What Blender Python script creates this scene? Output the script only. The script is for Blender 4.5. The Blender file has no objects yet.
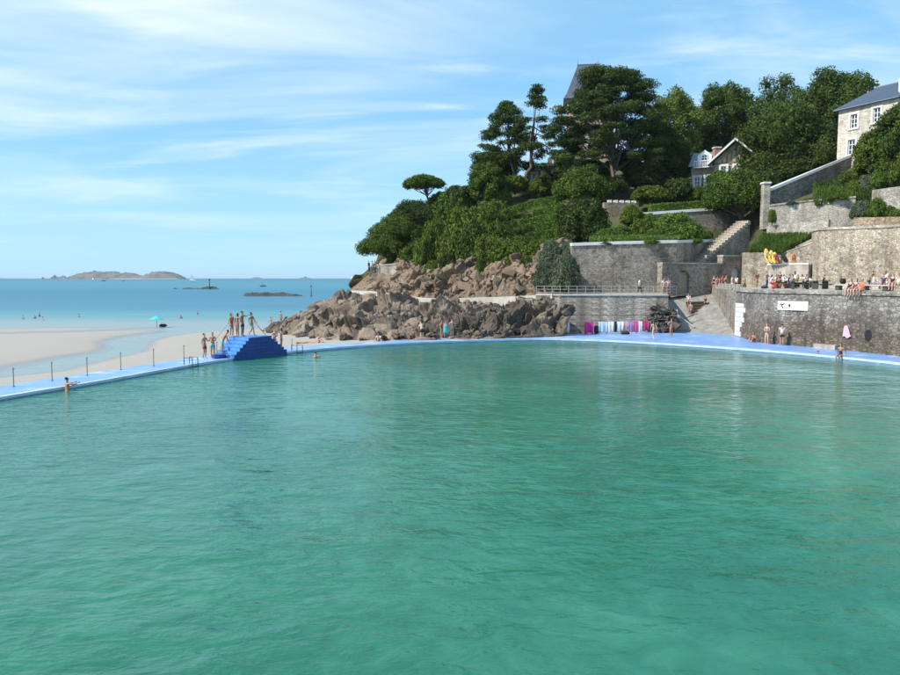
import bpy, math, random
import numpy as np
from mathutils import Vector, Matrix

# ------------------------------------------------------------------ camera, sky, sun, exposure
S = bpy.context.scene
C = S.collection
FPX, PITCH, EYE = 720.0, math.radians(4.72), 5.3
cam = bpy.data.objects.new('camera', bpy.data.cameras.new('camera'))
C.objects.link(cam); S.camera = cam
cam.location = (0, 0, EYE); cam.rotation_euler = (math.radians(90) - PITCH, 0, 0)
cam.data.sensor_width = 36; cam.data.lens = FPX / 900 * 36
cam.data.clip_start = 0.1; cam.data.clip_end = 60000
SUN_EL, SUN_AZ = math.radians(44), math.radians(249)   # azimuth clockwise from +Y: the sun stands to the left
sd = Vector((math.sin(SUN_AZ) * math.cos(SUN_EL), math.cos(SUN_AZ) * math.cos(SUN_EL), math.sin(SUN_EL)))
sl = bpy.data.lights.new('sun', 'SUN'); sl.energy = 4.8; sl.angle = math.radians(0.55); sl.color = (1.0, 0.95, 0.86)
sun = bpy.data.objects.new('sun', sl); C.objects.link(sun); sun.location = (-60, -10, 60)
sun.rotation_euler = (-sd).to_track_quat('-Z', 'Y').to_euler()
S.view_settings.view_transform = 'Standard'; S.view_settings.look = 'None'
S.view_settings.exposure = 0.4; S.view_settings.gamma = 1
S.cycles.max_bounces = 6; S.cycles.transparent_max_bounces = 6
S.cycles.sample_clamp_indirect = 6

W = bpy.data.worlds.new('World'); S.world = W; W.use_nodes = True
def build_world():
    nt = W.node_tree; nt.nodes.clear(); N = nt.nodes.new; L = nt.links.new
    out = N('ShaderNodeOutputWorld'); bg = N('ShaderNodeBackground'); bg.inputs[1].default_value = 0.12
    sky = N('ShaderNodeTexSky'); sky.sky_type = 'NISHITA'; sky.sun_disc = False
    sky.sun_elevation = SUN_EL; sky.sun_rotation = SUN_AZ
    sky.altitude = 0; sky.air_density = 1.0; sky.dust_density = 0.25; sky.ozone_density = 1.6
    tint = N('ShaderNodeMix'); tint.data_type = 'RGBA'; tint.blend_type = 'MULTIPLY'; tint.inputs[0].default_value = 1
    tint.inputs[7].default_value = (0.80, 1.02, 1.13, 1)
    L(sky.outputs[0], tint.inputs[6])
    veil = N('ShaderNodeMix'); veil.data_type = 'RGBA'; veil.inputs[0].default_value = 0.62       # thin summer haze over the whole sky
    L(tint.outputs[2], veil.inputs[6]); veil.inputs[7].default_value = (2.1, 4.6, 6.8, 1)
    hz = N('ShaderNodeMix'); hz.data_type = 'RGBA'; hz.inputs[7].default_value = (3.3, 5.4, 6.9, 1); L(veil.outputs[2], hz.inputs[6])
    # cirrus: direction projected on a high flat layer
    tc = N('ShaderNodeTexCoord'); sp = N('ShaderNodeSeparateXYZ'); L(tc.outputs['Generated'], sp.inputs[0])
    zz = N('ShaderNodeMath'); zz.operation = 'MAXIMUM'; L(sp.outputs[2], zz.inputs[0]); zz.inputs[1].default_value = 0
    za = N('ShaderNodeMath'); za.operation = 'ADD'; L(zz.outputs[0], za.inputs[0]); za.inputs[1].default_value = 0.09
    cx = N('ShaderNodeMath'); cx.operation = 'DIVIDE'; L(sp.outputs[0], cx.inputs[0]); L(za.outputs[0], cx.inputs[1])
    cy = N('ShaderNodeMath'); cy.operation = 'DIVIDE'; L(sp.outputs[1], cy.inputs[0]); L(za.outputs[0], cy.inputs[1])
    cb = N('ShaderNodeCombineXYZ'); L(cx.outputs[0], cb.inputs[0]); L(cy.outputs[0], cb.inputs[1])
    hm = N('ShaderNodeMapRange'); hm.interpolation_type = 'SMOOTHSTEP'; L(zz.outputs[0], hm.inputs[0]); hm.inputs['From Max'].default_value = 0.20; hm.inputs['To Min'].default_value = 0.55; hm.inputs['To Max'].default_value = 0.0; L(hm.outputs[0], hz.inputs[0])
    def layer(scale, rot, loc, sc, detail, lo, hi, dist):
        mp = N('ShaderNodeMapping'); mp.inputs['Rotation'].default_value = (0, 0, math.radians(rot))
        mp.inputs['Scale'].default_value = sc; mp.inputs['Location'].default_value = loc
        L(cb.outputs[0], mp.inputs[0])
        n = N('ShaderNodeTexNoise'); n.inputs['Scale'].default_value = scale; n.inputs['Detail'].default_value = detail
        n.inputs['Roughness'].default_value = 0.56; n.inputs['Distortion'].default_value = dist
        L(mp.outputs[0], n.inputs['Vector'])
        r = N('ShaderNodeMapRange'); r.interpolation_type = 'SMOOTHSTEP'
        r.inputs['From Min'].default_value = lo; r.inputs['From Max'].default_value = hi
        L(n.outputs[0], r.inputs[0]); return r.outputs[0]
    a = layer(0.55, 14, (1.7, 0.35, 0), (0.75, 1.3, 1), 8, 0.42, 0.74, 0.8)
    b = layer(1.5, 8, (4.1, 2.2, 0), (0.55, 1.4, 1), 9, 0.46, 0.78, 1.0)
    m1 = N('ShaderNodeMath'); m1.operation = 'MULTIPLY_ADD'; L(b, m1.inputs[0]); m1.inputs[1].default_value = 0.6; L(a, m1.inputs[2])
    m1.use_clamp = True
    # a thicker bank of cirrus standing off to the north-west
    sb = N('ShaderNodeVectorMath'); sb.operation = 'SUBTRACT'; L(cb.outputs[0], sb.inputs[0]); sb.inputs[1].default_value = (-1.25, 2.25, 0)
    sm = N('ShaderNodeVectorMath'); sm.operation = 'MULTIPLY'; L(sb.outputs[0], sm.inputs[0]); sm.inputs[1].default_value = (0.75, 1.7, 0)
    ln = N('ShaderNodeVectorMath'); ln.operation = 'LENGTH'; L(sm.outputs[0], ln.inputs[0])
    gm = N('ShaderNodeMapRange'); gm.interpolation_type = 'SMOOTHSTEP'; L(ln.outputs['Value'], gm.inputs[0]); gm.inputs['From Min'].default_value = 0.1; gm.inputs['From Max'].default_value = 1.5; gm.inputs['To Min'].default_value = 1; gm.inputs['To Max'].default_value = 0
    c3 = layer(1.1, 16, (0.3, 1.2, 0), (0.6, 1.2, 1), 9, 0.30, 0.62, 0.9)
    gb_ = N('ShaderNodeMath'); gb_.operation = 'MULTIPLY'; L(gm.outputs[0], gb_.inputs[0]); L(c3, gb_.inputs[1])
    gs = N('ShaderNodeMath'); gs.operation = 'MULTIPLY_ADD'; gs.use_clamp = True; L(gb_.outputs[0], gs.inputs[0]); gs.inputs[1].default_value = 0.75; L(m1.outputs[0], gs.inputs[2]); m1 = gs
    # thin veil towards the horizon
    vz = N('ShaderNodeMapRange'); L(zz.outputs[0], vz.inputs[0]); vz.inputs['From Min'].default_value = 0.0
    vz.inputs['From Max'].default_value = 0.22; vz.inputs['To Min'].default_value = 0.0; vz.inputs['To Max'].default_value = 0.9
    m2 = N('ShaderNodeMath'); m2.operation = 'MULTIPLY'; L(m1.outputs[0], m2.inputs[0]); L(vz.outputs[0], m2.inputs[1])
    mix = N('ShaderNodeMix'); mix.data_type = 'RGBA'; L(m2.outputs[0], mix.inputs[0]); L(hz.outputs[2], mix.inputs[6])
    mix.inputs[7].default_value = (5.9, 6.8, 7.3, 1)
    L(mix.outputs[2], bg.inputs[0]); L(bg.outputs[0], out.inputs[0])
build_world()

# ------------------------------------------------------------------ measuring helpers (metres; the photograph's pixels are only a ruler)
SP_, CP_ = math.sin(PITCH), math.cos(PITCH)
def at(px, py, Y):
    u, v = (px - 450) / FPX, (py - 337.5) / FPX
    t = Y / (CP_ - v * SP_)
    return Vector((u * t, Y, EYE + t * (-SP_ - v * CP_)))
def atz(px, py, z):
    u, v = (px - 450) / FPX, (py - 337.5) / FPX
    t = (z - EYE) / (-SP_ - v * CP_)
    return Vector((u * t, t * (CP_ - v * SP_), z))
def xy(px, Y):
    return Vector(((px - 450) / FPX * Y * CP_, Y))
def zat(py, Y): return at(450, py, Y).z

# ------------------------------------------------------------------ numpy noise
def h3(ix, iy, iz, s=0):
    h = (ix.astype(np.int64) * 374761393 + iy.astype(np.int64) * 668265263 + iz.astype(np.int64) * 2147483647 + s * 974634777) & 0xffffffff
    h = ((h ^ (h >> 13)) * 1274126177) & 0xffffffff
    h = ((h ^ (h >> 16)) * 2246822519) & 0xffffffff
    return ((h ^ (h >> 15)) & 0xffffff) / float(0x1000000)
def vnoise(P, s=0):
    I = np.floor(P).astype(np.int64); f = P - I; f = f * f * (3 - 2 * f); r = 0
    for a in (0, 1):
        for b in (0, 1):
            for c in (0, 1):
                w = (f[:, 0] if a else 1 - f[:, 0]) * (f[:, 1] if b else 1 - f[:, 1]) * (f[:, 2] if c else 1 - f[:, 2])
                r = r + w * h3(I[:, 0] + a, I[:, 1] + b, I[:, 2] + c, s)
    return r * 2 - 1
def fbm(P, o=4, s=0):
    r, a = 0, 1.0
    for i in range(o):
        r = r + a * vnoise(P, s + i); P = P * 2.03 + 7.1; a *= 0.5
    return r
def facet(P, s=0, slope=1.0):
    """broken-rock relief: each cell is a tilted plate with its own offset"""
    I = np.floor(P).astype(np.int64); best = np.full(len(P), 1e9); val = np.zeros(len(P))
    for a in (-1, 0, 1):
        for b in (-1, 0, 1):
            for c in (-1, 0, 1):
                J = I + np.array([a, b, c])
                q = np.stack([J[:, k] + h3(J[:, 0], J[:, 1], J[:, 2], s + k) for k in range(3)], 1)
                d = P - q; dd = (d * d).sum(1)
                g = np.stack([h3(J[:, 0], J[:, 1], J[:, 2], s + 5 + k) - 0.5 for k in range(3)], 1)
                v = h3(J[:, 0], J[:, 1], J[:, 2], s + 9) - 0.5 + slope * (d * g).sum(1)
                m = dd < best
                best = np.where(m, dd, best); val = np.where(m, v, val)
    return val

def crack(P, s=0):
    """1 along the joints between the plates of facet(), 0 inside them"""
    I = np.floor(P).astype(np.int64); f1 = np.full(len(P), 1e9); f2 = f1.copy()
    for a in (-1, 0, 1):
        for b in (-1, 0, 1):
            for c in (-1, 0, 1):
                J = I + np.array([a, b, c]); q = np.stack([J[:, k] + h3(J[:, 0], J[:, 1], J[:, 2], s + k) for k in range(3)], 1)
                dd = np.sqrt(((P - q) ** 2).sum(1)); f2 = np.minimum(f2, np.maximum(f1, dd)); f1 = np.minimum(f1, dd)
    return np.exp(-(f2 - f1) / 0.09)

# ------------------------------------------------------------------ materials
MATS = {}
def nodes(name):
    m = bpy.data.materials.new(name); m.use_nodes = True; nt = m.node_tree
    MATS[name] = m
    return m, nt, nt.nodes.new, nt.links.new, nt.nodes['Principled BSDF']
def c4(c): return (c[0], c[1], c[2], 1)
def setin(b, k, v):
    if k in b.inputs: b.inputs[k].default_value = v
def ramp(N, stops):
    r = N('ShaderNodeValToRGB'); e = r.color_ramp.elements
    while len(e) < len(stops): e.new(0.5)
    for i, (p, c) in enumerate(stops): e[i].position = p; e[i].color = c4(c)
    return r
def tex_noise(N, L, scale, detail=5, rough=0.6, vec=None, dist=0.0):
    n = N('ShaderNodeTexNoise'); n.inputs['Scale'].default_value = scale; n.inputs['Detail'].default_value = detail
    n.inputs['Roughness'].default_value = rough; n.inputs['Distortion'].default_value = dist
    if vec is not None: L(vec, n.inputs['Vector'])
    return n
def mapping(N, L, scale=(1, 1, 1), rot=(0, 0, 0), src='Object'):
    tc = N('ShaderNodeTexCoord'); mp = N('ShaderNodeMapping'); mp.inputs['Scale'].default_value = scale
    mp.inputs['Rotation'].default_value = rot; L(tc.outputs[src], mp.inputs[0]); return mp.outputs[0]
def bump(N, L, b, h, strength, dist):
    bp = N('ShaderNodeBump'); bp.inputs['Strength'].default_value = strength; bp.inputs['Distance'].default_value = dist
    L(h, bp.inputs['Height']); L(bp.outputs[0], b.inputs['Normal']); return bp
def plain(name, c, rough=0.6, var=0.18, scale=3.0, metal=0.0, bmp=0.0, c2=None):
    m, nt, N, L, b = nodes(name)
    v = mapping(N, L); n = tex_noise(N, L, scale, 5, 0.65, v)
    c2 = c2 or tuple(x * (1 - var) for x in c); c1 = tuple(min(1, x * (1 + var)) for x in c)
    r = ramp(N, [(0.3, c2), (0.7, c1)]); L(n.outputs[0], r.inputs[0]); L(r.outputs[0], b.inputs['Base Color'])
    b.inputs['Roughness'].default_value = rough; b.inputs['Metallic'].default_value = metal
    if bmp: bump(N, L, b, n.outputs[0], 0.6, bmp)
    return m
def streaky(name, c):
    """weathered concrete: blotches, rain streaks and pale lime patches"""
    m, nt, N, L, b = nodes(name)
    v = mapping(N, L); n = tex_noise(N, L, 0.9, 8, 0.68, v); vs = mapping(N, L, (1.6, 1.6, 0.12)); s = tex_noise(N, L, 1.5, 6, 0.65, vs); f = tex_noise(N, L, 8, 5, 0.7, v)
    a1 = N('ShaderNodeMath'); a1.operation = 'MULTIPLY_ADD'; L(s.outputs[0], a1.inputs[0]); a1.inputs[1].default_value = 0.8; L(n.outputs[0], a1.inputs[2])
    a2 = N('ShaderNodeMath'); a2.operation = 'MULTIPLY_ADD'; L(f.outputs[0], a2.inputs[0]); a2.inputs[1].default_value = 0.35; L(a1.outputs[0], a2.inputs[2])
    r = ramp(N, [(0.0, tuple(x * .45 for x in c)), (0.42, tuple(x * .8 for x in c)), (0.6, c), (1.0, tuple(min(1, x * 1.45) for x in c))])
    mr = N('ShaderNodeMapRange'); L(a2.outputs[0], mr.inputs[0]); mr.inputs['From Min'].default_value = 0.7; mr.inputs['From Max'].default_value = 1.45; L(mr.outputs[0], r.inputs[0])
    L(r.outputs[0], b.inputs['Base Color']); b.inputs['Roughness'].default_value = 0.88; setin(b, 'Specular IOR Level', 0.25); bump(N, L, b, f.outputs[0], 0.6, 0.04); return m
def stone(name, cols, mortar, size=0.36, flat=1.6, bmp=0.05, stain=None, mort_w=0.09, patch=0.35):
    """rubble masonry: cells laid in rough courses, joints recessed"""
    m, nt, N, L, b = nodes(name)
    v = mapping(N, L, (1 / size, 1 / size, flat / size))
    wob = tex_noise(N, L, 1.3, 2, 0.5, v); wa = N('ShaderNodeMix'); wa.data_type = 'RGBA'; wa.blend_type = 'ADD'
    wa.inputs[0].default_value = 0.35; L(v, wa.inputs[6]); L(wob.outputs['Color'], wa.inputs[7])
    vo = N('ShaderNodeTexVoronoi'); vo.inputs['Scale'].default_value = 1; vo.inputs['Randomness'].default_value = 0.85; L(wa.outputs[2], vo.inputs['Vector'])
    ve = N('ShaderNodeTexVoronoi'); ve.feature = 'DISTANCE_TO_EDGE'; ve.inputs['Scale'].default_value = 1; ve.inputs['Randomness'].default_value = 0.85
    L(wa.outputs[2], ve.inputs['Vector'])
    sp = N('ShaderNodeSeparateColor'); L(vo.outputs['Color'], sp.inputs[0])
    r = ramp(N, [(i / (len(cols) - 1), c) for i, c in enumerate(cols)]); L(sp.outputs[0], r.inputs[0])
    vb = mapping(N, L); big = tex_noise(N, L, 0.35, 6, 0.62, vb); fine = tex_noise(N, L, 9, 4, 0.7, vb)
    br = N('ShaderNodeMapRange'); L(big.outputs[0], br.inputs[0]); br.inputs['From Min'].default_value = 0.3; br.inputs['From Max'].default_value = 0.7
    br.inputs['To Min'].default_value = 1 - patch; br.inputs['To Max'].default_value = 1 + patch
    er = N('ShaderNodeMapRange'); er.interpolation_type = 'SMOOTHSTEP'; L(ve.outputs['Distance'], er.inputs[0])
    er.inputs['From Min'].default_value = mort_w * 0.3; er.inputs['From Max'].default_value = mort_w
    mx = N('ShaderNodeMix'); mx.data_type = 'RGBA'; L(er.outputs[0], mx.inputs[0]); mx.inputs[6].default_value = c4(mortar); L(r.outputs[0], mx.inputs[7])
    mu = N('ShaderNodeMix'); mu.data_type = 'RGBA'; mu.blend_type = 'MULTIPLY'; mu.inputs[0].default_value = 1; L(mx.outputs[2], mu.inputs[6])
    cc = N('ShaderNodeCombineColor'); [L(br.outputs[0], cc.inputs[i]) for i in range(3)]; L(cc.outputs[0], mu.inputs[7])
    col = mu.outputs[2]
    sv = mapping(N, L, (1.1, 1.1, 0.09)); st = tex_noise(N, L, 1.0, 6, 0.65, sv); sr = ramp(N, [(0.32, (0.62, 0.58, 0.52)), (0.5, (1, 1, 1)), (0.72, (1.15, 1.14, 1.12))]); L(st.outputs[0], sr.inputs[0])   # damp and lime streaks
    m3 = N('ShaderNodeMix'); m3.data_type = 'RGBA'; m3.blend_type = 'MULTIPLY'; m3.inputs[0].default_value = 0.85; L(col, m3.inputs[6]); L(sr.outputs[0], m3.inputs[7]); col = m3.outputs[2]
    if stain:                                             # weed and damp up to the tide line, with a ragged edge
        z0, z1, sc = stain
        tc = N('ShaderNodeNewGeometry'); sx = N('ShaderNodeSeparateXYZ'); L(tc.outputs['Position'], sx.inputs[0])
        ad = N('ShaderNodeMath'); ad.operation = 'MULTIPLY_ADD'; L(big.outputs[0], ad.inputs[0]); ad.inputs[1].default_value = 2.4; L(sx.outputs[2], ad.inputs[2])
        mr = N('ShaderNodeMapRange'); mr.interpolation_type = 'SMOOTHSTEP'; L(ad.outputs[0], mr.inputs[0]); mr.inputs['From Min'].default_value = z0 + 1.2; mr.inputs['From Max'].default_value = z1 + 1.2
        ms = N('ShaderNodeMix'); ms.data_type = 'RGBA'; ms.blend_type = 'MULTIPLY'; ms.inputs[0].default_value = 1; L(col, ms.inputs[6])
        rs = ramp(N, [(0, sc), (1, (1, 1, 1))]); L(mr.outputs[0], rs.inputs[0]); L(rs.outputs[0], ms.inputs[7]); col = ms.outputs[2]
    L(col, b.inputs['Base Color']); b.inputs['Roughness'].default_value = 0.88; setin(b, 'Specular IOR Level', 0.25)
    hh = N('ShaderNodeMath'); hh.operation = 'MULTIPLY_ADD'; L(fine.outputs[0], hh.inputs[0]); hh.inputs[1].default_value = 0.35; L(er.outputs[0], hh.inputs[2])
    h2 = N('ShaderNodeMath'); h2.operation = 'MULTIPLY_ADD'; L(sp.outputs[1], h2.inputs[0]); h2.inputs[1].default_value = 0.8; L(hh.outputs[0], h2.inputs[2])
    bump(N, L, b, h2.outputs[0], 0.9, bmp)
    return m
def leafmat(name, c1, c2, c3, trans=0.25):
    m, nt, N, L, b = nodes(name)
    g = N('ShaderNodeNewGeometry'); r = ramp(N, [(0.0, c1), (0.55, c2), (1.0, c3)]); L(g.outputs['Random Per Island'], r.inputs[0])
    tc = N('ShaderNodeTexCoord'); n = tex_noise(N, L, 0.55, 3, 0.6, tc.outputs['Object'])
    mr = N('ShaderNodeMapRange'); L(n.outputs[0], mr.inputs[0]); mr.inputs['From Min'].default_value = 0.3; mr.inputs['From Max'].default_value = 0.7
    mr.inputs['To Min'].default_value = 0.65; mr.inputs['To Max'].default_value = 1.4
    cc = N('ShaderNodeCombineColor'); [L(mr.outputs[0], cc.inputs[i]) for i in range(3)]
    mu = N('ShaderNodeMix'); mu.data_type = 'RGBA'; mu.blend_type = 'MULTIPLY'; mu.inputs[0].default_value = 1; L(r.outputs[0], mu.inputs[6]); L(cc.outputs[0], mu.inputs[7])
    L(mu.outputs[2], b.inputs['Base Color']); b.inputs['Roughness'].default_value = 0.7; setin(b, 'Specular IOR Level', 0.12)
    t = N('ShaderNodeBsdfTranslucent'); L(mu.outputs[2], t.inputs[0]); ms = N('ShaderNodeMixShader'); ms.inputs[0].default_value = trans
    L(b.outputs[0], ms.inputs[1]); L(t.outputs[0], ms.inputs[2]); L(ms.outputs[0], nt.nodes['Material Output'].inputs[0])
    return m

stone('stone_pool', [(0.125, 0.108, 0.09), (0.23, 0.205, 0.178), (0.32, 0.288, 0.255), (0.175, 0.15, 0.125)], (0.20, 0.19, 0.18), 0.33, 1.6, 0.07, stain=(1.0, 3.3, (0.66, 0.59, 0.50)))
stone('stone_ramp', [(0.13, 0.11, 0.09), (0.30, 0.26, 0.22), (0.38, 0.34, 0.29), (0.20, 0.17, 0.14)], (0.36, 0.34, 0.31), 0.30, 1.6, 0.07)
stone('stone_bluff', [(0.16, 0.13, 0.10), (0.30, 0.26, 0.22), (0.38, 0.335, 0.29), (0.23, 0.185, 0.145)], (0.32, 0.29, 0.26), 0.28, 1.5, 0.06)
stone('stone_warm', [(0.21, 0.17, 0.125), (0.39, 0.33, 0.26), (0.49, 0.425, 0.345), (0.30, 0.245, 0.185)], (0.46, 0.41, 0.345), 0.30, 1.5, 0.07)
stone('stone_pale', [(0.30, 0.26, 0.215), (0.44, 0.395, 0.34), (0.52, 0.48, 0.42), (0.37, 0.32, 0.26)], (0.46, 0.42, 0.36), 0.28, 1.5, 0.05)
stone('stone_brown', [(0.20, 0.135, 0.09), (0.36, 0.25, 0.17), (0.44, 0.33, 0.24), (0.26, 0.17, 0.11)], (0.36, 0.30, 0.24), 0.34, 1.5, 0.05)
stone('stone_house', [(0.36, 0.31, 0.26), (0.50, 0.45, 0.385), (0.58, 0.53, 0.46), (0.44, 0.38, 0.32)], (0.60, 0.56, 0.50), 0.5, 1.9, 0.03, patch=0.15)
stone('stone_tower', [(0.30, 0.23, 0.16), (0.42, 0.33, 0.24), (0.48, 0.39, 0.29), (0.35, 0.27, 0.19)], (0.44, 0.37, 0.29), 0.5, 1.9, 0.03)
stone('stone_prom', [(0.22, 0.185, 0.15), (0.34, 0.30, 0.255), (0.43, 0.385, 0.335), (0.29, 0.25, 0.21)], (0.33, 0.30, 0.265), 0.5, 2.0, 0.05, mort_w=0.06)
plain('brick_red', (0.34, 0.17, 0.11), 0.85, 0.25, 4, bmp=0.02)
streaky('concrete', (0.39, 0.345, 0.295)); streaky('concrete_ramp', (0.27, 0.25, 0.225))
plain('concrete_pale', (0.44, 0.41, 0.365), 0.85, 0.2, 1.2, bmp=0.02)
plain('coping', (0.62, 0.62, 0.62), 0.8, 0.12, 1.5, bmp=0.01)
plain('whitewash', (0.62, 0.59, 0.55), 0.8, 0.14, 4, bmp=0.02)
plain('white_paint', (0.80, 0.80, 0.78), 0.5, 0.06, 3)
plain('slate', (0.055, 0.065, 0.10), 0.38, 0.22, 3.5, bmp=0.02)
plain('slate_pale', (0.20, 0.22, 0.26), 0.45, 0.2, 2.5)
plain('timber', (0.17, 0.10, 0.06), 0.75, 0.3, 6)
plain('bench_wood', (0.24, 0.19, 0.15), 0.8, 0.25, 5)
plain('dark_steel', (0.05, 0.055, 0.06), 0.5, 0.2, 5)
plain('rail_metal', (0.30, 0.29, 0.275), 0.5, 0.2, 5)
plain('rust_post', (0.16, 0.14, 0.125), 0.7, 0.3, 6)
plain('hole_shade', (0.012, 0.012, 0.012), 0.9, 0.2, 6)
plain('blue_block', (0.011, 0.056, 0.25), 0.5, 0.32, 5.0, bmp=0.01)
plain('blue_sunlit', (0.075, 0.25, 0.60), 0.5, 0.35, 4.0, bmp=0.01)  # lighter blue for treads and near-end risers, painting in their sunlight
plain('bark', (0.11, 0.085, 0.065), 0.9, 0.3, 5, bmp=0.04)
plain('bark_pale', (0.22, 0.19, 0.16), 0.9, 0.25, 5, bmp=0.04)
plain('island_rock', (0.13, 0.105, 0.085), 0.95, 0.35, 0.02, c2=(0.045, 0.048, 0.028))
plain('island_beach', (0.55, 0.49, 0.40), 0.95, 0.1, 0.01)
plain('reef', (0.060, 0.055, 0.05), 0.9, 0.4, 0.3, bmp=0.1)
plain('hull_white', (0.78, 0.79, 0.80), 0.35, 0.05, 3)
plain('sail', (0.85, 0.85, 0.83), 0.7, 0.04, 3)
for nm, c in dict(red=(0.52, 0.05, 0.04), magenta=(0.62, 0.02, 0.22), crimson=(0.55, 0.03, 0.13), pink=(0.75, 0.36, 0.45), rosepink=(0.70, 0.10, 0.30), lilac=(0.45, 0.25, 0.50),
                  teal=(0.03, 0.33, 0.36), aqua=(0.05, 0.45, 0.50), navy=(0.015, 0.03, 0.10), blue=(0.05, 0.14, 0.45), paleblue=(0.52, 0.63, 0.78), black=(0.012, 0.012, 0.014),
                  white=(0.80, 0.79, 0.77), orange=(0.72, 0.13, 0.04), yellow=(0.80, 0.58, 0.07), lime=(0.52, 0.62, 0.08), grey=(0.22, 0.22, 0.24), maroon=(0.25, 0.03, 0.05),
                  khaki=(0.30, 0.25, 0.16), kayak_yellow=(0.62, 0.44, 0.12), kayak_orange=(0.50, 0.18, 0.08), ink=(0.02, 0.02, 0.02), faint=(0.45, 0.45, 0.45)).items():
    plain('c_' + nm, c, 0.75, 0.12, 7)
for i, c in enumerate([(0.50, 0.29, 0.20), (0.40, 0.215, 0.14), (0.29, 0.15, 0.095), (0.58, 0.36, 0.27)]): plain('skin%d' % i, c, 0.55, 0.06, 5)
for i, c in enumerate([(0.012, 0.009, 0.008), (0.045, 0.025, 0.014), (0.16, 0.095, 0.045), (0.035, 0.03, 0.03)]): plain('hair%d' % i, c, 0.6, 0.25, 12)
leafmat('leaf_pine', (0.018, 0.035, 0.009), (0.039, 0.067, 0.014), (0.084, 0.113, 0.024), 0.12)
leafmat('leaf_umbrella', (0.030, 0.058, 0.010), (0.062, 0.102, 0.015), (0.124, 0.166, 0.026), 0.15)
leafmat('leaf_broad', (0.027, 0.051, 0.012), (0.059, 0.095, 0.020), (0.121, 0.160, 0.033), 0.25)
leafmat('leaf_light', (0.061, 0.096, 0.015), (0.115, 0.166, 0.026), (0.203, 0.243, 0.044), 0.3)
leafmat('leaf_bush', (0.041, 0.072, 0.011), (0.084, 0.128, 0.019), (0.162, 0.205, 0.031), 0.22)
leafmat('leaf_hedge', (0.055, 0.098, 0.014), (0.095, 0.155, 0.024), (0.15, 0.21, 0.038), 0.22)
leafmat('leaf_grey', (0.055, 0.075, 0.045), (0.098, 0.125, 0.075), (0.16, 0.19, 0.12), 0.2)
leafmat('leaf_grass', (0.07, 0.12, 0.022), (0.11, 0.18, 0.034), (0.18, 0.24, 0.06), 0.3)

def rockmat(name, cols, lowdark=None, scale=0.45):
    m, nt, N, L, b = nodes(name)
    v = mapping(N, L, (1, 1, 1.0), (0.5, 0.35, 0.2)); n = tex_noise(N, L, scale, 8, 0.66, v, 0.4); f = tex_noise(N, L, 5, 6, 0.7, v)
    mx = N('ShaderNodeMath'); mx.operation = 'MULTIPLY_ADD'; L(f.outputs[0], mx.inputs[0]); mx.inputs[1].default_value = 0.45; L(n.outputs[0], mx.inputs[2])
    r = ramp(N, [(0.42 + 0.62 * i / (len(cols) - 1), c) for i, c in enumerate(cols)]); L(mx.outputs[0], r.inputs[0]); col = r.outputs[0]
    if lowdark:
        vo = N('ShaderNodeTexVoronoi'); vo.inputs['Scale'].default_value = 0.28; wv = mapping(N, L, (0.6, 0.6, 1.6)); L(wv, vo.inputs['Vector'])
        sp = N('ShaderNodeSeparateColor'); L(vo.outputs['Color'], sp.inputs[0])
        mr = N('ShaderNodeMapRange'); L(sp.outputs[0], mr.inputs[0]); mr.inputs['From Min'].default_value = 0.62; mr.inputs['From Max'].default_value = 0.85; mr.inputs['To Max'].default_value = 0.8
        ms = N('ShaderNodeMix'); ms.data_type = 'RGBA'; L(mr.outputs[0], ms.inputs[0]); L(col, ms.inputs[6]); ms.inputs[7].default_value = c4(lowdark); col = ms.outputs[2]
    g = N('ShaderNodeNewGeometry'); gi = N('ShaderNodeMapRange'); L(g.outputs['Random Per Island'], gi.inputs[0]); gi.inputs['To Min'].default_value = 0.62; gi.inputs['To Max'].default_value = 1.25
    cc = N('ShaderNodeCombineColor'); [L(gi.outputs[0], cc.inputs[i]) for i in range(3)]
    mu = N('ShaderNodeMix'); mu.data_type = 'RGBA'; mu.blend_type = 'MULTIPLY'; mu.inputs[0].default_value = 1; L(col, mu.inputs[6]); L(cc.outputs[0], mu.inputs[7]); col = mu.outputs[2]
    L(col, b.inputs['Base Color']); b.inputs['Roughness'].default_value = 0.9; setin(b, 'Specular IOR Level', 0.25)
    bump(N, L, b, f.outputs[0], 0.8, 0.12); return m
rockmat('rock_shore', [(0.045, 0.032, 0.024), (0.145, 0.108, 0.08), (0.25, 0.196, 0.15), (0.36, 0.295, 0.235)], (0.04, 0.034, 0.03))
rockmat('rock_cliff', [(0.06, 0.046, 0.036), (0.165, 0.13, 0.10), (0.25, 0.168, 0.108), (0.27, 0.228, 0.185)], None, 0.4)
rockmat('rock_dark', [(0.028, 0.026, 0.025), (0.07, 0.062, 0.056), (0.13, 0.11, 0.098), (0.19, 0.165, 0.14)])
rockmat('soil', [(0.04, 0.045, 0.018), (0.07, 0.075, 0.028), (0.09, 0.085, 0.04), (0.12, 0.10, 0.06)])

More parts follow.
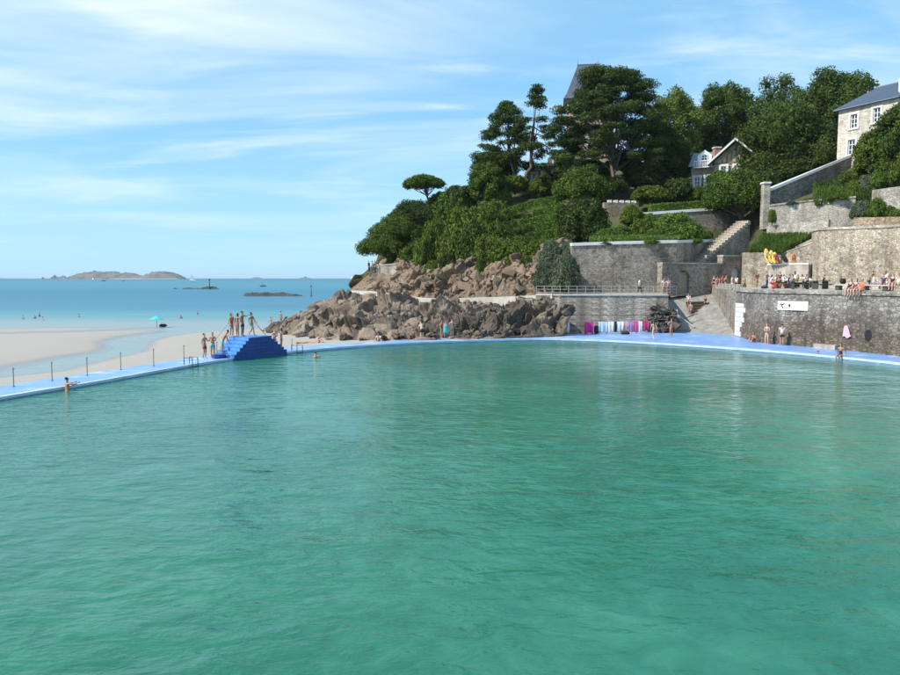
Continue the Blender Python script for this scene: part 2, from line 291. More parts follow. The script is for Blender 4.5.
def m_sand():
    m, nt, N, L, b = nodes('sand')
    tc = N('ShaderNodeNewGeometry'); sx = N('ShaderNodeSeparateXYZ'); L(tc.outputs['Position'], sx.inputs[0])
    v = mapping(N, L, (1, 0.35, 1)); n = tex_noise(N, L, 0.12, 6, 0.6, v); f = tex_noise(N, L, 3.0, 6, 0.7, v)
    ad = N('ShaderNodeMath'); ad.operation = 'MULTIPLY_ADD'; L(n.outputs[0], ad.inputs[0]); ad.inputs[1].default_value = 0.10; L(sx.outputs[2], ad.inputs[2])
    mr = N('ShaderNodeMapRange'); mr.interpolation_type = 'SMOOTHSTEP'; L(ad.outputs[0], mr.inputs[0])
    mr.inputs['From Min'].default_value = SEA_Z + 0.06; mr.inputs['From Max'].default_value = SEA_Z + 0.22     # damp close to the water level, dry above
    r = ramp(N, [(0, (0.20, 0.19, 0.178)), (0.5, (0.275, 0.25, 0.222)), (1, (0.325, 0.29, 0.254))]); L(mr.outputs[0], r.inputs[0])
    rr = N('ShaderNodeMapRange'); L(mr.outputs[0], rr.inputs[0]); rr.inputs['To Min'].default_value = 0.22; rr.inputs['To Max'].default_value = 0.9
    mu = N('ShaderNodeMix'); mu.data_type = 'RGBA'; mu.blend_type = 'MULTIPLY'; mu.inputs[0].default_value = 0.35; L(r.outputs[0], mu.inputs[6]); L(f.outputs['Color'], mu.inputs[7])
    L(r.outputs[0], b.inputs['Base Color']); L(rr.outputs[0], b.inputs['Roughness']); bump(N, L, b, f.outputs[0], 0.35, 0.03)
SEA_Z, POOL_Z = -1.25, -0.16
m_sand()

def m_pool():
    m, nt, N, L, b = nodes('pool_water')
    v = mapping(N, L, (1, 1, 1)); n0 = tex_noise(N, L, 0.07, 5, 0.6, v, 0.6); n1 = tex_noise(N, L, 1.1, 3, 0.6, v, 1.2)      # broad sand bed flats; finer noise mixes bed mottling with painted light dapples
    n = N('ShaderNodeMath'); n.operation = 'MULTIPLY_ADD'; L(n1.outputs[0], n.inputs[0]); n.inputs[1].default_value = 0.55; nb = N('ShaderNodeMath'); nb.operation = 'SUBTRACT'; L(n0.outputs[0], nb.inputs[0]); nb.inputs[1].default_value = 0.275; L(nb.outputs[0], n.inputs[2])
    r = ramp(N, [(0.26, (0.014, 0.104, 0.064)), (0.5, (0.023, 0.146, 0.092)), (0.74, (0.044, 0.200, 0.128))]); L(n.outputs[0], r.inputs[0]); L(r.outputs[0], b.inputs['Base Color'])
    b.inputs['Roughness'].default_value = 0.04; b.inputs['IOR'].default_value = 1.333
    w1 = mapping(N, L, (0.7, 1.15, 1), (0, 0, math.radians(-14))); a = tex_noise(N, L, 0.75, 3, 0.5, w1, 0.6)
    w2 = mapping(N, L, (0.7, 1.3, 1), (0, 0, math.radians(12))); c = tex_noise(N, L, 2.4, 4, 0.55, w2, 0.5)
    w3 = mapping(N, L, (0.8, 1.2, 1), (0, 0, math.radians(-35))); d = tex_noise(N, L, 7.5, 2, 0.5, w3, 0.2)
    # gusts: calmer and rougher areas
    g = tex_noise(N, L, 0.09, 3, 0.5, v); gr = N('ShaderNodeMapRange'); L(g.outputs[0], gr.inputs[0]); gr.inputs['From Min'].default_value = 0.35; gr.inputs['From Max'].default_value = 0.65
    gr.inputs['To Min'].default_value = 0.4; gr.inputs['To Max'].default_value = 1.25
    s1 = N('ShaderNodeMath'); s1.operation = 'MULTIPLY_ADD'; L(c.outputs[0], s1.inputs[0]); s1.inputs[1].default_value = 0.42
    a2 = N('ShaderNodeMath'); a2.operation = 'MULTIPLY'; L(a.outputs[0], a2.inputs[0]); a2.inputs[1].default_value = 1.0; L(a2.outputs[0], s1.inputs[2])
    s2 = N('ShaderNodeMath'); s2.operation = 'MULTIPLY_ADD'; L(d.outputs[0], s2.inputs[0]); s2.inputs[1].default_value = 0.07; L(s1.outputs[0], s2.inputs[2])
    s3 = N('ShaderNodeMath'); s3.operation = 'MULTIPLY'; L(s2.outputs[0], s3.inputs[0]); L(gr.outputs[0], s3.inputs[1])
    bump(N, L, b, s3.outputs[0], 1.0, 0.145)
m_pool()
def m_sea():
    m, nt, N, L, b = nodes('sea_water')
    tc = N('ShaderNodeNewGeometry'); sx = N('ShaderNodeSeparateXYZ'); L(tc.outputs['Position'], sx.inputs[0])
    lg = N('ShaderNodeMath'); lg.operation = 'LOGARITHM'; lg.inputs[1].default_value = 10; mxm = N('ShaderNodeMath'); mxm.operation = 'MAXIMUM'; mxm.inputs[1].default_value = 1
    L(sx.outputs[1], mxm.inputs[0]); L(mxm.outputs[0], lg.inputs[0])
    v = mapping(N, L, (0.004, 0.02, 1)); n = tex_noise(N, L, 1.0, 4, 0.55, v, 0.5)
    ad = N('ShaderNodeMath'); ad.operation = 'MULTIPLY_ADD'; L(n.outputs[0], ad.inputs[0]); ad.inputs[1].default_value = 0.30; L(lg.outputs[0], ad.inputs[2])
    mr = N('ShaderNodeMapRange'); L(ad.outputs[0], mr.inputs[0]); mr.inputs['From Min'].default_value = 2.0; mr.inputs['From Max'].default_value = 3.9
    # sea bed: sand in the shallows, weed beds, sand flats, then deep water
    r = ramp(N, [(0.07, (0.24, 0.30, 0.31)), (0.14, (0.10, 0.25, 0.29)), (0.22, (0.055, 0.18, 0.265)), (0.36, (0.04, 0.165, 0.255)), (0.46, (0.05, 0.195, 0.26)), (0.64, (0.05, 0.195, 0.26)), (0.78, (0.028, 0.155, 0.235)), (1.0, (0.02, 0.12, 0.20))])
    L(mr.outputs[0], r.inputs[0]); L(r.outputs[0], b.inputs['Base Color'])
    # wind-roughened surface: facets lean to the viewer, so the mirror part stays partial even at grazing angles
    nt.nodes.remove(b); df = N('ShaderNodeBsdfDiffuse'); gl = N('ShaderNodeBsdfGlossy'); gl.inputs['Roughness'].default_value = 0.25
    L(r.outputs[0], df.inputs[0]); fr = N('ShaderNodeFresnel'); fr.inputs[0].default_value = 1.333
    w = mapping(N, L, (0.35, 1, 1)); a = tex_noise(N, L, 0.5, 4, 0.6, w, 0.4); bp = N('ShaderNodeBump'); bp.inputs['Distance'].default_value = 0.35; L(a.outputs[0], bp.inputs['Height'])
    for q in (df, gl): L(bp.outputs[0], q.inputs['Normal'])
    mn = N('ShaderNodeMath'); mn.operation = 'MINIMUM'; L(fr.outputs[0], mn.inputs[0]); mn.inputs[1].default_value = 0.20
    ms = N('ShaderNodeMixShader'); L(mn.outputs[0], ms.inputs[0]); L(df.outputs[0], ms.inputs[1]); L(gl.outputs[0], ms.inputs[2]); L(ms.outputs[0], nt.nodes['Material Output'].inputs[0])
m_sea()
def m_deck():
    m, nt, N, L, b = nodes('deck_blue')
    v = mapping(N, L); n = tex_noise(N, L, 0.8, 7, 0.68, v, 0.4); f = tex_noise(N, L, 0.25, 3, 0.5, v)
    mx = N('ShaderNodeMath'); mx.operation = 'MULTIPLY_ADD'; L(f.outputs[0], mx.inputs[0]); mx.inputs[1].default_value = 0.5; L(n.outputs[0], mx.inputs[2])
    r = ramp(N, [(0.50, (0.15, 0.265, 0.52)), (0.78, (0.19, 0.33, 0.60)), (0.92, (0.38, 0.52, 0.74)), (1.0, (0.55, 0.64, 0.74))])
    L(mx.outputs[0], r.inputs[0]); L(r.outputs[0], b.inputs['Base Color']); b.inputs['Roughness'].default_value = 0.4
    bump(N, L, b, n.outputs[0], 0.3, 0.01)
m_deck()
# ------------------------------------------------------------------ object helpers
def tag(o, label=None, cat=None, group=None, kind=None):
    if label: o['label'] = label
    if cat: o['category'] = cat
    if group: o['group'] = group
    if kind: o['kind'] = kind
    return o
def empty(name, loc, label=None, cat=None, group=None, rz=0):
    o = bpy.data.objects.new(name, None); C.objects.link(o); o.location = loc; o.rotation_euler = (0, 0, rz)
    o.empty_display_size = 0.2
    return tag(o, label, cat, group)
def np_mesh(name, V, F, mat, smooth=False):
    me = bpy.data.meshes.new(name); V = np.asarray(V, np.float32); F = np.asarray(F, np.int32); k = F.shape[1]
    me.vertices.add(len(V)); me.vertices.foreach_set('co', V.ravel())
    me.loops.add(F.size); me.loops.foreach_set('vertex_index', F.ravel())
    me.polygons.add(len(F)); me.polygons.foreach_set('loop_start', np.arange(0, F.size, k, dtype=np.int32))
    me.update(calc_edges=True); me.validate()
    me.polygons.foreach_set('use_smooth', np.full(len(me.polygons), bool(smooth)))
    me.materials.append(MATS[mat]); return me
def link(name, me, parent=None, loc=(0, 0, 0)):
    o = bpy.data.objects.new(name, me); C.objects.link(o); o.location = loc
    if parent is not None: o.parent = parent
    return o
def wloc(o):
    v = Vector((0, 0, 0))
    while o is not None: v += o.location; o = o.parent
    return v
class MB:
    """collects faces in world metres; build() makes ONE mesh object with its origin at its own base"""
    def __init__(s): s.v = []; s.f = []
    def add(s, vs, fs):
        n = len(s.v); s.v += [tuple(x) for x in vs]; s.f += [tuple(i + n for i in f) for f in fs]; return s
    def prism(s, pts, z0, z1):
        """plan polygon; z0/z1 numbers or per-corner lists"""
        n = len(pts); z0 = [z0] * n if not hasattr(z0, '__len__') else z0; z1 = [z1] * n if not hasattr(z1, '__len__') else z1
        vs = [(p[0], p[1], z) for p, z in zip(pts, z0)] + [(p[0], p[1], z) for p, z in zip(pts, z1)]
        return s.add(vs, [tuple(range(n))[::-1], tuple(range(n, 2 * n))] + [(i, (i + 1) % n, n + (i + 1) % n, n + i) for i in range(n)])
    def wall(s, pts, z0, z1, th):
        """open plan line thickened to the right-hand back side, as one run of prisms"""
        n = len(pts); z0 = [z0] * n if not hasattr(z0, '__len__') else z0; z1 = [z1] * n if not hasattr(z1, '__len__') else z1
        P = [Vector(p[:2]) for p in pts]; off = []
        for i in range(n):
            d = Vector((0, 0))
            if i > 0: d += (P[i] - P[i - 1]).normalized()
            if i < n - 1: d += (P[i + 1] - P[i]).normalized()
            d.normalize(); off.append(Vector((-d.y, d.x)) * th)
        vs = []
        for i in range(n):
            q = P[i] + off[i]; vs += [(P[i].x, P[i].y, z0[i]), (P[i].x, P[i].y, z1[i]), (q.x, q.y, z1[i]), (q.x, q.y, z0[i])]
        fs = [(0, 1, 2, 3), tuple(4 * (n - 1) + k for k in (3, 2, 1, 0))]
        for i in range(n - 1):
            a, b = 4 * i, 4 * i + 4
            fs += [(a, b, b + 1, a + 1), (a + 1, b + 1, b + 2, a + 2), (a + 2, b + 2, b + 3, a + 3), (a + 3, b + 3, b, a)]
        return s.add(vs, fs)
    def box(s, c, size, rz=0.0):
        cs, sn = math.cos(rz), math.sin(rz); hx, hy, hz = size[0] / 2, size[1] / 2, size[2] / 2
        pts = [(c[0] + x * cs - y * sn, c[1] + x * sn + y * cs) for x, y in ((-hx, -hy), (hx, -hy), (hx, hy), (-hx, hy))]
        return s.prism(pts, c[2] - hz, c[2] + hz)
    def tube(s, P, R, n=7, caps=True):
        P = [Vector(p) for p in P]; R = [R] * len(P) if not hasattr(R, '__len__') else R; vs, fs = [], []
        for i, p in enumerate(P):
            d = (P[min(i + 1, len(P) - 1)] - P[max(i - 1, 0)]).normalized()
            a = d.cross(Vector((0.13, 0.21, 0.97))) if abs(d.z) < 0.9 else d.cross(Vector((1, 0.1, 0)))
            a.normalize(); b = d.cross(a)
            vs += [p + (a * math.cos(2 * math.pi * k / n) + b * math.sin(2 * math.pi * k / n)) * R[i] for k in range(n)]
        for i in range(len(P) - 1):
            fs += [(i * n + k, i * n + (k + 1) % n, (i + 1) * n + (k + 1) % n, (i + 1) * n + k) for k in range(n)]
        if caps: fs += [tuple(range(n))[::-1], tuple(range((len(P) - 1) * n, len(P) * n))]
        return s.add(vs, fs)
    def build(s, name, mat, parent=None, label=None, cat=None, group=None, kind=None, smooth=False, bevel=0):
        V = np.array(s.v); lo, hi = V.min(0), V.max(0); c = Vector(((lo[0] + hi[0]) / 2, (lo[1] + hi[1]) / 2, lo[2]))
        me = bpy.data.meshes.new(name); me.from_pydata([tuple(Vector(v) - c) for v in s.v], [], s.f); me.update()
        if smooth: me.polygons.foreach_set('use_smooth', [True] * len(me.polygons))
        me.materials.append(MATS[mat]); o = bpy.data.objects.new(name, me); C.objects.link(o)
        o.location = c
        if parent is not None: o.parent = parent; o.location = c - wloc(parent)
        if bevel:
            b = o.modifiers.new('bevel', 'BEVEL'); b.width = bevel; b.segments = 2; b.limit_method = 'ANGLE'
        return tag(o, label, cat, group, kind)
def inward(pts, d):
    """offset a plan line by d to its left-hand side"""
    P = [Vector(p[:2]) for p in pts]; out = []
    for i in range(len(P)):
        t = Vector((0, 0))
        if i > 0: t += (P[i] - P[i - 1]).normalized()
        if i < len(P) - 1: t += (P[i + 1] - P[i]).normalized()
        t.normalize(); out.append(P[i] + Vector((-t.y, t.x)) * d)
    return out
def smooth_line(pts, k=6):
    P = [Vector(p) for p in pts]; out = []
    for i in range(len(P) - 1):
        p0, p1, p2, p3 = P[max(i - 1, 0)], P[i], P[i + 1], P[min(i + 2, len(P) - 1)]
        for j in range(k):
            t = j / k
            out.append(0.5 * ((2 * p1) + (p2 - p0) * t + (2 * p0 - 5 * p1 + 4 * p2 - p3) * t * t + (3 * p1 - p0 - 3 * p2 + p3) * t ** 3))
    return out + [P[-1]]
def grid_faces(nu, nv):
    i = np.arange(nu - 1)[:, None] * nv + np.arange(nv - 1)[None, :]
    return np.stack([i, i + nv, i + nv + 1, i + 1], -1).reshape(-1, 4)
def loft(cols, nu, nv, smooth=2):
    """cols: [(px, [(py, Y), ...])]; a surface through real points, as a (nu, nv, 3) grid"""
    K = np.array([[tuple(at(px, py, Y)) for py, Y in rows] for px, rows in cols]); nc, nr, _ = K.shape
    pxs = np.array([c[0] for c in cols], float); u = np.linspace(pxs[0], pxs[-1], nu)
    G = np.zeros((nu, nr, 3))
    for r in range(nr):
        for k in range(3): G[:, r, k] = np.interp(u, pxs, K[:, r, k])
    d = np.linalg.norm(np.diff(K, axis=1), axis=2).mean(0); s = np.concatenate([[0], np.cumsum(d)]); t = np.linspace(0, s[-1], nv)
    H = np.zeros((nu, nv, 3))
    for i in range(nu):
        for k in range(3): H[i, :, k] = np.interp(t, s, G[i, :, k])
    for _ in range(smooth):
        H[1:-1] = (H[:-2] + 2 * H[1:-1] + H[2:]) / 4; H[:, 1:-1] = (H[:, :-2] + 2 * H[:, 1:-1] + H[:, 2:]) / 4
    return H
def grid_normals(H):
    n = np.cross(np.gradient(H, axis=0), np.gradient(H, axis=1)); n /= np.linalg.norm(n, axis=2, keepdims=True) + 1e-9
    n[n[:, :, 2] < 0] *= -1
    return n
def grid_obj(name, H, mat, label=None, cat=None, kind=None, smooth=False):
    nu, nv, _ = H.shape; c = H.reshape(-1, 3).mean(0); c[2] = H[:, :, 2].min()
    o = link(name, np_mesh(name, H.reshape(-1, 3) - c, grid_faces(nu, nv), mat, smooth), None, tuple(c))
    return tag(o, label, cat, None, kind)

# ------------------------------------------------------------------ the sea, the pool, the beach
MB().prism([(-16000, -60), (16000, -60), (16000, 16000), (-16000, 16000)], SEA_Z - 0.3, SEA_Z).build('sea', 'sea_water', kind='structure')
edge_px = [(-70, 411), (0, 397.5), (100, 381), (205, 362.5), (255, 355.8), (300, 350.8), (350, 346.5), (400, 343.4), (450, 341.3), (500, 339.8), (545, 339), (590, 340), (640, 342.3), (700, 346), (750, 349.5), (800, 353.5), (850, 358.2), (900, 363.5), (960, 371)]
E_in = smooth_line([atz(px, py, 0).to_2d() for px, py in edge_px], 5)
out_px = [(-70, 397), (0, 386), (60, 377), (120, 368.5), (184, 359), (232, 353), (290, 347.2), (350, 343.2), (400, 340.3), (450, 338.0), (500, 336.0), (545, 334.4), (590, 333.4), (640, 331.6), (672, 330.4), (705, 328.6), (732, 332.0), (745, 338.6), (765, 343.0), (800, 346.2), (850, 351), (900, 356.5), (960, 364)]
E_out = smooth_line([atz(px, py, 0).to_2d() for px, py in out_px], 5)
def pool_deck():
    n = 160
    def res(P):
        P = np.array([tuple(p) for p in P]); s = np.concatenate([[0], np.cumsum(np.linalg.norm(np.diff(P, axis=0), axis=1))]); t = np.linspace(0, s[-1], n)
        return np.stack([np.interp(t, s, P[:, 0]), np.interp(t, s, P[:, 1])], 1)
    A, B = res(E_in), res(E_out); m = MB(); vs = []
    for a, b in zip(A, B): vs += [(a[0], a[1], -1.6), (a[0], a[1], 0), (b[0], b[1], 0.0), (b[0], b[1], -1.6)]
    fs = [(0, 1, 2, 3)] + [(4 * i + k, 4 * i + 4 + k, 4 * i + 4 + (k + 1) % 4, 4 * i + (k + 1) % 4) for i in range(n - 1) for k in range(4)] + [tuple(4 * (n - 1) + k for k in (3, 2, 1, 0))]
    m.add(vs, fs); m.build('pool_deck', 'deck_blue', kind='structure')
    # pale painted lip along the water
    L = MB(); vs = []
    for a, b in zip(A, B):
        d = Vector(b - a).normalized() * 0.34
        vs += [(a[0] - d.x * .12, a[1] - d.y * .12, -0.10), (a[0] - d.x * .12, a[1] - d.y * .12, 0.03), (a[0] + d.x, a[1] + d.y, 0.03), (a[0] + d.x, a[1] + d.y, -0.10)]
    L.add(vs, fs); L.build('deck_edge', 'deck_lip', kind='structure')
    return A, B
plain('deck_lip', (0.46, 0.56, 0.70), 0.5, 0.16, 1.5)
DA, DB = pool_deck()
pool_poly = [tuple(p) for p in DA] + [(60, 20), (60, 2.2), (-40, 2.2)]
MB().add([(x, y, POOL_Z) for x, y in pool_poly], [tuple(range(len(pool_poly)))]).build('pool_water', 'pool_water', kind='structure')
# promenade and quay the photographer stands on
MB().prism([(-60, -14), (60, -14), (60, 2.2), (-60, 2.2)], -2.0, 3.7).build('promenade_quay', 'concrete', kind='structure')

def beach():
    xs = np.linspace(-190, 6, 330); ys = np.concatenate([np.linspace(30, 125, 260), np.linspace(127, 170, 12)])
    X, Y = np.meshgrid(xs, ys, indexing='ij'); P = np.stack([X.ravel(), Y.ravel(), np.zeros(X.size)], 1)
    n1 = fbm(P * [0.035, 0.05, 1], 4, 3).reshape(X.shape); n2 = fbm(P * [0.25, 0.5, 1], 3, 8).reshape(X.shape)
    Z = SEA_Z + 0.30 + 0.035 * n1 + 0.012 * n2
    ss = lambda a, b, v: np.clip((v - a) / (b - a), 0, 1) ** 2 * (3 - 2 * np.clip((v - a) / (b - a), 0, 1))
    shore = 105 + 4 * n1 + 0.02 * X
    Z -= 0.62 * ss(shore - 22, shore + 12, Y)
    # runnel draining back to the sea, and a second, shallower pool beyond the bar
    cx = np.interp(Y, [44, 50, 63, 74, 84, 96], [-36.5, -31.5, -30.5, -33, -33.5, -30]) + 1.6 * n1
    wd = np.interp(Y, [44, 55, 66, 84, 96], [6.5, 4.6, 3.4, 4.2, 7.0])
    Z -= 0.36 * np.exp(-((X - cx) / wd) ** 2) * ss(42, 47, Y)
    band = np.interp(X, [-190, -60, -30], [82, 82, 93])
    Z -= 0.24 * np.exp(-((Y - band - 3 * n1) / 3.0) ** 2) * ss(-20, -34, X)
    Z += 0.75 * ss(-13, 0, X) * ss(90, 60, Y) + 0.35 * ss(-22, -8, X) * ss(98, 72, Y)
    H = np.stack([X, Y, Z], -1)
    # keep the sand out of the pool and the deck
    dk = DB[:90]
    d = np.stack([np.interp(H[:, :, 1].ravel(), dk[:, 1], dk[:, 0])], 1).reshape(X.shape)
    H[:, :, 2] = np.where(H[:, :, 0] > d - 0.1, -1.9, H[:, :, 2])
    grid_obj('beach', H, 'sand', kind='structure', smooth=True)
beach()

# ------------------------------------------------------------------ the headland: shore rocks, cliff, hill
low_cols = [(258, [(335, 83), (333.5, 85), (332, 87), (331, 89), (334, 94)]), (280, [(337.5, 79), (332, 83), (326, 87), (321, 91), (327, 100)]),
    (300, [(341, 74), (332, 79), (322, 85), (312, 92), (322, 105)]), (325, [(343, 69), (330, 76), (315, 84), (302, 94), (314, 110)]),
    (350, [(344.5, 66), (329, 73), (311, 82), (294, 95), (299, 115)]), (375, [(343, 63.5), (328, 69), (311, 78), (297, 90), (296, 100)]),
    (400, [(341.5, 61.5), (326, 67), (311, 75), (300, 86), (298, 95)]), (430, [(340.5, 61.3), (326, 66), (311, 73), (303, 82), (300, 92)]),
    (450, [(339.8, 61.5), (325, 66), (313, 72), (302, 80), (300, 90)]), (500, [(338, 63), (324, 66), (312, 71), (304, 78), (301, 88)]),
    (530, [(337, 64), (321, 67), (307, 71), (302, 75), (299, 88)]), (548, [(336.4, 64.8), (325, 67), (312, 69.2), (306, 72), (301, 86)]),
    (566, [(336, 65.6), (332, 67), (326, 68.2), (324, 70), (326, 74)])]
import bmesh
def hull_block(seed, flat=0.6):
    """one broken angular block: hull of a jittered box"""
    r = random.Random(seed); bm = bmesh.new()
    for sx in (-1, 1):
        for sy in (-1, 1):
            for sz in (-1, 1): bm.verts.new((sx * r.uniform(.45, 1), sy * r.uniform(.4, .8), sz * flat * r.uniform(.4, 1)))
    for _ in range(4): bm.verts.new((r.uniform(-1.1, 1.1), r.uniform(-.8, .8), r.uniform(-.8, .8) * flat))
    g = bmesh.ops.convex_hull(bm, input=bm.verts); bmesh.ops.delete(bm, geom=[v for v in bm.verts if not v.link_faces], context='VERTS'); bmesh.ops.triangulate(bm, faces=bm.faces)
    bm.verts.index_update(); V = np.array([tuple(v.co) for v in bm.verts]); F = np.array([[v.index for v in f.verts] for f in bm.faces]); bm.free(); return V, F
BLK = [hull_block(i) for i in range(16)]
def rubble(name, G, n, smin, smax, dip, mat, seed, sink=.25, v0=0.0, v1=1.0, label=''):
    """broken blocks bedded in a rock face, all dipping roughly the same way"""
    rg = np.random.default_rng(seed); nu, nv, _ = G.shape; a, b = int(nv * v0), int(nv * v1); g = G[:, a:b]
    ar = np.linalg.norm(np.cross(g[1:, :-1] - g[:-1, :-1], g[:-1, 1:] - g[:-1, :-1]), axis=2).ravel(); idx = rg.choice(len(ar), n, p=ar / ar.sum()); I, J = idx // (g.shape[1] - 1), idx % (g.shape[1] - 1)
    P = g[I, J]; Nn = grid_normals(g)[I, J]; s = smin * (smax / smin) ** (rg.random(n) ** 1.7); Vs, Fs, o = [], [], 0
    for k in range(n):
        V, F = BLK[rg.integers(16)]; R = Matrix.Rotation(dip[2] + rg.normal() * .45, 3, 'Z') @ Matrix.Rotation(dip[1] + rg.normal() * .28, 3, 'Y') @ Matrix.Rotation(dip[0] + rg.normal() * .28, 3, 'X')
        sc = np.array([1.0, 1.0, 1.0]) * s[k] * rg.uniform(.75, 1.25, 3); Vs.append((V * sc) @ np.array(R).T + P[k] + Nn[k] * s[k] * (rg.random() * .6 - sink)); Fs.append(F + o); o += len(V)
    V = np.concatenate(Vs); c = V.mean(0); tag(link(name, np_mesh(name, V - c, np.concatenate(Fs), mat), None, tuple(c)), label, 'rocks', None, 'stuff')
def soften(d, nu, nv, k=2):
    g = d.reshape(nu, nv).copy()
    for _ in range(k):
        g[1:-1] = (g[:-2] + 2 * g[1:-1] + g[2:]) / 4; g[:, 1:-1] = (g[:, :-2] + 2 * g[:, 1:-1] + g[:, 2:]) / 4
    return g.ravel()
def rocks_low():
    nu, nv = 900, 320
    H = loft(low_cols, nu, nv, 4); P = H.reshape(-1, 3).copy(); n = grid_normals(H).reshape(-1, 3)
    # strata: plates long in the dip direction, thin across it
    R = np.array(Matrix.Rotation(0.75, 3, 'Y') @ Matrix.Rotation(0.4, 3, 'Z')); Q = P @ R.T
    Q = Q + 0.45 * np.stack([fbm(P * 0.4, 3, 31), fbm(P * 0.4, 3, 41), fbm(P * 0.4, 3, 51)], 1)
    d = 0.6 * fbm(P * 0.25, 4, 1) + 1.5 * facet(Q * [0.15, 0.20, 0.34], 1, 1.8) + 0.85 * facet(Q * [0.34, 0.46, 0.85], 11, 1.9) + 0.42 * facet(Q * [0.8, 1.1, 2.0], 21, 1.8) + 0.16 * facet(Q * [2.0, 2.4, 4.0], 25, 1.6)
    d -= 0.35 * crack(Q * [0.34, 0.46, 0.85], 11) + 0.12 * crack(Q * [0.8, 1.1, 2.0], 21)
    d = soften(d, nu, nv, 2)
    v = np.tile(np.linspace(0, 1, nv), nu); u = np.repeat(np.linspace(0, 1, nu), nv)
    w = np.clip(v * 9, 0.15, 1) * np.clip((0.72 - v) * 4, 0.12, 1) * np.clip(u * 3.2, 0.28, 1)
    n = n * 0.75 + np.array([-0.10, -0.25, 0.25]); P += n * (d * w)[:, None]
    G = P.reshape(nu, nv, 3); G[:, 0, 2] -= 0.7; G[:, int(nv * .62):, 2] -= np.clip((np.linspace(258, 566, nu) - 345) / 20, 0, 1)[:, None] * 1.9
    grid_obj('shore_rocks', G, 'rock_shore', kind='structure')
    rubble('rock_rubble', G, 90, .35, .8, (.35, -.55, .35), 'rock_shore', 5, .65, .03, .60, 'broken slabs of grey-brown rock covering the foot of the headland')
    rubble('rock_rubble', G, 450, .10, .26, (.35, -.55, .35), 'rock_shore', 6, .4, .01, .60, 'smaller broken rocks between the slabs on the shore')
    rubble('rock_rubble', G, 60, .3, .7, (.3, -.5, .4), 'rock_dark', 7, .65, .25, .60, 'dark weed-stained blocks among the shore rocks')
rocks_low()
hill_cols = [(351, [(293, 97), (291, 99), (290, 101), (289, 104), (288, 108), (288, 115), (292, 130)]), (372, [(296, 93.5), (284, 96), (274.5, 99), (272, 104), (270, 110), (270, 118), (276, 135)]),
    (400, [(300.5, 90), (284, 93), (267, 97), (252, 103), (240, 110), (234, 120), (238, 140)]), (430, [(302, 87), (285, 90), (268, 94), (248, 101), (226, 109), (214, 120), (216, 145)]),
    (470, [(302, 84.5), (284, 88), (266, 92), (242, 100), (216, 109), (196, 122), (195, 150)]), (510, [(300.5, 82), (284, 85.5), (266, 89), (240, 98), (210, 108), (186, 122), (180, 150)]),
    (540, [(298.5, 80.5), (284, 83), (264, 86), (242, 96), (212, 106), (180, 122), (172, 150)]), (572, [(297, 82), (272, 84), (247, 85.5), (238, 92), (212, 104), (180, 120), (165, 150)]),
    (640, [(297, 86), (270, 86.5), (248, 87), (240, 90), (218, 98), (190, 115), (165, 150)]), (700, [(297, 93), (270, 94), (250, 94.5), (238, 95), (212, 98.5), (188, 112), (165, 150)]),
    (745, [(290, 92), (262, 93), (240, 95), (222, 98), (205, 103), (185, 115), (160, 150)]), (765, [(288, 90), (258, 90.5), (236, 91), (214, 92), (200, 97), (180, 112), (155, 150)]),
    (800, [(288, 87), (258, 87.4), (232, 88), (204, 89), (194, 95), (172, 108), (150, 150)]), (850, [(288, 85), (258, 85.4), (232, 85.8), (203, 86.5), (186, 91), (156, 98), (140, 150)]),
    (900, [(288, 83), (258, 83.4), (232, 83.8), (200, 84.5), (182, 89), (162, 95), (140, 150)]), (1000, [(288, 80), (258, 80.4), (232, 80.8), (198, 81.5), (180, 86), (160, 92), (140, 150)])]
CLIFF = []
def cliff():
    nu, nv = 820, 230
    H = loft([(px, r[:4]) for px, r in hill_cols if px <= 573], nu, nv, 4); P = H.reshape(-1, 3).copy(); n = grid_normals(H).reshape(-1, 3)
    R = np.array(Matrix.Rotation(0.95, 3, 'Y') @ Matrix.Rotation(-0.3, 3, 'Z')); Q = P @ R.T
    Q = Q + 0.5 * np.stack([fbm(P * 0.35, 3, 131), fbm(P * 0.35, 3, 141), fbm(P * 0.35, 3, 151)], 1)
    d = 0.6 * fbm(P * 0.22, 4, 101) + 0.75 * facet(Q * [0.13, 0.20, 0.30], 101, 1.8) + 0.55 * facet(Q * [0.30, 0.45, 0.80], 111, 1.9) + 0.34 * facet(Q * [0.7, 1.1, 1.9], 121, 1.8) + 0.15 * facet(Q * [2.0, 2.4, 4.0], 125, 1.6)
    d -= 0.35 * crack(Q * [0.30, 0.45, 0.80], 111) + 0.12 * crack(Q * [0.7, 1.1, 1.9], 121)
    d = soften(d, nu, nv, 2); v = np.tile(np.linspace(0, 1, nv), nu); u = np.repeat(np.linspace(0, 1, nu), nv)
    w = np.clip(v * 8, 0.12, 1) * np.clip((1 - v) * 3, 0.1, 1) * np.clip(u * 6, 0.3, 1)
    n = n * 0.7 + np.array([-0.08, -0.45, 0.15]); P += n * (d * w)[:, None]; G = P.reshape(nu, nv, 3); G[:, 0, 2] -= 0.8
    CLIFF.append(G[:, :int(nv * .75)]); grid_obj('headland_cliff', G, 'rock_cliff', kind='structure')
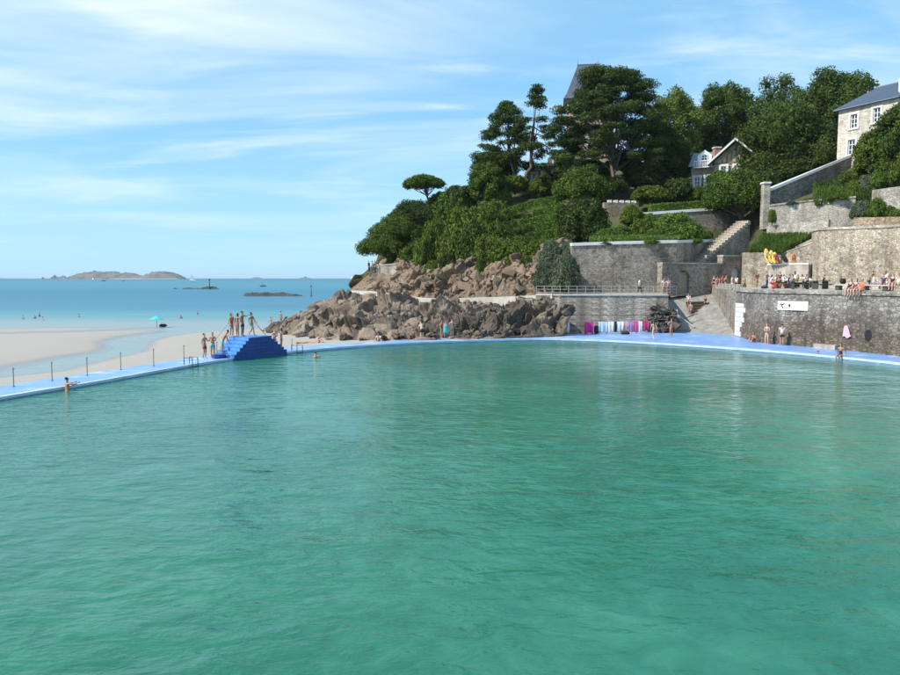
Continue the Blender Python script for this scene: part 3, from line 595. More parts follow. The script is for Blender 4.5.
def hill():
    nu, nv = 560, 210
    H = loft(hill_cols, nu, nv, 3); P = H.reshape(-1, 3).copy(); n = grid_normals(H).reshape(-1, 3)
    Rm = np.array(Matrix.Rotation(-0.5, 3, 'Y') @ Matrix.Rotation(0.3, 3, 'X')); Q = P @ Rm.T + 0.4 * np.stack([fbm(P * 0.45, 3, 71), fbm(P * 0.45, 3, 72), fbm(P * 0.45, 3, 73)], 1)
    d = 0.6 * fbm(Q * 0.2, 3, 61) + 1.3 * facet(Q * [0.28, 0.30, 0.18], 61, 1.7) + 1.0 * facet(Q * [0.55, 0.6, 0.38], 81, 1.9) + 0.5 * facet(Q * [1.5, 1.5, 1.2], 91, 1.6) + 0.06 * fbm(P * 3, 3, 5)
    d -= 0.18 * crack(Q * [0.62, 0.66, 0.5], 81)
    d = soften(d, nu, nv, 2)
    px = np.repeat(np.linspace(351, 1000, nu), nv); v = np.tile(np.linspace(0, 1, nv), nu)
    w = np.where(px < 572, 1.0, 0.15) * np.where(v < 0.30, 1.0, np.clip(1 - (v - 0.30) * 8, 0.25, 1))
    w *= np.clip(v * 14, 0.15, 1)
    n = n * 0.6 + np.array([-0.1, -0.35, 0.2]); P += n * (d * w)[:, None]
    G = P.reshape(nu, nv, 3); cut = int(nv * 0.20)
    split = int(nu * (600 - 351) / 649)
    back = np.clip((585 - np.linspace(351, 1000, nu)) / 20, 0, 1)[:, None] * np.clip((cut * 1.6 - np.arange(nv)) / (cut * .6), 0, 1)[None, :]
    G[:, :, 1] += 2.8 * back; G[:, :, 2] -= 0.6 * back                     # earth behind the cliff face
    grid_obj('hill_earth', G[:split, :cut + 1], 'rock_cliff', kind='structure')
    cliff()
    cl_ = CLIFF[0][:int(820 * .92)]
    rubble('cliff_blocks', cl_, 45, .4, 1.0, (.9, .5, .2), 'rock_cliff', 15, .75, .0, .9, 'jointed reddish-brown blocks of the cliff above the coast path')
    rubble('cliff_blocks', cl_, 200, .10, .25, (.9, .5, .2), 'rock_cliff', 16, .35, .0, .85, 'small broken stones on the cliff face above the coast path')
    rubble('cliff_blocks', cl_, 40, .35, .8, (.9, .5, .2), 'rock_shore', 17, .7, .0, .5, 'grey weathered blocks low on the cliff above the coast path')
    grid_obj('hillside', np.concatenate([G[:, cut:]], 0), 'soil', kind='structure')
    grid_obj('hill_foot', G[split - 1:, :cut + 1], 'soil', kind='structure')
hill()

def boulder_mesh(seed, mat, amp=0.55):
    nu, nv = 30, 20; th = np.linspace(0, 2 * np.pi, nu); ph = np.linspace(0.0, np.pi, nv)
    T, Ph = np.meshgrid(th, ph, indexing='ij'); P = np.stack([np.cos(T) * np.sin(Ph), np.sin(T) * np.sin(Ph), np.cos(Ph)], -1).reshape(-1, 3)
    d = 1 + 1.5 * amp * facet(P * 1.3 + seed * 3.7, seed, 2.0) + 0.5 * amp * facet(P * 3.1 + seed, seed + 3, 1.6)
    P = P * d[:, None] * [1, 0.8, 0.75]; P[:, 2] += 0.35
    return np_mesh('boulder', P, grid_faces(nu, nv), mat)
bm_s = [boulder_mesh(i, 'rock_shore') for i in range(6)]; bm_d = [boulder_mesh(i + 20, 'rock_dark', 0.7) for i in range(5)]
rnd = random.Random(4)
def boulder(px, py, Y, r, dark=False):
    o = link('boulder', rnd.choice(bm_d if dark else bm_s), None, at(px, py, Y)); o.scale = (r * rnd.uniform(.8, 1.3), r * rnd.uniform(.8, 1.2), r * rnd.uniform(.7, 1.25)); o.scale *= (0.46 if dark else 0.5)
    o.rotation_euler = (rnd.uniform(-.4, .4), rnd.uniform(-.4, .4), rnd.uniform(0, 6.3))
    return tag(o, 'dark jagged boulder wedged among the shore rocks' if dark else 'rough grey-brown boulder at the foot of the headland', 'boulder', 'dark boulders in the shore rocks' if dark else 'boulders at the foot of the headland')
for px, py, Y, r in [(300, 339, 74.5, .8), (312, 339, 72, .6), (330, 341, 69, .7), (345, 340, 67, .9), (362, 341, 65, .7), (384, 339.5, 62.8, .8), (398, 338, 62.3, 1.0), (412, 339, 62, .6), (433, 337, 62.4, .8), (466, 336, 62.8, .7), (482, 336, 63.2, .9), (497, 335, 63.6, .7), (508, 334, 64, 1.0), (524, 334, 64.6, .8), (552, 333, 66, .7), (561, 333, 66.4, .6), (270, 334, 82, .8), (285, 336, 79, .7), (264, 333, 85, .6)]: boulder(px, py, Y, r)
for px, py, Y, r in [(404, 309, 74, 1.9), (415, 305, 77, 1.7), (424, 308, 75, 1.5), (410, 317, 70, 1.3), (443, 308, 75, 1.3), (457, 308, 74.5, 1.5), (467, 309, 74, 1.2), (492, 306, 73, 1.4), (505, 314, 69, 1.3), (517, 322, 66.8, 1.3), (519, 329, 65.6, 1.2), (512, 310, 70.5, 1.5), (536, 306, 71.3, 1.7), (547, 310, 70, 1.5), (556, 312, 69.6, 1.2), (563, 316, 69, 0.9), (353, 297, 91, 1.2), (379, 303, 83, 1.3), (310, 309, 92, 1.0), (330, 301, 93, 0.9), (286, 319, 91, 0.8)]: boulder(px, py + (8 if py < 312 and px > 395 else 2), Y, r * .9, True)
for px, py, Y, r in [(650, 327, 70.3, 1.5), (656, 321, 70.6, 1.7), (662, 313.5, 70.7, 1.6), (665, 324, 70.3, 1.7), (659, 330, 70.0, 1.2), (668, 318, 70.6, 1.4), (652, 319, 70.7, 1.2), (670, 328, 70.2, 1.1)]:
    o = boulder(px, py, Y, r, True); o['label'] = 'dark jagged boulder heaped against the promenade wall beside the ramp'; o['group'] = 'boulders beside the ramp'

# coast path: pale concrete ledge round the point
pp = [(346, 291.8, 98), (360, 293, 95), (372, 294.8, 92.6), (398, 298.6, 88), (425, 300.4, 84.6), (460, 299.6, 82), (500, 298.4, 79.5), (537, 296.7, 76), (552, 295.6, 72)]
pp = [(a, b, c - 2.0) for a, b, c in pp[:-1]] + pp[-1:]; cl = [at(*p) for p in pp]; cl_s = smooth_line([tuple(p) for p in cl], 4)
def coast_path():
    P2 = [p.to_2d() for p in cl_s]; m = MB(); n = len(P2)
    B = inward(P2, 2.6); vs = []
    for i in range(n):
        z = cl_s[i].z + .16; dz = 0.35 + 0.9 * max(0, 1 - abs(i / n - 0.6) * 2.4)
        vs += [(P2[i].x, P2[i].y, z - dz), (P2[i].x, P2[i].y, z), (B[i].x, B[i].y, z), (B[i].x, B[i].y, z - dz)]
    fs = [(0, 1, 2, 3)] + [(4 * i + k, 4 * i + 4 + k, 4 * i + 4 + (k + 1) % 4, 4 * i + (k + 1) % 4) for i in range(n - 1) for k in range(4)] + [tuple(4 * (n - 1) + k for k in (3, 2, 1, 0))]
    m.add(vs, fs); m.build('coast_path', 'concrete_pale', kind='structure')
coast_path()
# ------------------------------------------------------------------ walls, ramp, promenade, terraces
TZ, PZ = 4.3, 3.62                                   # terrace and promenade levels
def V2(*a): return Vector(a)
def wall_holes(m, p0, p1, z0, z1, th, holes):
    """straight wall with rectangular or arched openings: holes = (s0, s1, za, zb, arch)"""
    p0, p1 = Vector(p0[:2]), Vector(p1[:2]); Ln = (p1 - p0).length; d = (p1 - p0) / Ln; nrm = V2(-d.y, d.x)
    def slab(s0, s1, a, b):
        if s1 - s0 < 1e-4 or b - a < 1e-4: return
        q0, q1 = p0 + d * s0, p0 + d * s1
        m.prism([q0, q1, q1 + nrm * th, q0 + nrm * th], a, b)
    cuts = sorted({0, Ln} | {h[0] for h in holes} | {h[1] for h in holes})
    for a, b in zip(cuts, cuts[1:]):
        hs = sorted([h for h in holes if h[0] <= a + 1e-6 and h[1] >= b - 1e-6], key=lambda h: h[2]); z = z0
        for h in hs:
            slab(a, b, z, h[2]); z = h[3]
            if h[4]:                                    # round head: spandrels above the springing
                R = (h[1] - h[0]) / 2; cx = (h[0] + h[1]) / 2; K = 10; z = h[3] + R + 0.02
                for k in range(K):
                    a0, a1 = math.pi * k / K, math.pi * (k + 1) / K
                    sA, sB = cx - R * math.cos(a0), cx - R * math.cos(a1); zA, zB = h[3] + R * math.sin(a0), h[3] + R * math.sin(a1)
                    qa, qb = p0 + d * sA, p0 + d * sB
                    m.prism([qa, qb, qb + nrm * th, qa + nrm * th], [zA, zB, zB, zA], z)
        slab(a, b, z, z1)
    return d, nrm, Ln

# pool wall: the tall sea wall under the cafe terrace
pw = [xy(737, 66.2), atz(765, 343, 0).to_2d(), atz(800, 346.2, 0).to_2d(), atz(850, 351, 0).to_2d(), atz(900, 356.5, 0).to_2d(), atz(960, 364, 0).to_2d(), xy(1060, 41)]
pws = smooth_line([tuple(p) for p in pw], 6)
root = empty('sea_wall', (pws[8].x, pws[8].y, -0.5), 'tall dark rubble stone wall rising from the blue pool deck', 'wall')
MB().wall(pws, -1.0, TZ - 0.22, 1.0).build('masonry', 'stone_pool', root)
MB().wall(inward(pws, -0.10), TZ - 0.22, TZ + 0.06, 1.1).build('coping', 'stone_ramp', root)
# white-painted quoins at the wall's corner
qz = 0.05
for i, (w, hgt) in enumerate([(.9, .42), (.75, .4), (1.0, .42), (1.35, .4), (1.2, .42), (1.5, .4), (1.25, .34)]):
    q0, q1 = Vector(pws[0]), Vector(pws[0]) + (pws[3] - pws[0]).normalized() * (w * 1.9); dd = (q1 - q0).normalized(); nn = V2(-dd.y, dd.x)
    MB().prism([q0 - nn * .05 - dd * .04, q1 - nn * .05, q1 + nn * .3, q0 + nn * .3 - dd * .04], qz, qz + hgt).build('painted_stone', 'whitewash', root); qz += hgt + 0.03
# drain mouth: solid near-black disc painted as the shade inside the hole
dp = atz(871, 341, 0).to_2d(); p_, q_ = Vector(pws[19]), Vector(pws[20])
def on_wall(px, off=0.0):
    """plan point on the pool wall's face under a picture column"""
    k = (px - 450) / FPX * CP_
    for a, b in zip(pws, pws[1:]):
        fa, fb = a.x - k * a.y, b.x - k * b.y
        if fa <= 0 <= fb or fb <= 0 <= fa:
            t = fa / (fa - fb); p = a.lerp(b, t); d = (b - a).normalized(); n = V2(-d.y, d.x); return p - n * off, d, n
def wall_z(px, py):
    p, d, n = on_wall(px); return zat(py, p.y)
p, d, n = on_wall(871); z = wall_z(871, 346)
dr = MB(); R = 0.34
pts = [(p + d * R * math.cos(a) * .8, z + 0.75 + R * 1.25 * math.sin(a)) for a in [2 * math.pi * i / 14 for i in range(14)]]
dr.add([(q.x - n.x * .03, q.y - n.y * .03, zz) for q, zz in pts] + [(q.x + n.x * .2, q.y + n.y * .2, zz) for q, zz in pts], [tuple(range(14)), tuple(range(27, 13, -1))] + [(i, (i + 1) % 14, 14 + (i + 1) % 14, 14 + i) for i in range(14)])
dr.build('drain_mouth', 'hole_shade', root)
p0, _, n0 = on_wall(820); p1, _, n1 = on_wall(842)
MB().prism([p0 - n0 * .45, p1 - n1 * .45, p1 + n1 * .2, p0 + n0 * .2], 0.002, 0.34).build('ledge', 'concrete', root)

# return wall beside the ramp with merlons along the terrace edge
rw = [xy(712, 82), xy(737, 66.2)]
root = empty('ramp_wall', (rw[0].x, rw[0].y, 0), 'brown rubble side wall of the ramp topped by small stone merlons', 'wall')
MB().wall([rw[0], rw[1] + V2(.02, .02)], -0.5, TZ - 0.1, 0.9).build('masonry', 'stone_ramp', root)
for i in range(7):
    c = rw[0].lerp(rw[1], (i + .6) / 7.3) + V2(.45, 0); ang = math.atan2((rw[1] - rw[0]).y, (rw[1] - rw[0]).x)
    MB().box((c.x, c.y, TZ + 0.16), (0.85, 0.5, 0.52), ang).build('merlon', 'stone_ramp', root, bevel=0.05)

# terrace floor
tb = [xy(712, 82) + V2(.1, .1)] + [p + V2(.3, .1) for p in pws] + [xy(1100, 60), xy(980, 62), xy(900, 66), xy(850, 71), xy(812, 77), xy(770, 82), xy(742, 86), xy(715, 86)]
MB().prism(tb, TZ - 0.3, TZ).build('terrace_floor', 'concrete', kind='structure')

# promenade wall, its floor and the ramp
bw = [xy(536, 73), xy(560, 71.8), xy(610, 71.4), xy(669, 71.4)]
root = empty('promenade_wall', (bw[1].x, bw[1].y, -0.3), 'pale coursed concrete wall holding up the railed promenade behind the towels', 'wall')
zc = -0.6; i = 0
while zc < PZ - 0.06:                                    # shuttered lifts, each a course slightly out of line
    hh = min([.62, .55, .6, .5][i % 4], PZ - 0.05 - zc); off = [0, .025, -.012, .03, .01][i % 5]
    MB().wall(inward(bw, off), zc, zc + hh - 0.02, 0.8).build('course', 'stone_prom', root); zc += hh; i += 1
MB().wall(inward(bw, -0.06), PZ - 0.07, PZ + 0.06, 0.9).build('coping', 'concrete_pale', root)
MB().prism([b + V2(0, .4) for b in bw] + [xy(668, 82), xy(716, 83), xy(716, 86), xy(664, 85), xy(572, 86), xy(540, 86)], -0.4, PZ).build('promenade', 'concrete', kind='structure')
r0, r1, r2, r3 = atz(669, 331, 0).to_2d(), rw[1] + V2(.1, -.3), rw[0] + V2(.2, .2), xy(664, 82.2)
MB().prism([r0 + V2(0, .1), r1, r2, r3], [-.6, -.6, 2.8, 2.8], [0.02, 0.02, PZ + 0.012, PZ + 0.012]).build('ramp', 'concrete_ramp', kind='structure')
# sloping parapet with white post on the ramp's seaward side
a, b = at(664, 306, 71.8), at(694, 328.8, 71.0)
root = empty('ramp_parapet', (a.x, a.y, 0), 'sloping pale concrete parapet at the seaward foot of the ramp', 'wall')
MB().wall([a.to_2d(), b.to_2d()], [-.4, -.4], [a.z, b.z + .1], 0.35).build('parapet', 'concrete', root)
MB().wall([a.to_2d() - V2(.0, .05), b.to_2d() - V2(0, .05)], [a.z, b.z + .1], [a.z + .16, b.z + .26], 0.45).build('coping', 'concrete_pale', root)
p = at(676, 322, 71.0); MB().box((p.x, p.y, p.z + .55), (.22, .22, 1.35)).build('post', 'white_paint', root, bevel=.03)

# promenade railing
rl0, rl1 = bw[0] + V2(.2, .45), bw[-1] + V2(.6, .35)
bwr = [b + V2(.1, .35) for b in bw] + [xy(677, 72.2)]
root = empty('promenade_railing', (bwr[0].x, bwr[0].y, PZ), 'long grey metal railing along the promenade above the concrete wall', 'railing')
s = [0]
for a, b in zip(bwr, bwr[1:]): s.append(s[-1] + (b - a).length)
k = 0
for i in range(18):
    t = s[-1] * i / 17
    j = max(q for q in range(len(s) - 1) if s[q] <= t + 1e-6); p = bwr[j].lerp(bwr[j + 1], (t - s[j]) / (s[j + 1] - s[j]))
    MB().tube([(p.x, p.y, PZ), (p.x, p.y, PZ + 0.86)], 0.030, 6).build('post', 'rail_metal', root)
for zz in (0.25, 0.55, 0.86):
    MB().tube([(b.x, b.y, PZ + zz) for b in bwr], 0.024, 6).build('rail', 'rail_metal', root)

# bluff wall: tall garden retaining wall behind the promenade
bl = [xy(571, 80.5), xy(620, 80.8), xy(676, 81.5)]
root = empty('garden_wall', (bl[1].x, bl[1].y, PZ), 'tall weathered grey stone garden wall with white coping above the railing', 'wall')
ztp = [zat(244, 80.5), zat(242.3, 80.8), zat(241, 81.5)]
MB().wall(bl, PZ - .3, [z - .22 for z in ztp], 1.0).build('masonry', 'stone_bluff', root)
MB().wall(inward(bl, -.12), [z - .22 for z in ztp], [z + .12 for z in ztp], 1.2).build('coping', 'coping', root)
rc = [bl[-1] + V2(.02, .02), xy(719, 93)]
root = empty('recessed_wall', (rc[0].x, rc[0].y, PZ), 'shaded return of the garden wall running back towards the outdoor stair', 'wall')
MB().wall(rc, PZ - .3, [ztp[-1] - .22, zat(240, 93) - .22], 1.0).build('masonry', 'stone_bluff', root)
MB().wall(inward(rc, -.12), [ztp[-1] - .22, zat(240, 93) - .22], [ztp[-1] + .10, zat(240, 93) + .12], 1.2).build('coping', 'coping', root)
# lower wall with doorways
ea, eb, ec = xy(662, 79.4), xy(722, 82.6), xy(744, 84)
root = empty('doorway_wall', (ea.x, ea.y, PZ), 'low rubble wall with arched doorways below the outdoor stair', 'wall')
m = MB(); L1 = (eb - ea).length; sA = (xy(678, 80.3) - ea).length; sB = (xy(689, 80.9) - ea).length
ze = zat(264, 81)
d, nr, _ = wall_holes(m, ea, eb, PZ - .3, ze, 0.8, [(sA, sB, PZ, PZ + 1.75, True)]); m.build('masonry', 'stone_bluff', root)
MB().wall([ea - nr * .08, eb - nr * .08], ze, ze + .16, .95).build('coping', 'stone_pale', root)
q0, q1 = ea + d * (sA + .02) + nr * .35, ea + d * (sB - .02) + nr * .35
MB().prism([q0, q1, q1 + nr * .08, q0 + nr * .08], PZ + .013, PZ + 2.35).build('door', 'timber_door', root) if 'timber_door' in MATS else (plain('timber_door', (0.30, 0.235, 0.165), .8, .2, 3), MB().prism([q0, q1, q1 + nr * .08, q0 + nr * .08], PZ + .013, PZ + 2.35).build('door', 'timber_door', root))
m = MB(); ze2 = zat(256.5, 83.3); L2 = (ec - eb).length; s0 = (xy(731, 83.2) - eb).length; s1 = (xy(741, 83.8) - eb).length
d2, nr2, _ = wall_holes(m, eb + V2(.01, 0), ec, PZ - .3, ze2, 0.8, [(s0, min(s1, L2 - .1), TZ - .3, TZ + 1.5, True)]); m.build('masonry', 'stone_bluff', root)
MB().wall([eb - nr2 * .08, ec - nr2 * .08], ze2, ze2 + .16, .95).build('coping', 'stone_pale', root)
q0, q1 = eb + d2 * (s0 + .02) + nr2 * .5, eb + d2 * (s1 - .02) + nr2 * .5
MB().prism([q0, q1, q1 + nr2 * .08, q0 + nr2 * .08], TZ - .2, TZ + 2.1).build('door', 'c_paleblue', root)

# outdoor stair climbing the bluff
A_, B_ = xy(699, 84.6), xy(748, 90.5); zA, zB = zat(264, 84.6), zat(221.5, 90.5)
root = empty('outdoor_stair', (A_.x, A_.y, PZ), 'straight stone stair climbing the bluff beside the garden wall, its flank in shade', 'stair')
d = (B_ - A_).normalized(); nr = V2(-d.y, d.x); n_st = 17; Ls = (B_ - A_).length
MB().prism([A_, B_, B_ + nr * 1.5, A_ + nr * 1.5], [PZ] * 4, [zA - .15, zB - .35, zB - .35, zA - .15]).build('flank_wall', 'stone_bluff', root)
for i in range(n_st):
    q0, q1 = A_ + d * (Ls * i / n_st), A_ + d * (Ls * (i + 1) / n_st); z1 = zA + (zB - zA) * (i + 1) / n_st
    MB().prism([q0 - nr * .12, q1 - nr * .12, q1 + nr * 1.6, q0 + nr * 1.6], z1 - .42, z1 + .1).build('step', 'stone_warm', root)

# upper garden retaining wall
fw = [xy(640, 95.5), xy(690, 96.5), xy(737, 97.5)]; fz = [zat(213, 95.5), zat(209.5, 96.5), zat(206.5, 97.5)]
root = empty('upper_garden_wall', (fw[1].x, fw[1].y, fz[0] - 4), 'upper garden retaining wall with bright white coping below the hedge', 'wall')
MB().wall(fw, [z - 5.5 for z in fz], [z - .3 for z in fz], .9).build('masonry', 'stone_bluff', root)
MB().wall(inward(fw, -.1), [z - .3 for z in fz], [z + .05 for z in fz], 1.1).build('coping', 'white_paint', root)
# brick garden wall with white merlons
gb = [xy(603, 99), xy(637, 100)]; gz = [zat(202.5, 99), zat(202, 100)]
root = empty('brick_garden_wall', (gb[0].x, gb[0].y, gz[0] - 2.5), 'small red-brown garden wall with white capped blocks under the big pine', 'wall')
MB().wall(gb, [z - 3.2 for z in gz], gz, .6).build('masonry', 'stone_brown', root)
for i in range(5):
    c = gb[0].lerp(gb[1], (i + .9) / 5.6); MB().box((c.x, c.y + .3, gz[0] + .18), (.52, .62, .36)).build('cap_block', 'whitewash', root)

# right-hand terraces: pier, kiosk wall, bastion and upper walls
gp = [xy(741, 84.2), xy(743, 80.6), xy(769, 79)]; 
root = empty('stone_pier', (gp[1].x, gp[1].y, TZ), 'pale square stone pier beside the arched doorway on the cafe terrace', 'wall')
MB().wall(gp, TZ - .3, [zat(253, 84.2), zat(252.5, 80.6), zat(252.5, 79)], 1.5).build('masonry', 'stone_warm', root)
post = at(741.5, 252, 86); 
root2 = empty('gate_post', (xy(762.5, 91).x, 91, zat(228, 91)), 'tall pale stone gate post at the foot of the sloping wall', 'gate post')
p = xy(762.5, 91); MB().box((p.x, p.y, zat(207, 91)), (.85, .85, 5.6)).build('shaft', 'stone_pale', root2, bevel=.05)
MB().box((p.x, p.y, zat(207, 91) + 2.92), (1.05, 1.05, .24)).build('cap', 'coping', root2, bevel=.05)
kb = [xy(767, 78.6), xy(808, 75.4)]
root = empty('kiosk_wall', (kb[0].x, kb[0].y, TZ), 'smooth pale concrete wall with white top edge behind the cafe tables', 'wall')
kz = [zat(264, 78.6), zat(263.4, 75.4)]
MB().wall(kb, TZ - .1, [z - .12 for z in kz], 1.6).build('panel', 'concrete', root)
MB().wall(inward(kb, -.06), [z - .12 for z in kz], [z + .03 for z in kz], 1.7).build('coping', 'white_paint', root)
dg = [xy(778, 80.6), xy(813, 77)]
root = empty('sloping_side_wall', (dg[0].x, dg[0].y, TZ + 2), 'low stone wall sloping up from the kayaks to the round bastion', 'wall')
MB().wall(dg, TZ - .1, [zat(255, 80.6), zat(242.5, 77)], .8).build('masonry', 'stone_warm', root)
MB().wall(inward(dg, -.07), [zat(255, 80.6), zat(242.5, 77)], [zat(254, 80.6), zat(241.5, 77)], .95).build('coping', 'stone_pale', root)
hb = smooth_line([tuple(p) for p in (xy(810, 79), xy(814, 74.5), xy(832, 71.3), xy(862, 68.4), xy(905, 64.5), xy(985, 58))], 6)
root = empty('bastion', (hb[8].x, hb[8].y, TZ), 'big rounded bastion of light rubble stone behind the seated people', 'wall')
hz = [zat(227, 74) + (zat(226, 66) - zat(227, 74)) * i / (len(hb) - 1) for i in range(len(hb))]
MB().wall(hb, TZ - .3, [z - .25 for z in hz], 1.2).build('masonry', 'stone_warm', root)
MB().wall(inward(hb, -.1), [z - .25 for z in hz], hz, 1.4).build('coping', 'stone_pale', root)
MB().prism([h + V2(.4, .5) for h in hb] + [xy(985, 80), xy(830, 84)], hz[0] - .9, hz[-1] - .3).build('bastion_terrace', 'soil', kind='structure')
ib = [xy(851, 76), xy(905, 71), xy(985, 65)]
root = empty('brown_terrace_wall', (ib[0].x, ib[0].y, hz[0] - .3), 'low brown rubble wall standing on top of the bastion', 'wall')
MB().wall(ib, hz[-1] - .5, [zat(217.5, 76), zat(216.5, 71), zat(214, 65)], .8).build('masonry', 'stone_brown', root)
i2 = [xy(765, 84.5), xy(790, 83), xy(826, 80.5)]
root = empty('lower_terrace_wall', (i2[0].x, i2[0].y, TZ + 5), 'long low pale retaining wall above the grassy bank', 'wall')
MB().wall(i2, TZ, [zat(226, 84.5), zat(223.5, 83), zat(219.5, 80.5)], .9).build('masonry', 'stone_pale', root)
I1 = [xy(767, 88.6), xy(805, 87.2), xy(852, 85.2)]
root = empty('middle_terrace_wall', (I1[0].x, I1[0].y, TZ + 7), 'broad light stone retaining wall halfway up the slope below the house', 'wall')
iz = [zat(204.5, 88.6), zat(200, 87.2), zat(196, 85.2)]
MB().wall(I1, TZ + 3, [z - .2 for z in iz], .9).build('masonry', 'stone_pale', root)
MB().wall(inward(I1, -.08), [z - .2 for z in iz], iz, 1.05).build('coping', 'stone_warm', root)
I3 = [xy(868, 82.5), xy(905, 80.5), xy(985, 77)]
root = empty('right_terrace_wall', (I3[0].x, I3[0].y, TZ + 7), 'short pale retaining wall below the tree beside the house', 'wall')
MB().wall(I3, TZ + 3, [zat(190, 82.5), zat(185, 80.5), zat(180, 77)], .9).build('masonry', 'stone_pale', root)
# sloping wall below the house, its shade put in as darker stone
jb = [xy(763, 91.5), xy(853, 95.5)]; jz = [zat(190.5, 91.5), zat(151.5, 95.5)]
root = empty('sloping_house_wall', (jb[0].x, jb[0].y, TZ + 8), 'long dark wall with pale sloping cap climbing to the granite house', 'wall')
jb2 = [jb[0], jb[1], xy(905, 92)]; jz2 = jz + [zat(150, 92)]
MB().wall(jb2, TZ + 6, [z - .3 for z in jz2], .8).build('masonry', 'stone_pool', root)
MB().wall(inward(jb2, -.15), [z - .3 for z in jz2], [z + .05 for z in jz2], 1.15).build('coping', 'coping', root)

# viewpoint wall on the point
vb = [xy(376.5, 99.5), xy(384, 98.2), xy(401, 97.4)]
root = empty('viewpoint_wall', (vb[0].x, vb[0].y, zat(276, 99)), 'small pale masonry wall of the viewpoint on the tip of the headland', 'wall')
MB().wall(vb, zat(281, 98.5), [zat(265.6, 99.5), zat(265.4, 98.2), zat(264, 97.4)], 2.0).build('masonry', 'stone_pale', root)
MB().wall(inward(vb, -.08), [zat(265.6, 99.5), zat(265.4, 98.2), zat(264, 97.4)], [zat(264.6, 99.5), zat(264.4, 98.2), zat(263, 97.4)], 2.1).build('coping', 'concrete_pale', root)

# ------------------------------------------------------------------ buildings
plain('glass', (0.03, 0.04, 0.06), 0.08, 0.1, 2)
def window(parent, p0, d, nr, s, z, w, h, surround=True, proud=0.06, frame='white_paint'):
    """surround, casement and panes set in a wall; p0+d*s is the window's centre on the wall line"""
    def bar(s0, s1, a, b, t0, t1, name, mat, par):
        q0, q1 = p0 + d * s0, p0 + d * s1
        return MB().prism([q0 + nr * t0, q1 + nr * t0, q1 + nr * t1, q0 + nr * t1], a, b).build(name, mat, par)
    wd = bar(s - w / 2, s + w / 2, z, z + h, .20, .24, 'window', 'glass', parent)
    for sx in (-1, 1): bar(s + sx * w / 4 - w * .2, s + sx * w / 4 + w * .2, z + .06, z + h - .06, .17, .195, 'pane', 'glass', wd)
    f = MB()
    def fb(s0, s1, a, b, t0=.12, t1=.2):
        q0, q1 = p0 + d * s0, p0 + d * s1; f.prism([q0 + nr * t0, q1 + nr * t0, q1 + nr * t1, q0 + nr * t1], a, b)
    e = .09
    fb(s - w / 2, s - w / 2 + e, z, z + h); fb(s + w / 2 - e, s + w / 2, z, z + h); fb(s - e / 2, s + e / 2, z, z + h); fb(s - w / 2, s + w / 2, z + h - e, z + h, .122, .198); fb(s - w / 2, s + w / 2, z, z + e, .122, .198)
    for k in (1, 2): fb(s - w / 2, s + w / 2, z + h * k / 3 - .03, z + h * k / 3 + .03, .13, .196)
    f.build('frame', frame, wd)
    if surround:
        for (s0, s1, a, b, nm) in ((s - w / 2 - .26, s - w / 2, z - .02, z + h, 'jamb'), (s + w / 2, s + w / 2 + .26, z - .02, z + h, 'jamb'), (s - w / 2 - .3, s + w / 2 + .3, z + h, z + h + .3, 'lintel'), (s - w / 2 - .34, s + w / 2 + .34, z - .22, z - .02, 'sill')):
            bar(s0, s1, a, b, -proud - (.06 if nm == 'sill' else 0), .12, nm, 'whitewash', wd)
    return wd
# granite house on the right
A, B = xy(831.5, 97), xy(889, 90); d = (B - A).normalized(); nr = V2(-d.y, d.x); Lh = (B - A).length; dep = 6.5
zb, zev = zat(168, 97), zat(111, 97)
root = empty('granite_house', (A.x, A.y, zb), 'two-storey granite house with slate hip roof and white-framed windows', 'house')
def spos(px):                                             # distance along the facade of a picture column
    k = (px - 450) / FPX * CP_; fa, fb = A.x - k * A.y, B.x - k * B.y; return Lh * fa / (fa - fb)
wins = [(spos(846.8), zat(128, 95), .92, 1.75), (spos(869), zat(122.5, 92.6), .92, 1.75), (spos(845.5), zat(154.5, 95.2), .95, 1.9)]
m = MB(); wall_holes(m, A, B, zb - 2, zev, .4, [(s - w / 2, s + w / 2, z, z + h, False) for s, z, w, h in wins]); m.build('wall', 'stone_house', root)
Cc, Dd = B + nr * dep, A + nr * dep
MB().wall([B + nr * .4 - d * .002, Cc], zb - 2, zev, .4).build('wall', 'stone_house', root)
MB().wall([Cc, Dd], zb - 2, zev - .01, .4).build('wall', 'stone_house', root)
MB().wall([Dd, A + nr * .4], zb - 2, zev, .4).build('wall', 'stone_house', root)
for s, z, w, h in wins: window(root, A, d, nr, s, z, w, h)
o = .45; e = [A - d * o - nr * o, B + d * o - nr * o, Cc + d * o + nr * o, Dd - d * o + nr * o]; mid0, mid1 = (A + Dd) / 2 + d * 3.0, (B + Cc) / 2 - d * 2.2; zr = zev + 2.7
m = MB(); m.add([(q.x, q.y, zev - .02) for q in e] + [(q.x, q.y, zev + .16) for q in e] + [(mid0.x, mid0.y, zr), (mid1.x, mid1.y, zr)],
    [(3, 2, 1, 0), (0, 1, 5, 4), (1, 2, 6, 5), (2, 3, 7, 6), (3, 0, 4, 7), (4, 5, 9, 8), (5, 6, 9), (6, 7, 8, 9), (7, 4, 8)]); rf = m.build('roof', 'slate', root)
m = MB()
m.tube([(mid0.x, mid0.y, zr + .02), (mid1.x, mid1.y, zr + .02)], .09, 6); m.build('ridge', 'slate_pale', rf)
for q, w in ((A + d * .9 + nr * 4.5, .6), (B + nr * 1.0 + d * .1, .9)):
    c = MB(); c.box((q.x, q.y, zev + 1.3), (w, .9, 2.3), math.atan2(d.y, d.x)); c.build('chimney', 'whitewash', rf)
    c = MB(); c.tube([(q.x, q.y, zev + 2.45), (q.x, q.y, zev + 2.85)], [.17, .14], 8); c.build('chimney_pot', 'brick_red', rf)
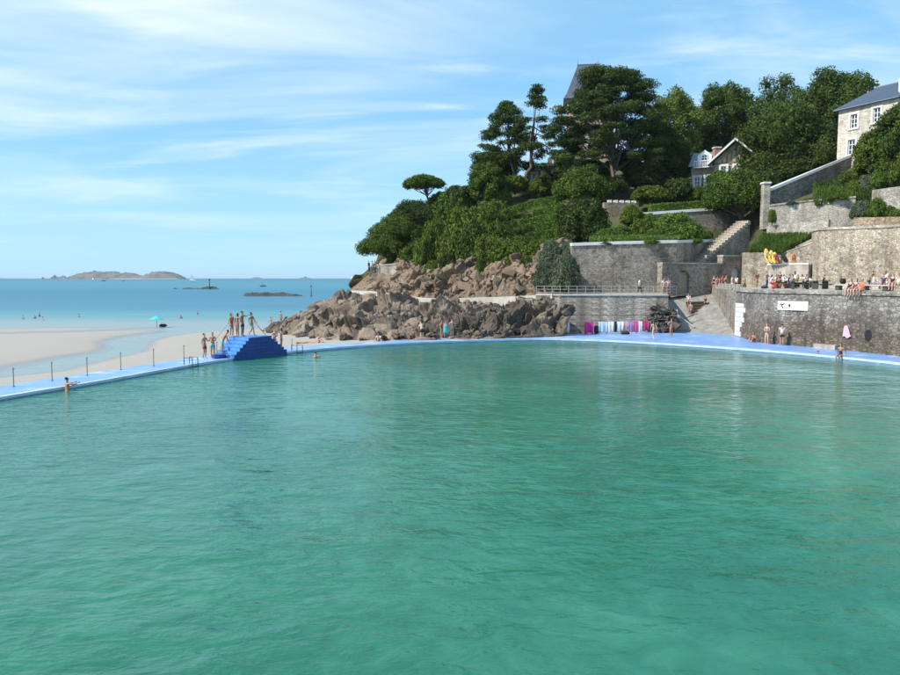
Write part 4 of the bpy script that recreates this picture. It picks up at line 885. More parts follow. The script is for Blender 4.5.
MB().tube([(e[0].x, e[0].y, zev + .02), (e[1].x, e[1].y, zev + .02)], .07, 6).build('gutter', 'slate_pale', root)

# gabled villa among the trees
A, B = xy(711, 106), xy(753, 103.5); d = (B - A).normalized(); nr = V2(-d.y, d.x); Lh = (B - A).length
zb, ze, za = zat(205, 105), zat(160, 105), zat(139.5, 104.5); c = (A + B) / 2
root = empty('gabled_villa', (c.x, c.y, zb), 'tan stone villa with a wide pale-trimmed gable half hidden by trees', 'house')
def facade(m, p, q, z0, zs, zp, th):
    mid = (p + q) / 2; n_ = V2(-(q - p).y, (q - p).x).normalized() * th
    m.add([(p.x, p.y, z0), (q.x, q.y, z0), (q.x, q.y, zs), (mid.x, mid.y, zp), (p.x, p.y, zs)] + [(v.x + n_.x, v.y + n_.y, z) for v, z in ((p, z0), (q, z0), (q, zs), (mid, zp), (p, zs))],
          [(0, 1, 2, 3, 4), (9, 8, 7, 6, 5), (0, 5, 6, 1), (1, 6, 7, 2), (2, 7, 8, 3), (3, 8, 9, 4), (4, 9, 5, 0)])
m = MB(); facade(m, A, B, zb, ze, za - .35, .5); m.build('gable_wall', 'stone_tower', root)
MB().wall([B + nr * .5, B + nr * 8], zb, ze, .4).build('wall', 'brick_red', root); MB().wall([A + nr * 8, A + nr * .5], zb, ze, .4).build('wall', 'stone_tower', root)
def slope(m, p, q, zp, zq, depth, th=.22, front=-1.0):
    a0, a1, b0, b1 = p + nr * front, p + nr * depth, q + nr * front, q + nr * depth
    m.add([(a0.x, a0.y, zp), (b0.x, b0.y, zq), (b1.x, b1.y, zq), (a1.x, a1.y, zp), (a0.x, a0.y, zp + th), (b0.x, b0.y, zq + th), (b1.x, b1.y, zq + th), (a1.x, a1.y, zp + th)],
          [(3, 2, 1, 0), (4, 5, 6, 7), (0, 1, 5, 4), (1, 2, 6, 5), (2, 3, 7, 6), (3, 0, 4, 7)])
for sgn, pt in ((-1, A), (1, B)):
    m = MB(); eave = pt + d * sgn * .9; slope(m, eave, c, ze - .55, za, 8.2); rf = m.build('roof_slope', 'slate', root)
    m = MB(); slope(m, eave - d * sgn * .0, c, ze - .72, za - .17, -.88, .34, -1.06); m.build('barge_board', 'whitewash', rf)
for k in range(9):                                        # exposed timbers under the gable
    s = Lh * (k + .6) / 9.2; p = A + d * s; zt = ze + (za - ze) * (1 - abs(s / Lh - .5) * 2) - .9
    if zt > ze - .4: MB().prism([p - nr * .06, p + d * .16 - nr * .06, p + d * .16, p], ze - .35, zt).build('timber', 'timber', root)
MB().prism([A - nr * .07, B - nr * .07, B, A], ze - .55, ze - .35).build('timber_beam', 'timber', root)
for s in (1.3, 3.1, 5.0): window(root, A - nr * .32, d, nr, s, ze - 2.3, .75, 1.45, True, .05)
for px, dz in ((713, .1), (753.5, .9)):
    p = xy(px, 107); m = MB(); m.box((p.x, p.y, za - 2.2 + dz), (.9, .8, 2.6)); m.build('chimney', 'brick_red', root)
    MB().box((p.x, p.y, za - .82 + dz), (1.1, 1.0, .16)).build('chimney_cap', 'whitewash', root)
# villa's left wing with dormer and balcony
A2, B2 = xy(688.5, 109), xy(711.5, 107.4); d = (B2 - A2).normalized(); nr = V2(-d.y, d.x); Lw = (B2 - A2).length
zt2 = zat(166, 108); MB().wall([A2, B2 - d * .02], zb, zt2, 6).build('wing_wall', 'stone_tower', root)
m = MB(); a0, a1 = A2 - nr * .4 - d * .4, B2 - nr * .4; b0, b1 = A2 + nr * 1.2, B2 + nr * 1.2
zw = zat(151, 108); m.add([(a0.x, a0.y, zt2), (a1.x, a1.y, zt2), (b1.x, b1.y, zw), (b0.x, b0.y, zw), (b0.x + nr.x * 5, b0.y + nr.y * 5, zw), (b1.x + nr.x * 5, b1.y + nr.y * 5, zw), (a0.x + nr.x * 7, a0.y + nr.y * 7, zt2), (a1.x + nr.x * 7, a1.y + nr.y * 7, zt2)],
    [(0, 1, 2, 3), (3, 2, 5, 4), (4, 5, 7, 6), (0, 3, 4, 6), (1, 7, 5, 2), (0, 6, 7, 1)]); m.build('mansard_roof', 'slate_pale', root)
q = A2 + d * (Lw * .58); m = MB(); facade(m, q - d * 1.0 - nr * .45, q + d * 1.0 - nr * .45, zt2, zt2 + 1.5, zt2 + 2.3, 1.2); dm = m.build('dormer', 'white_paint', root)
window(root, q - nr * .72, d, nr, 0, zt2 + .25, .85, 1.35, False)
MB().prism([q - d * 1.4 - nr * 1.1, q + d * 1.5 - nr * 1.1, q + d * 1.5 - nr * .02, q - d * 1.4 - nr * .02], zt2 - .35, zt2 - .2).build('balcony_floor', 'whitewash', root)
m = MB()
for k in range(10): p = q + d * (-1.35 + 2.8 * k / 9) - nr * 1.05; m.box((p.x, p.y, zt2 + .2), (.07, .07, .8))
m.prism([q - d * 1.4 - nr * 1.12, q + d * 1.5 - nr * 1.12, q + d * 1.5 - nr * 1.0, q - d * 1.4 - nr * 1.0], zt2 + .6, zt2 + .68); m.build('balustrade', 'white_paint', root)
for s in (.9, 2.5): window(root, A2 - nr * .32, d, nr, s, zt2 - 3.2, .8, 1.6, True, .05)

# pavilion tower behind the pine
A, B = xy(564.5, 122), xy(606, 121); d = (B - A).normalized(); nr = V2(-d.y, d.x); dep = 7.0
zb, zev, zt = zat(190, 122), zat(98.5, 122), zat(66, 124)
root = empty('pavilion_tower', (A.x, A.y, zb), 'tall stone tower with steep slate pavilion roof behind the big pine', 'tower')
Cc, Dd = B + nr * dep, A + nr * dep
s1 = (xy(589.5, 121.5) - A).length
m = MB(); wall_holes(m, A, B, zb, zev, .5, [(s1 - .45, s1 + .45, zat(144, 121.5), zat(135.5, 121.5), False), (1.6, 2.6, zat(112, 121.6), zat(102, 121.6), False), (4.4, 5.4, zat(112, 121.6), zat(102, 121.6), False)]); m.build('wall', 'stone_tower', root)
MB().wall([B + nr * .5, Cc], zb, zev, .5).build('wall', 'stone_tower', root); MB().wall([Dd, A + nr * .5], zb, zev, .5).build('wall', 'stone_tower', root); MB().wall([Cc, Dd], zb, zev, .5).build('wall', 'stone_tower', root)
window(root, A, d, nr, s1, zat(144, 121.5), .9, zat(135.5, 121.5) - zat(144, 121.5), True)
for s in (2.1, 4.9): window(root, A, d, nr, s, zat(112, 121.6), 1.0, zat(102, 121.6) - zat(112, 121.6), True)
def ring(o, z):
    return [(q.x, q.y, z) for q in (A - d * o - nr * o, B + d * o - nr * o, Cc + d * o + nr * o, Dd - d * o + nr * o)]
m = MB(); R0, R1, R2 = ring(.55, zev - .1), ring(.0, zev + .9), ring(-1.75, zt)
m.add(R0 + R1 + R2, [(3, 2, 1, 0)] + [(k, (k + 1) % 4, 4 + (k + 1) % 4, 4 + k) for k in range(4)] + [(4 + k, 4 + (k + 1) % 4, 8 + (k + 1) % 4, 8 + k) for k in range(4)] + [(8, 9, 10, 11)])
rf = m.build('roof', 'slate_tower', root) if 'slate_tower' in MATS else (plain('slate_tower', (0.085, 0.095, 0.12), .4, .2, 3), m.build('roof', 'slate_tower', root))[1]
m = MB(); T = ring(-1.75, zt + .05); m.tube(T + T[:1], .09, 5); m.build('ridge_crest', 'slate_pale', rf)
for k in (0, 1): MB().tube([T[k], (T[k][0], T[k][1], zt + .8)], [.09, .03], 6).build('finial', 'slate_pale', rf)
# small brick house peeping between the pines
A, B = xy(526.5, 119), xy(551, 118); d = (B - A).normalized(); nr = V2(-d.y, d.x); ze, za = zat(170, 118.5), zat(163.5, 119)
root = empty('brick_house', (A.x, A.y, ze - 4), 'small brick house with slate roof peeping out between two pines', 'house')
MB().wall([A, B], ze - 5, ze, 5).build('wall', 'brick_red', root)
m = MB(); a0, a1 = A - d * .3 - nr * .3, B + d * .3 - nr * .3; m.add([(a0.x, a0.y, ze), (a1.x, a1.y, ze), (a1.x + nr.x * 2.8, a1.y + nr.y * 2.8, za + .3), (a0.x + nr.x * 2.8, a0.y + nr.y * 2.8, za + .3), (a1.x + nr.x * 5.6, a1.y + nr.y * 5.6, ze), (a0.x + nr.x * 5.6, a0.y + nr.y * 5.6, ze)], [(0, 1, 2, 3), (3, 2, 4, 5), (0, 3, 5), (1, 4, 2), (0, 5, 4, 1)]); rf = m.build('roof', 'slate', root)
for s in (.25, 3.3):
    p = A + d * s + nr * 2.8; MB().box((p.x, p.y, za + .4), (.7, .7, 1.6)).build('chimney', 'brick_red', rf)
for s in (1.2, 2.8): window(root, A - nr * .32, d, nr, s, ze - 1.7, .7, 1.2, True, .05)
# ------------------------------------------------------------------ vegetation
def sphere_grid(nu=9, nv=6):
    th = np.linspace(0, 2 * np.pi, nu); ph = np.linspace(0, np.pi, nv); T, Ph = np.meshgrid(th, ph, indexing='ij')
    return np.stack([np.cos(T) * np.sin(Ph), np.sin(T) * np.sin(Ph), np.cos(Ph)], -1).reshape(-1, 3), grid_faces(nu, nv)
def crown_mesh(name, lobes, leaf, cover, seed, mat, aspect=0.6, core=0.62, up=0.25, spread=0.8):
    """many leaf-sized faces over a cluster of lobes; a dense leafy core in each"""
    rg = np.random.default_rng(seed); Lb = np.array(lobes, float); c, r = Lb[:, :3], Lb[:, 3:6]
    area = 4 * np.pi * ((r[:, 0] * r[:, 1]) ** 1.6 / 3 + (r[:, 0] * r[:, 2]) ** 1.6 / 3 + (r[:, 1] * r[:, 2]) ** 1.6 / 3) ** (1 / 1.6)
    cnt = np.maximum(12, (area * cover / (leaf * leaf * aspect)).astype(int)); idx = np.repeat(np.arange(len(Lb)), cnt); n = len(idx)
    d = rg.normal(size=(n, 3)); d[:, 2] += up; d /= np.linalg.norm(d, axis=1, keepdims=True)
    lump = 1 + 0.30 * vnoise(d * 2.2 + idx[:, None] * 3.1, seed) + 0.16 * vnoise(d * 5.0 + idx[:, None] * 1.7, seed + 1)
    rad = (0.58 + 0.50 * rg.random(n) ** 0.8) * lump
    P = c[idx] + d * r[idx] * rad[:, None]
    keep = np.ones(n, bool)
    for k in range(len(Lb)):
        q = (P - c[k]) / r[k]; keep &= ~(((q * q).sum(1) < 0.42) & (idx != k))
    P, d = P[keep], d[keep]; n = len(P)
    N = d * 0.75 + rg.normal(size=(n, 3)) * spread * 0.6; N /= np.linalg.norm(N, axis=1, keepdims=True)
    a = np.cross(N, rg.normal(size=(n, 3))); a /= np.linalg.norm(a, axis=1, keepdims=True); b = np.cross(N, a)
    s = leaf * (0.6 + 0.8 * rg.random(n))[:, None]
    V = np.stack([P - a * s * .6, P + b * s * aspect * .5 + N * s * .1, P + a * s * .6, P - b * s * aspect * .5 + N * s * .1], 1).reshape(-1, 3)
    F = np.arange(n * 4).reshape(-1, 4)
    if core:
        sv, sf = sphere_grid(); Vs, Fs, o = [V], [F], len(V)
        for k in range(len(Lb)):
            lv = sv * (core * (1 + 0.25 * vnoise(sv * 2.3 + k * 5.0, seed + 7)))[:, None] * r[k] + c[k]; Vs.append(lv); Fs.append(sf + o); o += len(lv)
        V, F = np.concatenate(Vs), np.concatenate(Fs)
    return np_mesh(name, V, F, mat)
def lobes_for(kind, W_, H_, seed, D_=None, k=None):
    """lobes in a crown box W x D x H whose underside is at z=0"""
    r = random.Random(seed); D_ = D_ or W_ * 0.85; out = []
    if kind == 'umbrella':
        for i in range(k or 30):
            q = math.sqrt((i + .5) / (k or 30)); a = i * 2.4 + r.uniform(-.3, .3); rx = W_ * r.uniform(.11, .17)
            out.append((q * .84 * (W_ / 2 - rx * .5) * math.cos(a), q * .84 * (D_ / 2 - rx * .5) * math.sin(a), H_ * (.68 - .42 * q * q) + r.uniform(-.05, .05) * H_, rx, rx * .9, H_ * r.uniform(.22, .32)))
    elif kind == 'pine':
        for i in range(k or 40):
            t = (i + .5) / (k or 40); prof = math.sin(min(1, .30 + t * (.78 if k < 80 else .60)) * math.pi) ** .6 * (1 - (.30 if k < 80 else .12) * t); a = i * 2.4 + r.uniform(-.5, .5)
            q = r.uniform(.45, 1.0); rx = W_ * r.uniform(.06, .115) * (.8 if k > 80 else 1)
            out.append((q * prof * (W_ / 2 - rx * .6) * math.cos(a), q * prof * (D_ / 2 - rx * .6) * math.sin(a), H_ * (.06 + .86 * t) + r.uniform(-.04, .04) * H_, rx, rx * .9, rx * r.uniform(.38, .58)))
    elif kind == 'broad':
        for i in range(k or 46):
            z = 1 - 1.75 * (i + .5) / (k or 46); a = i * 2.4 + r.uniform(-.4, .4); q = r.uniform(.55, .86); rx = W_ * r.uniform(.10, .17); s = math.sqrt(max(0, 1 - z * z))
            out.append((q * s * (W_ / 2) * math.cos(a), q * s * (D_ / 2) * math.sin(a), H_ * (.48 + .46 * z * q) - rx * .15, rx, rx, rx * r.uniform(.7, .95)))
    else:                                               # bush
        for i in range(k or 26):
            z = 1 - .95 * (i + .5) / (k or 26); a = i * 2.4 + r.uniform(-.4, .4); q = r.uniform(.6, .85); rx = W_ * r.uniform(.13, .20); s = math.sqrt(max(0, 1 - z * z))
            out.append((q * s * (W_ / 2) * math.cos(a), q * s * (D_ / 2) * math.sin(a), H_ * max(.12, .80 * z * q), rx, rx, min(rx, H_ * .3) * r.uniform(.75, 1.0)))
    return out
def tree(name, label, kind, base, box, Y, leafm, leaf=0.3, cover=1.5, seed=1, bark='bark', group=None, lean=0.0, depth=None, k=None, core=0.62, tr=None, cat='tree', cut=None):
    """base: (px, py) of the trunk's foot; box: (px0, px1, py_top, py_bottom) of the crown, both at depth Y"""
    b = at(base[0], base[1], Y); l, rr = at(box[0], box[2], Y), at(box[1], box[3], Y); W_, H_ = rr.x - l.x, l.z - rr.z
    o = Vector(((l.x + rr.x) / 2 - b.x, 0, rr.z - b.z)); lb = [(x + o.x, y + o.y, z + o.z, a, c_, e) for x, y, z, a, c_, e in lobes_for(kind, W_, H_, seed, depth, k)]
    if cut: lb = [q for q in lb if cut(q[0] - o.x, q[2] - o.z, W_, H_)]
    ext = np.array(lb); f = .97                             # fit the lobes to the crown's measured box
    x0, x1, z0, z1 = (ext[:, 0] - ext[:, 3] * f).min(), (ext[:, 0] + ext[:, 3] * f).max(), (ext[:, 2] - ext[:, 5] * f).min(), (ext[:, 2] + ext[:, 5] * f).max()
    kx, kz = W_ / (x1 - x0), H_ / (z1 - z0)
    lb = [((q[0] - (x0 + x1) / 2) * kx + o.x, q[1] * kx, (q[2] - z0) * kz + o.z, q[3] * kx, q[4] * kx, q[5] * kz) for q in lb]
    root = empty(name, b, label, cat, group)
    link('crown', crown_mesh('crown', lb, leaf, cover, seed, leafm, core=core), root)
    m = MB(); rt = tr or max(.18, .035 * (o.z + H_)); top = Vector((o.x * .8, 0, o.z + H_ * (.55 if kind != 'umbrella' else .35)))
    mid = Vector((o.x * .25 + rt * 1.5, rt, max(.5, o.z * .55))); ln = [Vector((0, 0, -.6)), Vector((rt * .3, 0, .4)), mid, top.lerp(mid, .45) + Vector((-rt, 0, 0)), top]
    m.tube(ln, [rt * 1.25, rt, rt * .8, rt * .6, rt * .2], 8); r = random.Random(seed)
    for j, q in enumerate(lb):
        if j % (2 if kind != 'pine' else 4) == 0 or (kind == 'umbrella' and j % 2):
            t = r.uniform(.15, .85); s0 = mid.lerp(top, t) if q[2] > mid.z else mid.lerp(Vector((0, 0, .4)), .15); e = Vector(q[:3])
            m.tube([s0, s0.lerp(e, .5) + Vector((0, 0, -.06 * (e - s0).length)), e], [rt * .32, rt * .2, rt * .07], 5, False)
    v = np.array(m.v); me = bpy.data.meshes.new('trunk'); me.from_pydata(m.v, [], m.f); me.update(); me.polygons.foreach_set('use_smooth', [True] * len(me.polygons)); me.materials.append(MATS[bark]); link('trunk', me, root)
    return root
G_T = 'trees crowning the hill'
tree('umbrella_pine', 'lone umbrella pine standing out against the sky on the headland', 'umbrella', (427, 212), (402, 446, 175, 189), 112, 'leaf_umbrella', .2, 1.5, 3, tr=.2, k=44)
tree('coast_pine', 'lowest flat wind-swept pine overhanging the viewpoint at the tip', 'umbrella', (389, 268), (355, 406, 233, 256), 102, 'leaf_umbrella', .2, 1.4, 5, tr=.22, k=40, core=.45)
tree('coast_pine', 'flat wind-swept pine one layer above the viewpoint pine', 'umbrella', (400, 262), (367, 426, 217, 245), 104.5, 'leaf_umbrella', .2, 1.4, 6, tr=.22, k=40, core=.45)
tree('coast_pine', 'flat wind-swept pine high behind the tip of the headland', 'umbrella', (416, 250), (384, 442, 201, 232), 107.5, 'leaf_pine', .2, 1.4, 7, tr=.24, k=40, core=.45)
tree('tall_pine', 'broad dark pine left of the slender pine, trunk against the sky', 'pine', (514, 176), (470, 541, 101, 172), 116, 'leaf_pine', .22, 1.1, 11, k=78, tr=.34, core=.4)
tree('tall_pine', 'slender tall pine with a high tuft between the two broad pines', 'pine', (526, 176), (506, 566, 84, 160), 113, 'leaf_pine', .22, 1.1, 17, k=50, tr=.32, core=.4, cut=lambda x, z, w, h: not (abs(z / h - .62) < .07) and not (x > w * .22 and z > h * .5))
tree('big_pine', 'largest spreading pine in front of the pavilion tower', 'pine', (611, 190), (546, 672, 66, 182), 107, 'leaf_pine', .22, 1.25, 23, k=170, tr=.5, core=.5, depth=12, cut=lambda x, z, w, h: not (x < -w * .22 and z > h * .70) and not (z < h * .28 and abs(x) < w * .12) and not (x > w * .36 and z > h * .66))
tree('low_pine', 'low dark pine spreading beneath the slender pine', 'pine', (556, 190), (536, 600, 132, 186), 110, 'leaf_pine', .27, 1.4, 29, k=34, tr=.3)
tree('light_tree', 'yellow-green airy tree just right of the largest pine', 'broad', (674, 195), (648, 702, 88, 166), 119, 'leaf_light', .32, 1.0, 31, tr=.3, core=.45)
tree('broad_tree', 'wide leafy tree behind the gabled villa roof', 'broad', (722, 185), (688, 764, 82, 168), 126, 'leaf_broad', .34, 1.3, 33, tr=.4)
tree('airy_tree', 'tall open-crowned tree right behind the villa chimney', 'broad', (776, 175), (748, 803, 74, 148), 129, 'leaf_broad', .32, .8, 35, tr=.32, core=.35, k=30)
tree('broad_tree', 'dense tree standing behind the granite house', 'broad', (836, 160), (797, 872, 70, 138), 119, 'leaf_broad', .32, 1.1, 37, tr=.36, core=.5)
tree('dark_tree', 'dense dark tree between villa and granite house', 'broad', (786, 200), (737, 833, 101, 198), 104, 'leaf_broad', .30, 1.5, 41, tr=.5, depth=9)
tree('dark_tree', 'dark leafy tree filling the gap behind the villa wing', 'broad', (668, 205), (640, 692, 128, 205), 111, 'leaf_pine', .30, 1.4, 43, tr=.4, depth=7)
tree('spreading_tree', 'rounded spreading tree in front of the villa, above the stair', 'umbrella', (742, 236), (703, 766, 168, 212), 94.5, 'leaf_umbrella', .24, 1.6, 47, tr=.36, k=60, bark='bark')
tree('garden_tree', 'dark tree beside the right corner of the granite house', 'broad', (894, 190), (878, 936, 100, 188), 86, 'leaf_broad', .27, 1.4, 51, tr=.3)
tree('garden_tree', 'small bright tree growing against the house front', 'broad', (869, 178), (855, 886, 129, 176), 88.4, 'leaf_bush', .24, 1.4, 53, tr=.2, depth=4)
tree('umbrella_pine', 'low umbrella pine with pale stems on the garden slope', 'umbrella', (584, 212), (552, 611, 166, 204), 102.5, 'leaf_umbrella', .24, 1.6, 57, tr=.24, bark='bark_pale')
tree('dark_tree', 'round dark evergreen at the left end of the pine row', 'broad', (485, 205), (466, 508, 162, 205), 110, 'leaf_umbrella', .26, 1.4, 59, tr=.25)
tree('dark_tree', 'black-green evergreen hanging over the garden wall', 'broad', (580, 244), (554, 610, 198, 246), 91, 'leaf_pine', .24, 1.6, 61, tr=.3, depth=6)
tree('wall_tree', 'small leafy tree on the garden wall beside the corner', 'bush', (676, 242), (655, 702, 213, 244), 88.5, 'leaf_hedge', .22, 1.3, 63, tr=.12)
for i, (px0, px1, t, b_, Y) in enumerate([(760, 800, 150, 176, 112), (640, 672, 158, 186, 116), (470, 520, 150, 178, 124), (800, 836, 128, 160, 112)]):
    tree('dark_tree', 'dark understorey tree filling the hillside between taller crowns', 'broad', ((px0 + px1) / 2, b_ + 12), (px0, px1, t, b_ + 8), Y, 'leaf_pine' if i != 1 else 'leaf_broad', .28, 1.3, 70 + i, tr=.22, group='understorey trees on the hill')

bush_src = {}
def bush_mesh(kind, i):
    if (kind, i) not in bush_src:
        bush_src[kind, i] = crown_mesh('foliage', lobes_for('bush', 2.0, 1.3, 100 + i * 7 + len(kind), None, 24), .105 if kind != 'leaf_grey' else .085, 1.7, 200 + i, kind, core=.6)
    return bush_src[kind, i]
br = random.Random(8)
stem_me = None
def bush(px, pyb, w_px, h_px, Y, kind, label, group, name='bush'):
    global stem_me
    if stem_me is None:
        m = MB()
        for a in range(6): m.tube([(0, 0, -.3), (.25 * math.cos(a), .25 * math.sin(a), .35), (.6 * math.cos(a + .3), .6 * math.sin(a + .3), .8)], [.05, .035, .012], 5)
        stem_me = bpy.data.meshes.new('stem'); stem_me.from_pydata(m.v, [], m.f); stem_me.materials.append(MATS['bark'])
    root = empty(name, at(px, pyb, Y), label, 'bush', group, br.uniform(0, 6.28)); s = Y / FPX
    root.scale = (w_px * s / 2.1, w_px * s / 2.1 * .9, h_px * s / 1.3)
    link('foliage', bush_mesh(kind, br.randrange(3)), root); link('stem', stem_me, root); return root
LB = 'rounded green bush covering the steep headland slope'; GB = 'bushes on the headland slope'
for px, pyb, w, h, Y, kd in [(508, 246, 24, 24, 98, 'leaf_umbrella'), (520, 250, 24, 20, 96, 'leaf_bush'), (534, 256, 22, 18, 92, 'leaf_umbrella'), (545, 252, 18, 12, 91, 'leaf_bush'), (508, 232, 18, 16, 101, 'leaf_pine'), (526, 232, 18, 10, 98.5, 'leaf_umbrella'), (506, 220, 18, 14, 104, 'leaf_umbrella'), (528, 222, 16, 10, 101, 'leaf_pine'), (552, 262, 20, 14, 88, 'leaf_bush'), (560, 240, 12, 30, 93.5, 'leaf_umbrella'),
    (392, 268, 18, 12, 101, 'leaf_umbrella'), (408, 264, 24, 22, 100, 'leaf_umbrella'), (424, 266, 30, 38, 98, 'leaf_bush'), (436, 262, 40, 50, 99, 'leaf_umbrella'), (452, 268, 38, 52, 97, 'leaf_bush'),
    (470, 266, 42, 56, 96, 'leaf_umbrella'), (488, 268, 40, 46, 94, 'leaf_bush'), (505, 270, 44, 44, 92.5, 'leaf_bush'), (518, 268, 34, 30, 91, 'leaf_bush'), (532, 266, 30, 26, 90, 'leaf_bush'),
    (430, 238, 30, 32, 106, 'leaf_umbrella'), (446, 228, 42, 42, 107, 'leaf_umbrella'), (462, 216, 38, 34, 111, 'leaf_pine'), (478, 236, 40, 42, 104, 'leaf_bush'), (495, 226, 36, 36, 106, 'leaf_bush'),
    (440, 208, 30, 20, 114, 'leaf_umbrella'), (455, 202, 26, 20, 116, 'leaf_pine'), (500, 206, 30, 24, 110, 'leaf_bush'), (515, 190, 34, 20, 113, 'leaf_bush'),
    (540, 192, 30, 18, 112, 'leaf_bush'), (478, 252, 36, 40, 99, 'leaf_bush'), (460, 246, 38, 44, 101, 'leaf_bush'), (498, 250, 36, 36, 98, 'leaf_umbrella'),
    (438, 246, 36, 36, 102.5, 'leaf_bush'), (446, 272, 18, 26, 94.5, 'leaf_pine'), (432, 276, 16, 22, 94, 'leaf_bush'), (481, 277, 18, 22, 91.5, 'leaf_bush'), (506, 276, 30, 22, 90, 'leaf_bush'), (525, 274, 26, 20, 88.5, 'leaf_umbrella'), (416, 258, 24, 26, 102, 'leaf_umbrella'), (402, 256, 16, 12, 103, 'leaf_pine'), (410, 250, 26, 22, 104, 'leaf_umbrella'), (396, 262, 16, 14, 102, 'leaf_bush')]:
    bush(px, pyb, w, h, Y, kd, 'small bush hanging over the bare cliff edge' if h < 27 and pyb > 270 else {'leaf_umbrella': 'deep green rounded bush on the steep headland slope', 'leaf_bush': 'brighter green rounded bush on the steep headland slope', 'leaf_pine': 'blackish green bush on the steep headland slope'}[kd], 'bushes over the cliff edge' if h < 27 and pyb > 270 else GB + {'leaf_umbrella': ', deep green', 'leaf_bush': ', bright', 'leaf_pine': ', blackish'}[kd])
for px, pyb, w, h, Y in [(548, 286, 36, 34, 80.5), (563, 289, 36, 40, 79.2), (571, 284, 24, 34, 78.8), (553, 266, 36, 30, 83), (568, 262, 26, 26, 82)]:
    bush(px, pyb, w, h, Y, 'leaf_grey', 'grey-green seaside bush against the end of the garden wall', 'grey-green bushes by the garden wall')
for px, pyb, w, h, Y, kd in [(620, 238, 28, 16, 89, 'leaf_hedge'), (640, 240, 30, 24, 89, 'leaf_bush'), (654, 240, 24, 14, 87.5, 'leaf_hedge'), (606, 240, 26, 14, 88, 'leaf_bush'), (690, 240, 30, 16, 91, 'leaf_bush'), (632, 222, 30, 20, 95, 'leaf_bush'), (648, 226, 24, 16, 94, 'leaf_hedge'), (706, 238, 18, 10, 94, 'leaf_bush')]:
    bush(px, pyb, w, h, Y, kd, 'leafy garden shrub growing behind the white-coped garden wall', 'shrubs behind the garden wall')
for px, pyb, w, h, Y, kd in [(650, 200, 44, 16, 101, 'leaf_bush'), (676, 196, 40, 24, 104, 'leaf_pine'), (640, 186, 40, 20, 108, 'leaf_pine'), (610, 192, 40, 18, 105, 'leaf_pine'), (700, 200, 30, 16, 103, 'leaf_bush'), (725, 200, 30, 18, 100, 'leaf_pine'), (755, 206, 34, 26, 96, 'leaf_pine'), (718, 182, 24, 14, 105, 'leaf_bush'), (770, 186, 50, 26, 100, 'leaf_pine'), (800, 176, 44, 24, 101, 'leaf_pine'), (822, 164, 26, 24, 100, 'leaf_broad'), (590, 176, 50, 20, 112, 'leaf_bush'), (560, 180, 40, 18, 114, 'leaf_bush'), (625, 170, 40, 22, 113, 'leaf_bush')]:
    bush(px, pyb, w, h, Y, kd, 'dark garden bush under the trees near the villa', 'bushes under the hilltop trees')
for px, pyb, w, h, Y, kd in [(822, 204, 22, 16, 89, 'leaf_bush'), (836, 202, 26, 20, 88.5, 'leaf_hedge'), (852, 200, 26, 22, 88.4, 'leaf_bush'), (868, 194, 26, 22, 87.5, 'leaf_grey'), (884, 186, 26, 24, 86, 'leaf_hedge'), (898, 180, 26, 30, 85, 'leaf_bush'), (810, 204, 16, 8, 89.5, 'leaf_bush'), (848, 186, 30, 18, 91, 'leaf_bush'), (825, 190, 26, 12, 92, 'leaf_pine')]:
    bush(px, pyb, w, h, Y, kd, 'wild shrub on the bank below the granite house', 'shrubs on the bank below the house')
for px, pyb, w, h, Y, kd in [(861, 218, 24, 20, 77.5, 'leaf_grey'), (876, 217, 24, 24, 76.5, 'leaf_hedge'), (891, 216, 16, 12, 75.5, 'leaf_bush'), (897, 217, 20, 10, 74, 'leaf_bush')]:
    bush(px, pyb, w, h, Y, kd, 'straggly shrub growing on top of the brown wall over the bastion', 'shrubs over the bastion')
bush(772, 222, 10, 16, 84, 'leaf_hedge', 'small bright plant in the corner by the gate post', None); bush(764, 246, 12, 18, 82.5, 'leaf_bush', 'small shrub above the square stone pier', None)
for px, pyb, w, h, Y, kd in [(604, 245, 20, 5, 81.2, 'leaf_bush'), (650, 244, 26, 6, 81.6, 'leaf_bush'), (694, 243, 22, 6, 86, 'leaf_bush'), (792, 205, 18, 5, 88.3, 'leaf_grey'), (836, 200, 24, 8, 86.2, 'leaf_bush'), (846, 228.5, 14, 4, 71, 'leaf_grey'), (884, 228.5, 18, 4, 67.6, 'leaf_bush')]:
    bush(px, pyb, w, h, Y, kd, 'tuft of wall plants spilling over a stone wall top', 'plants spilling over the walls')
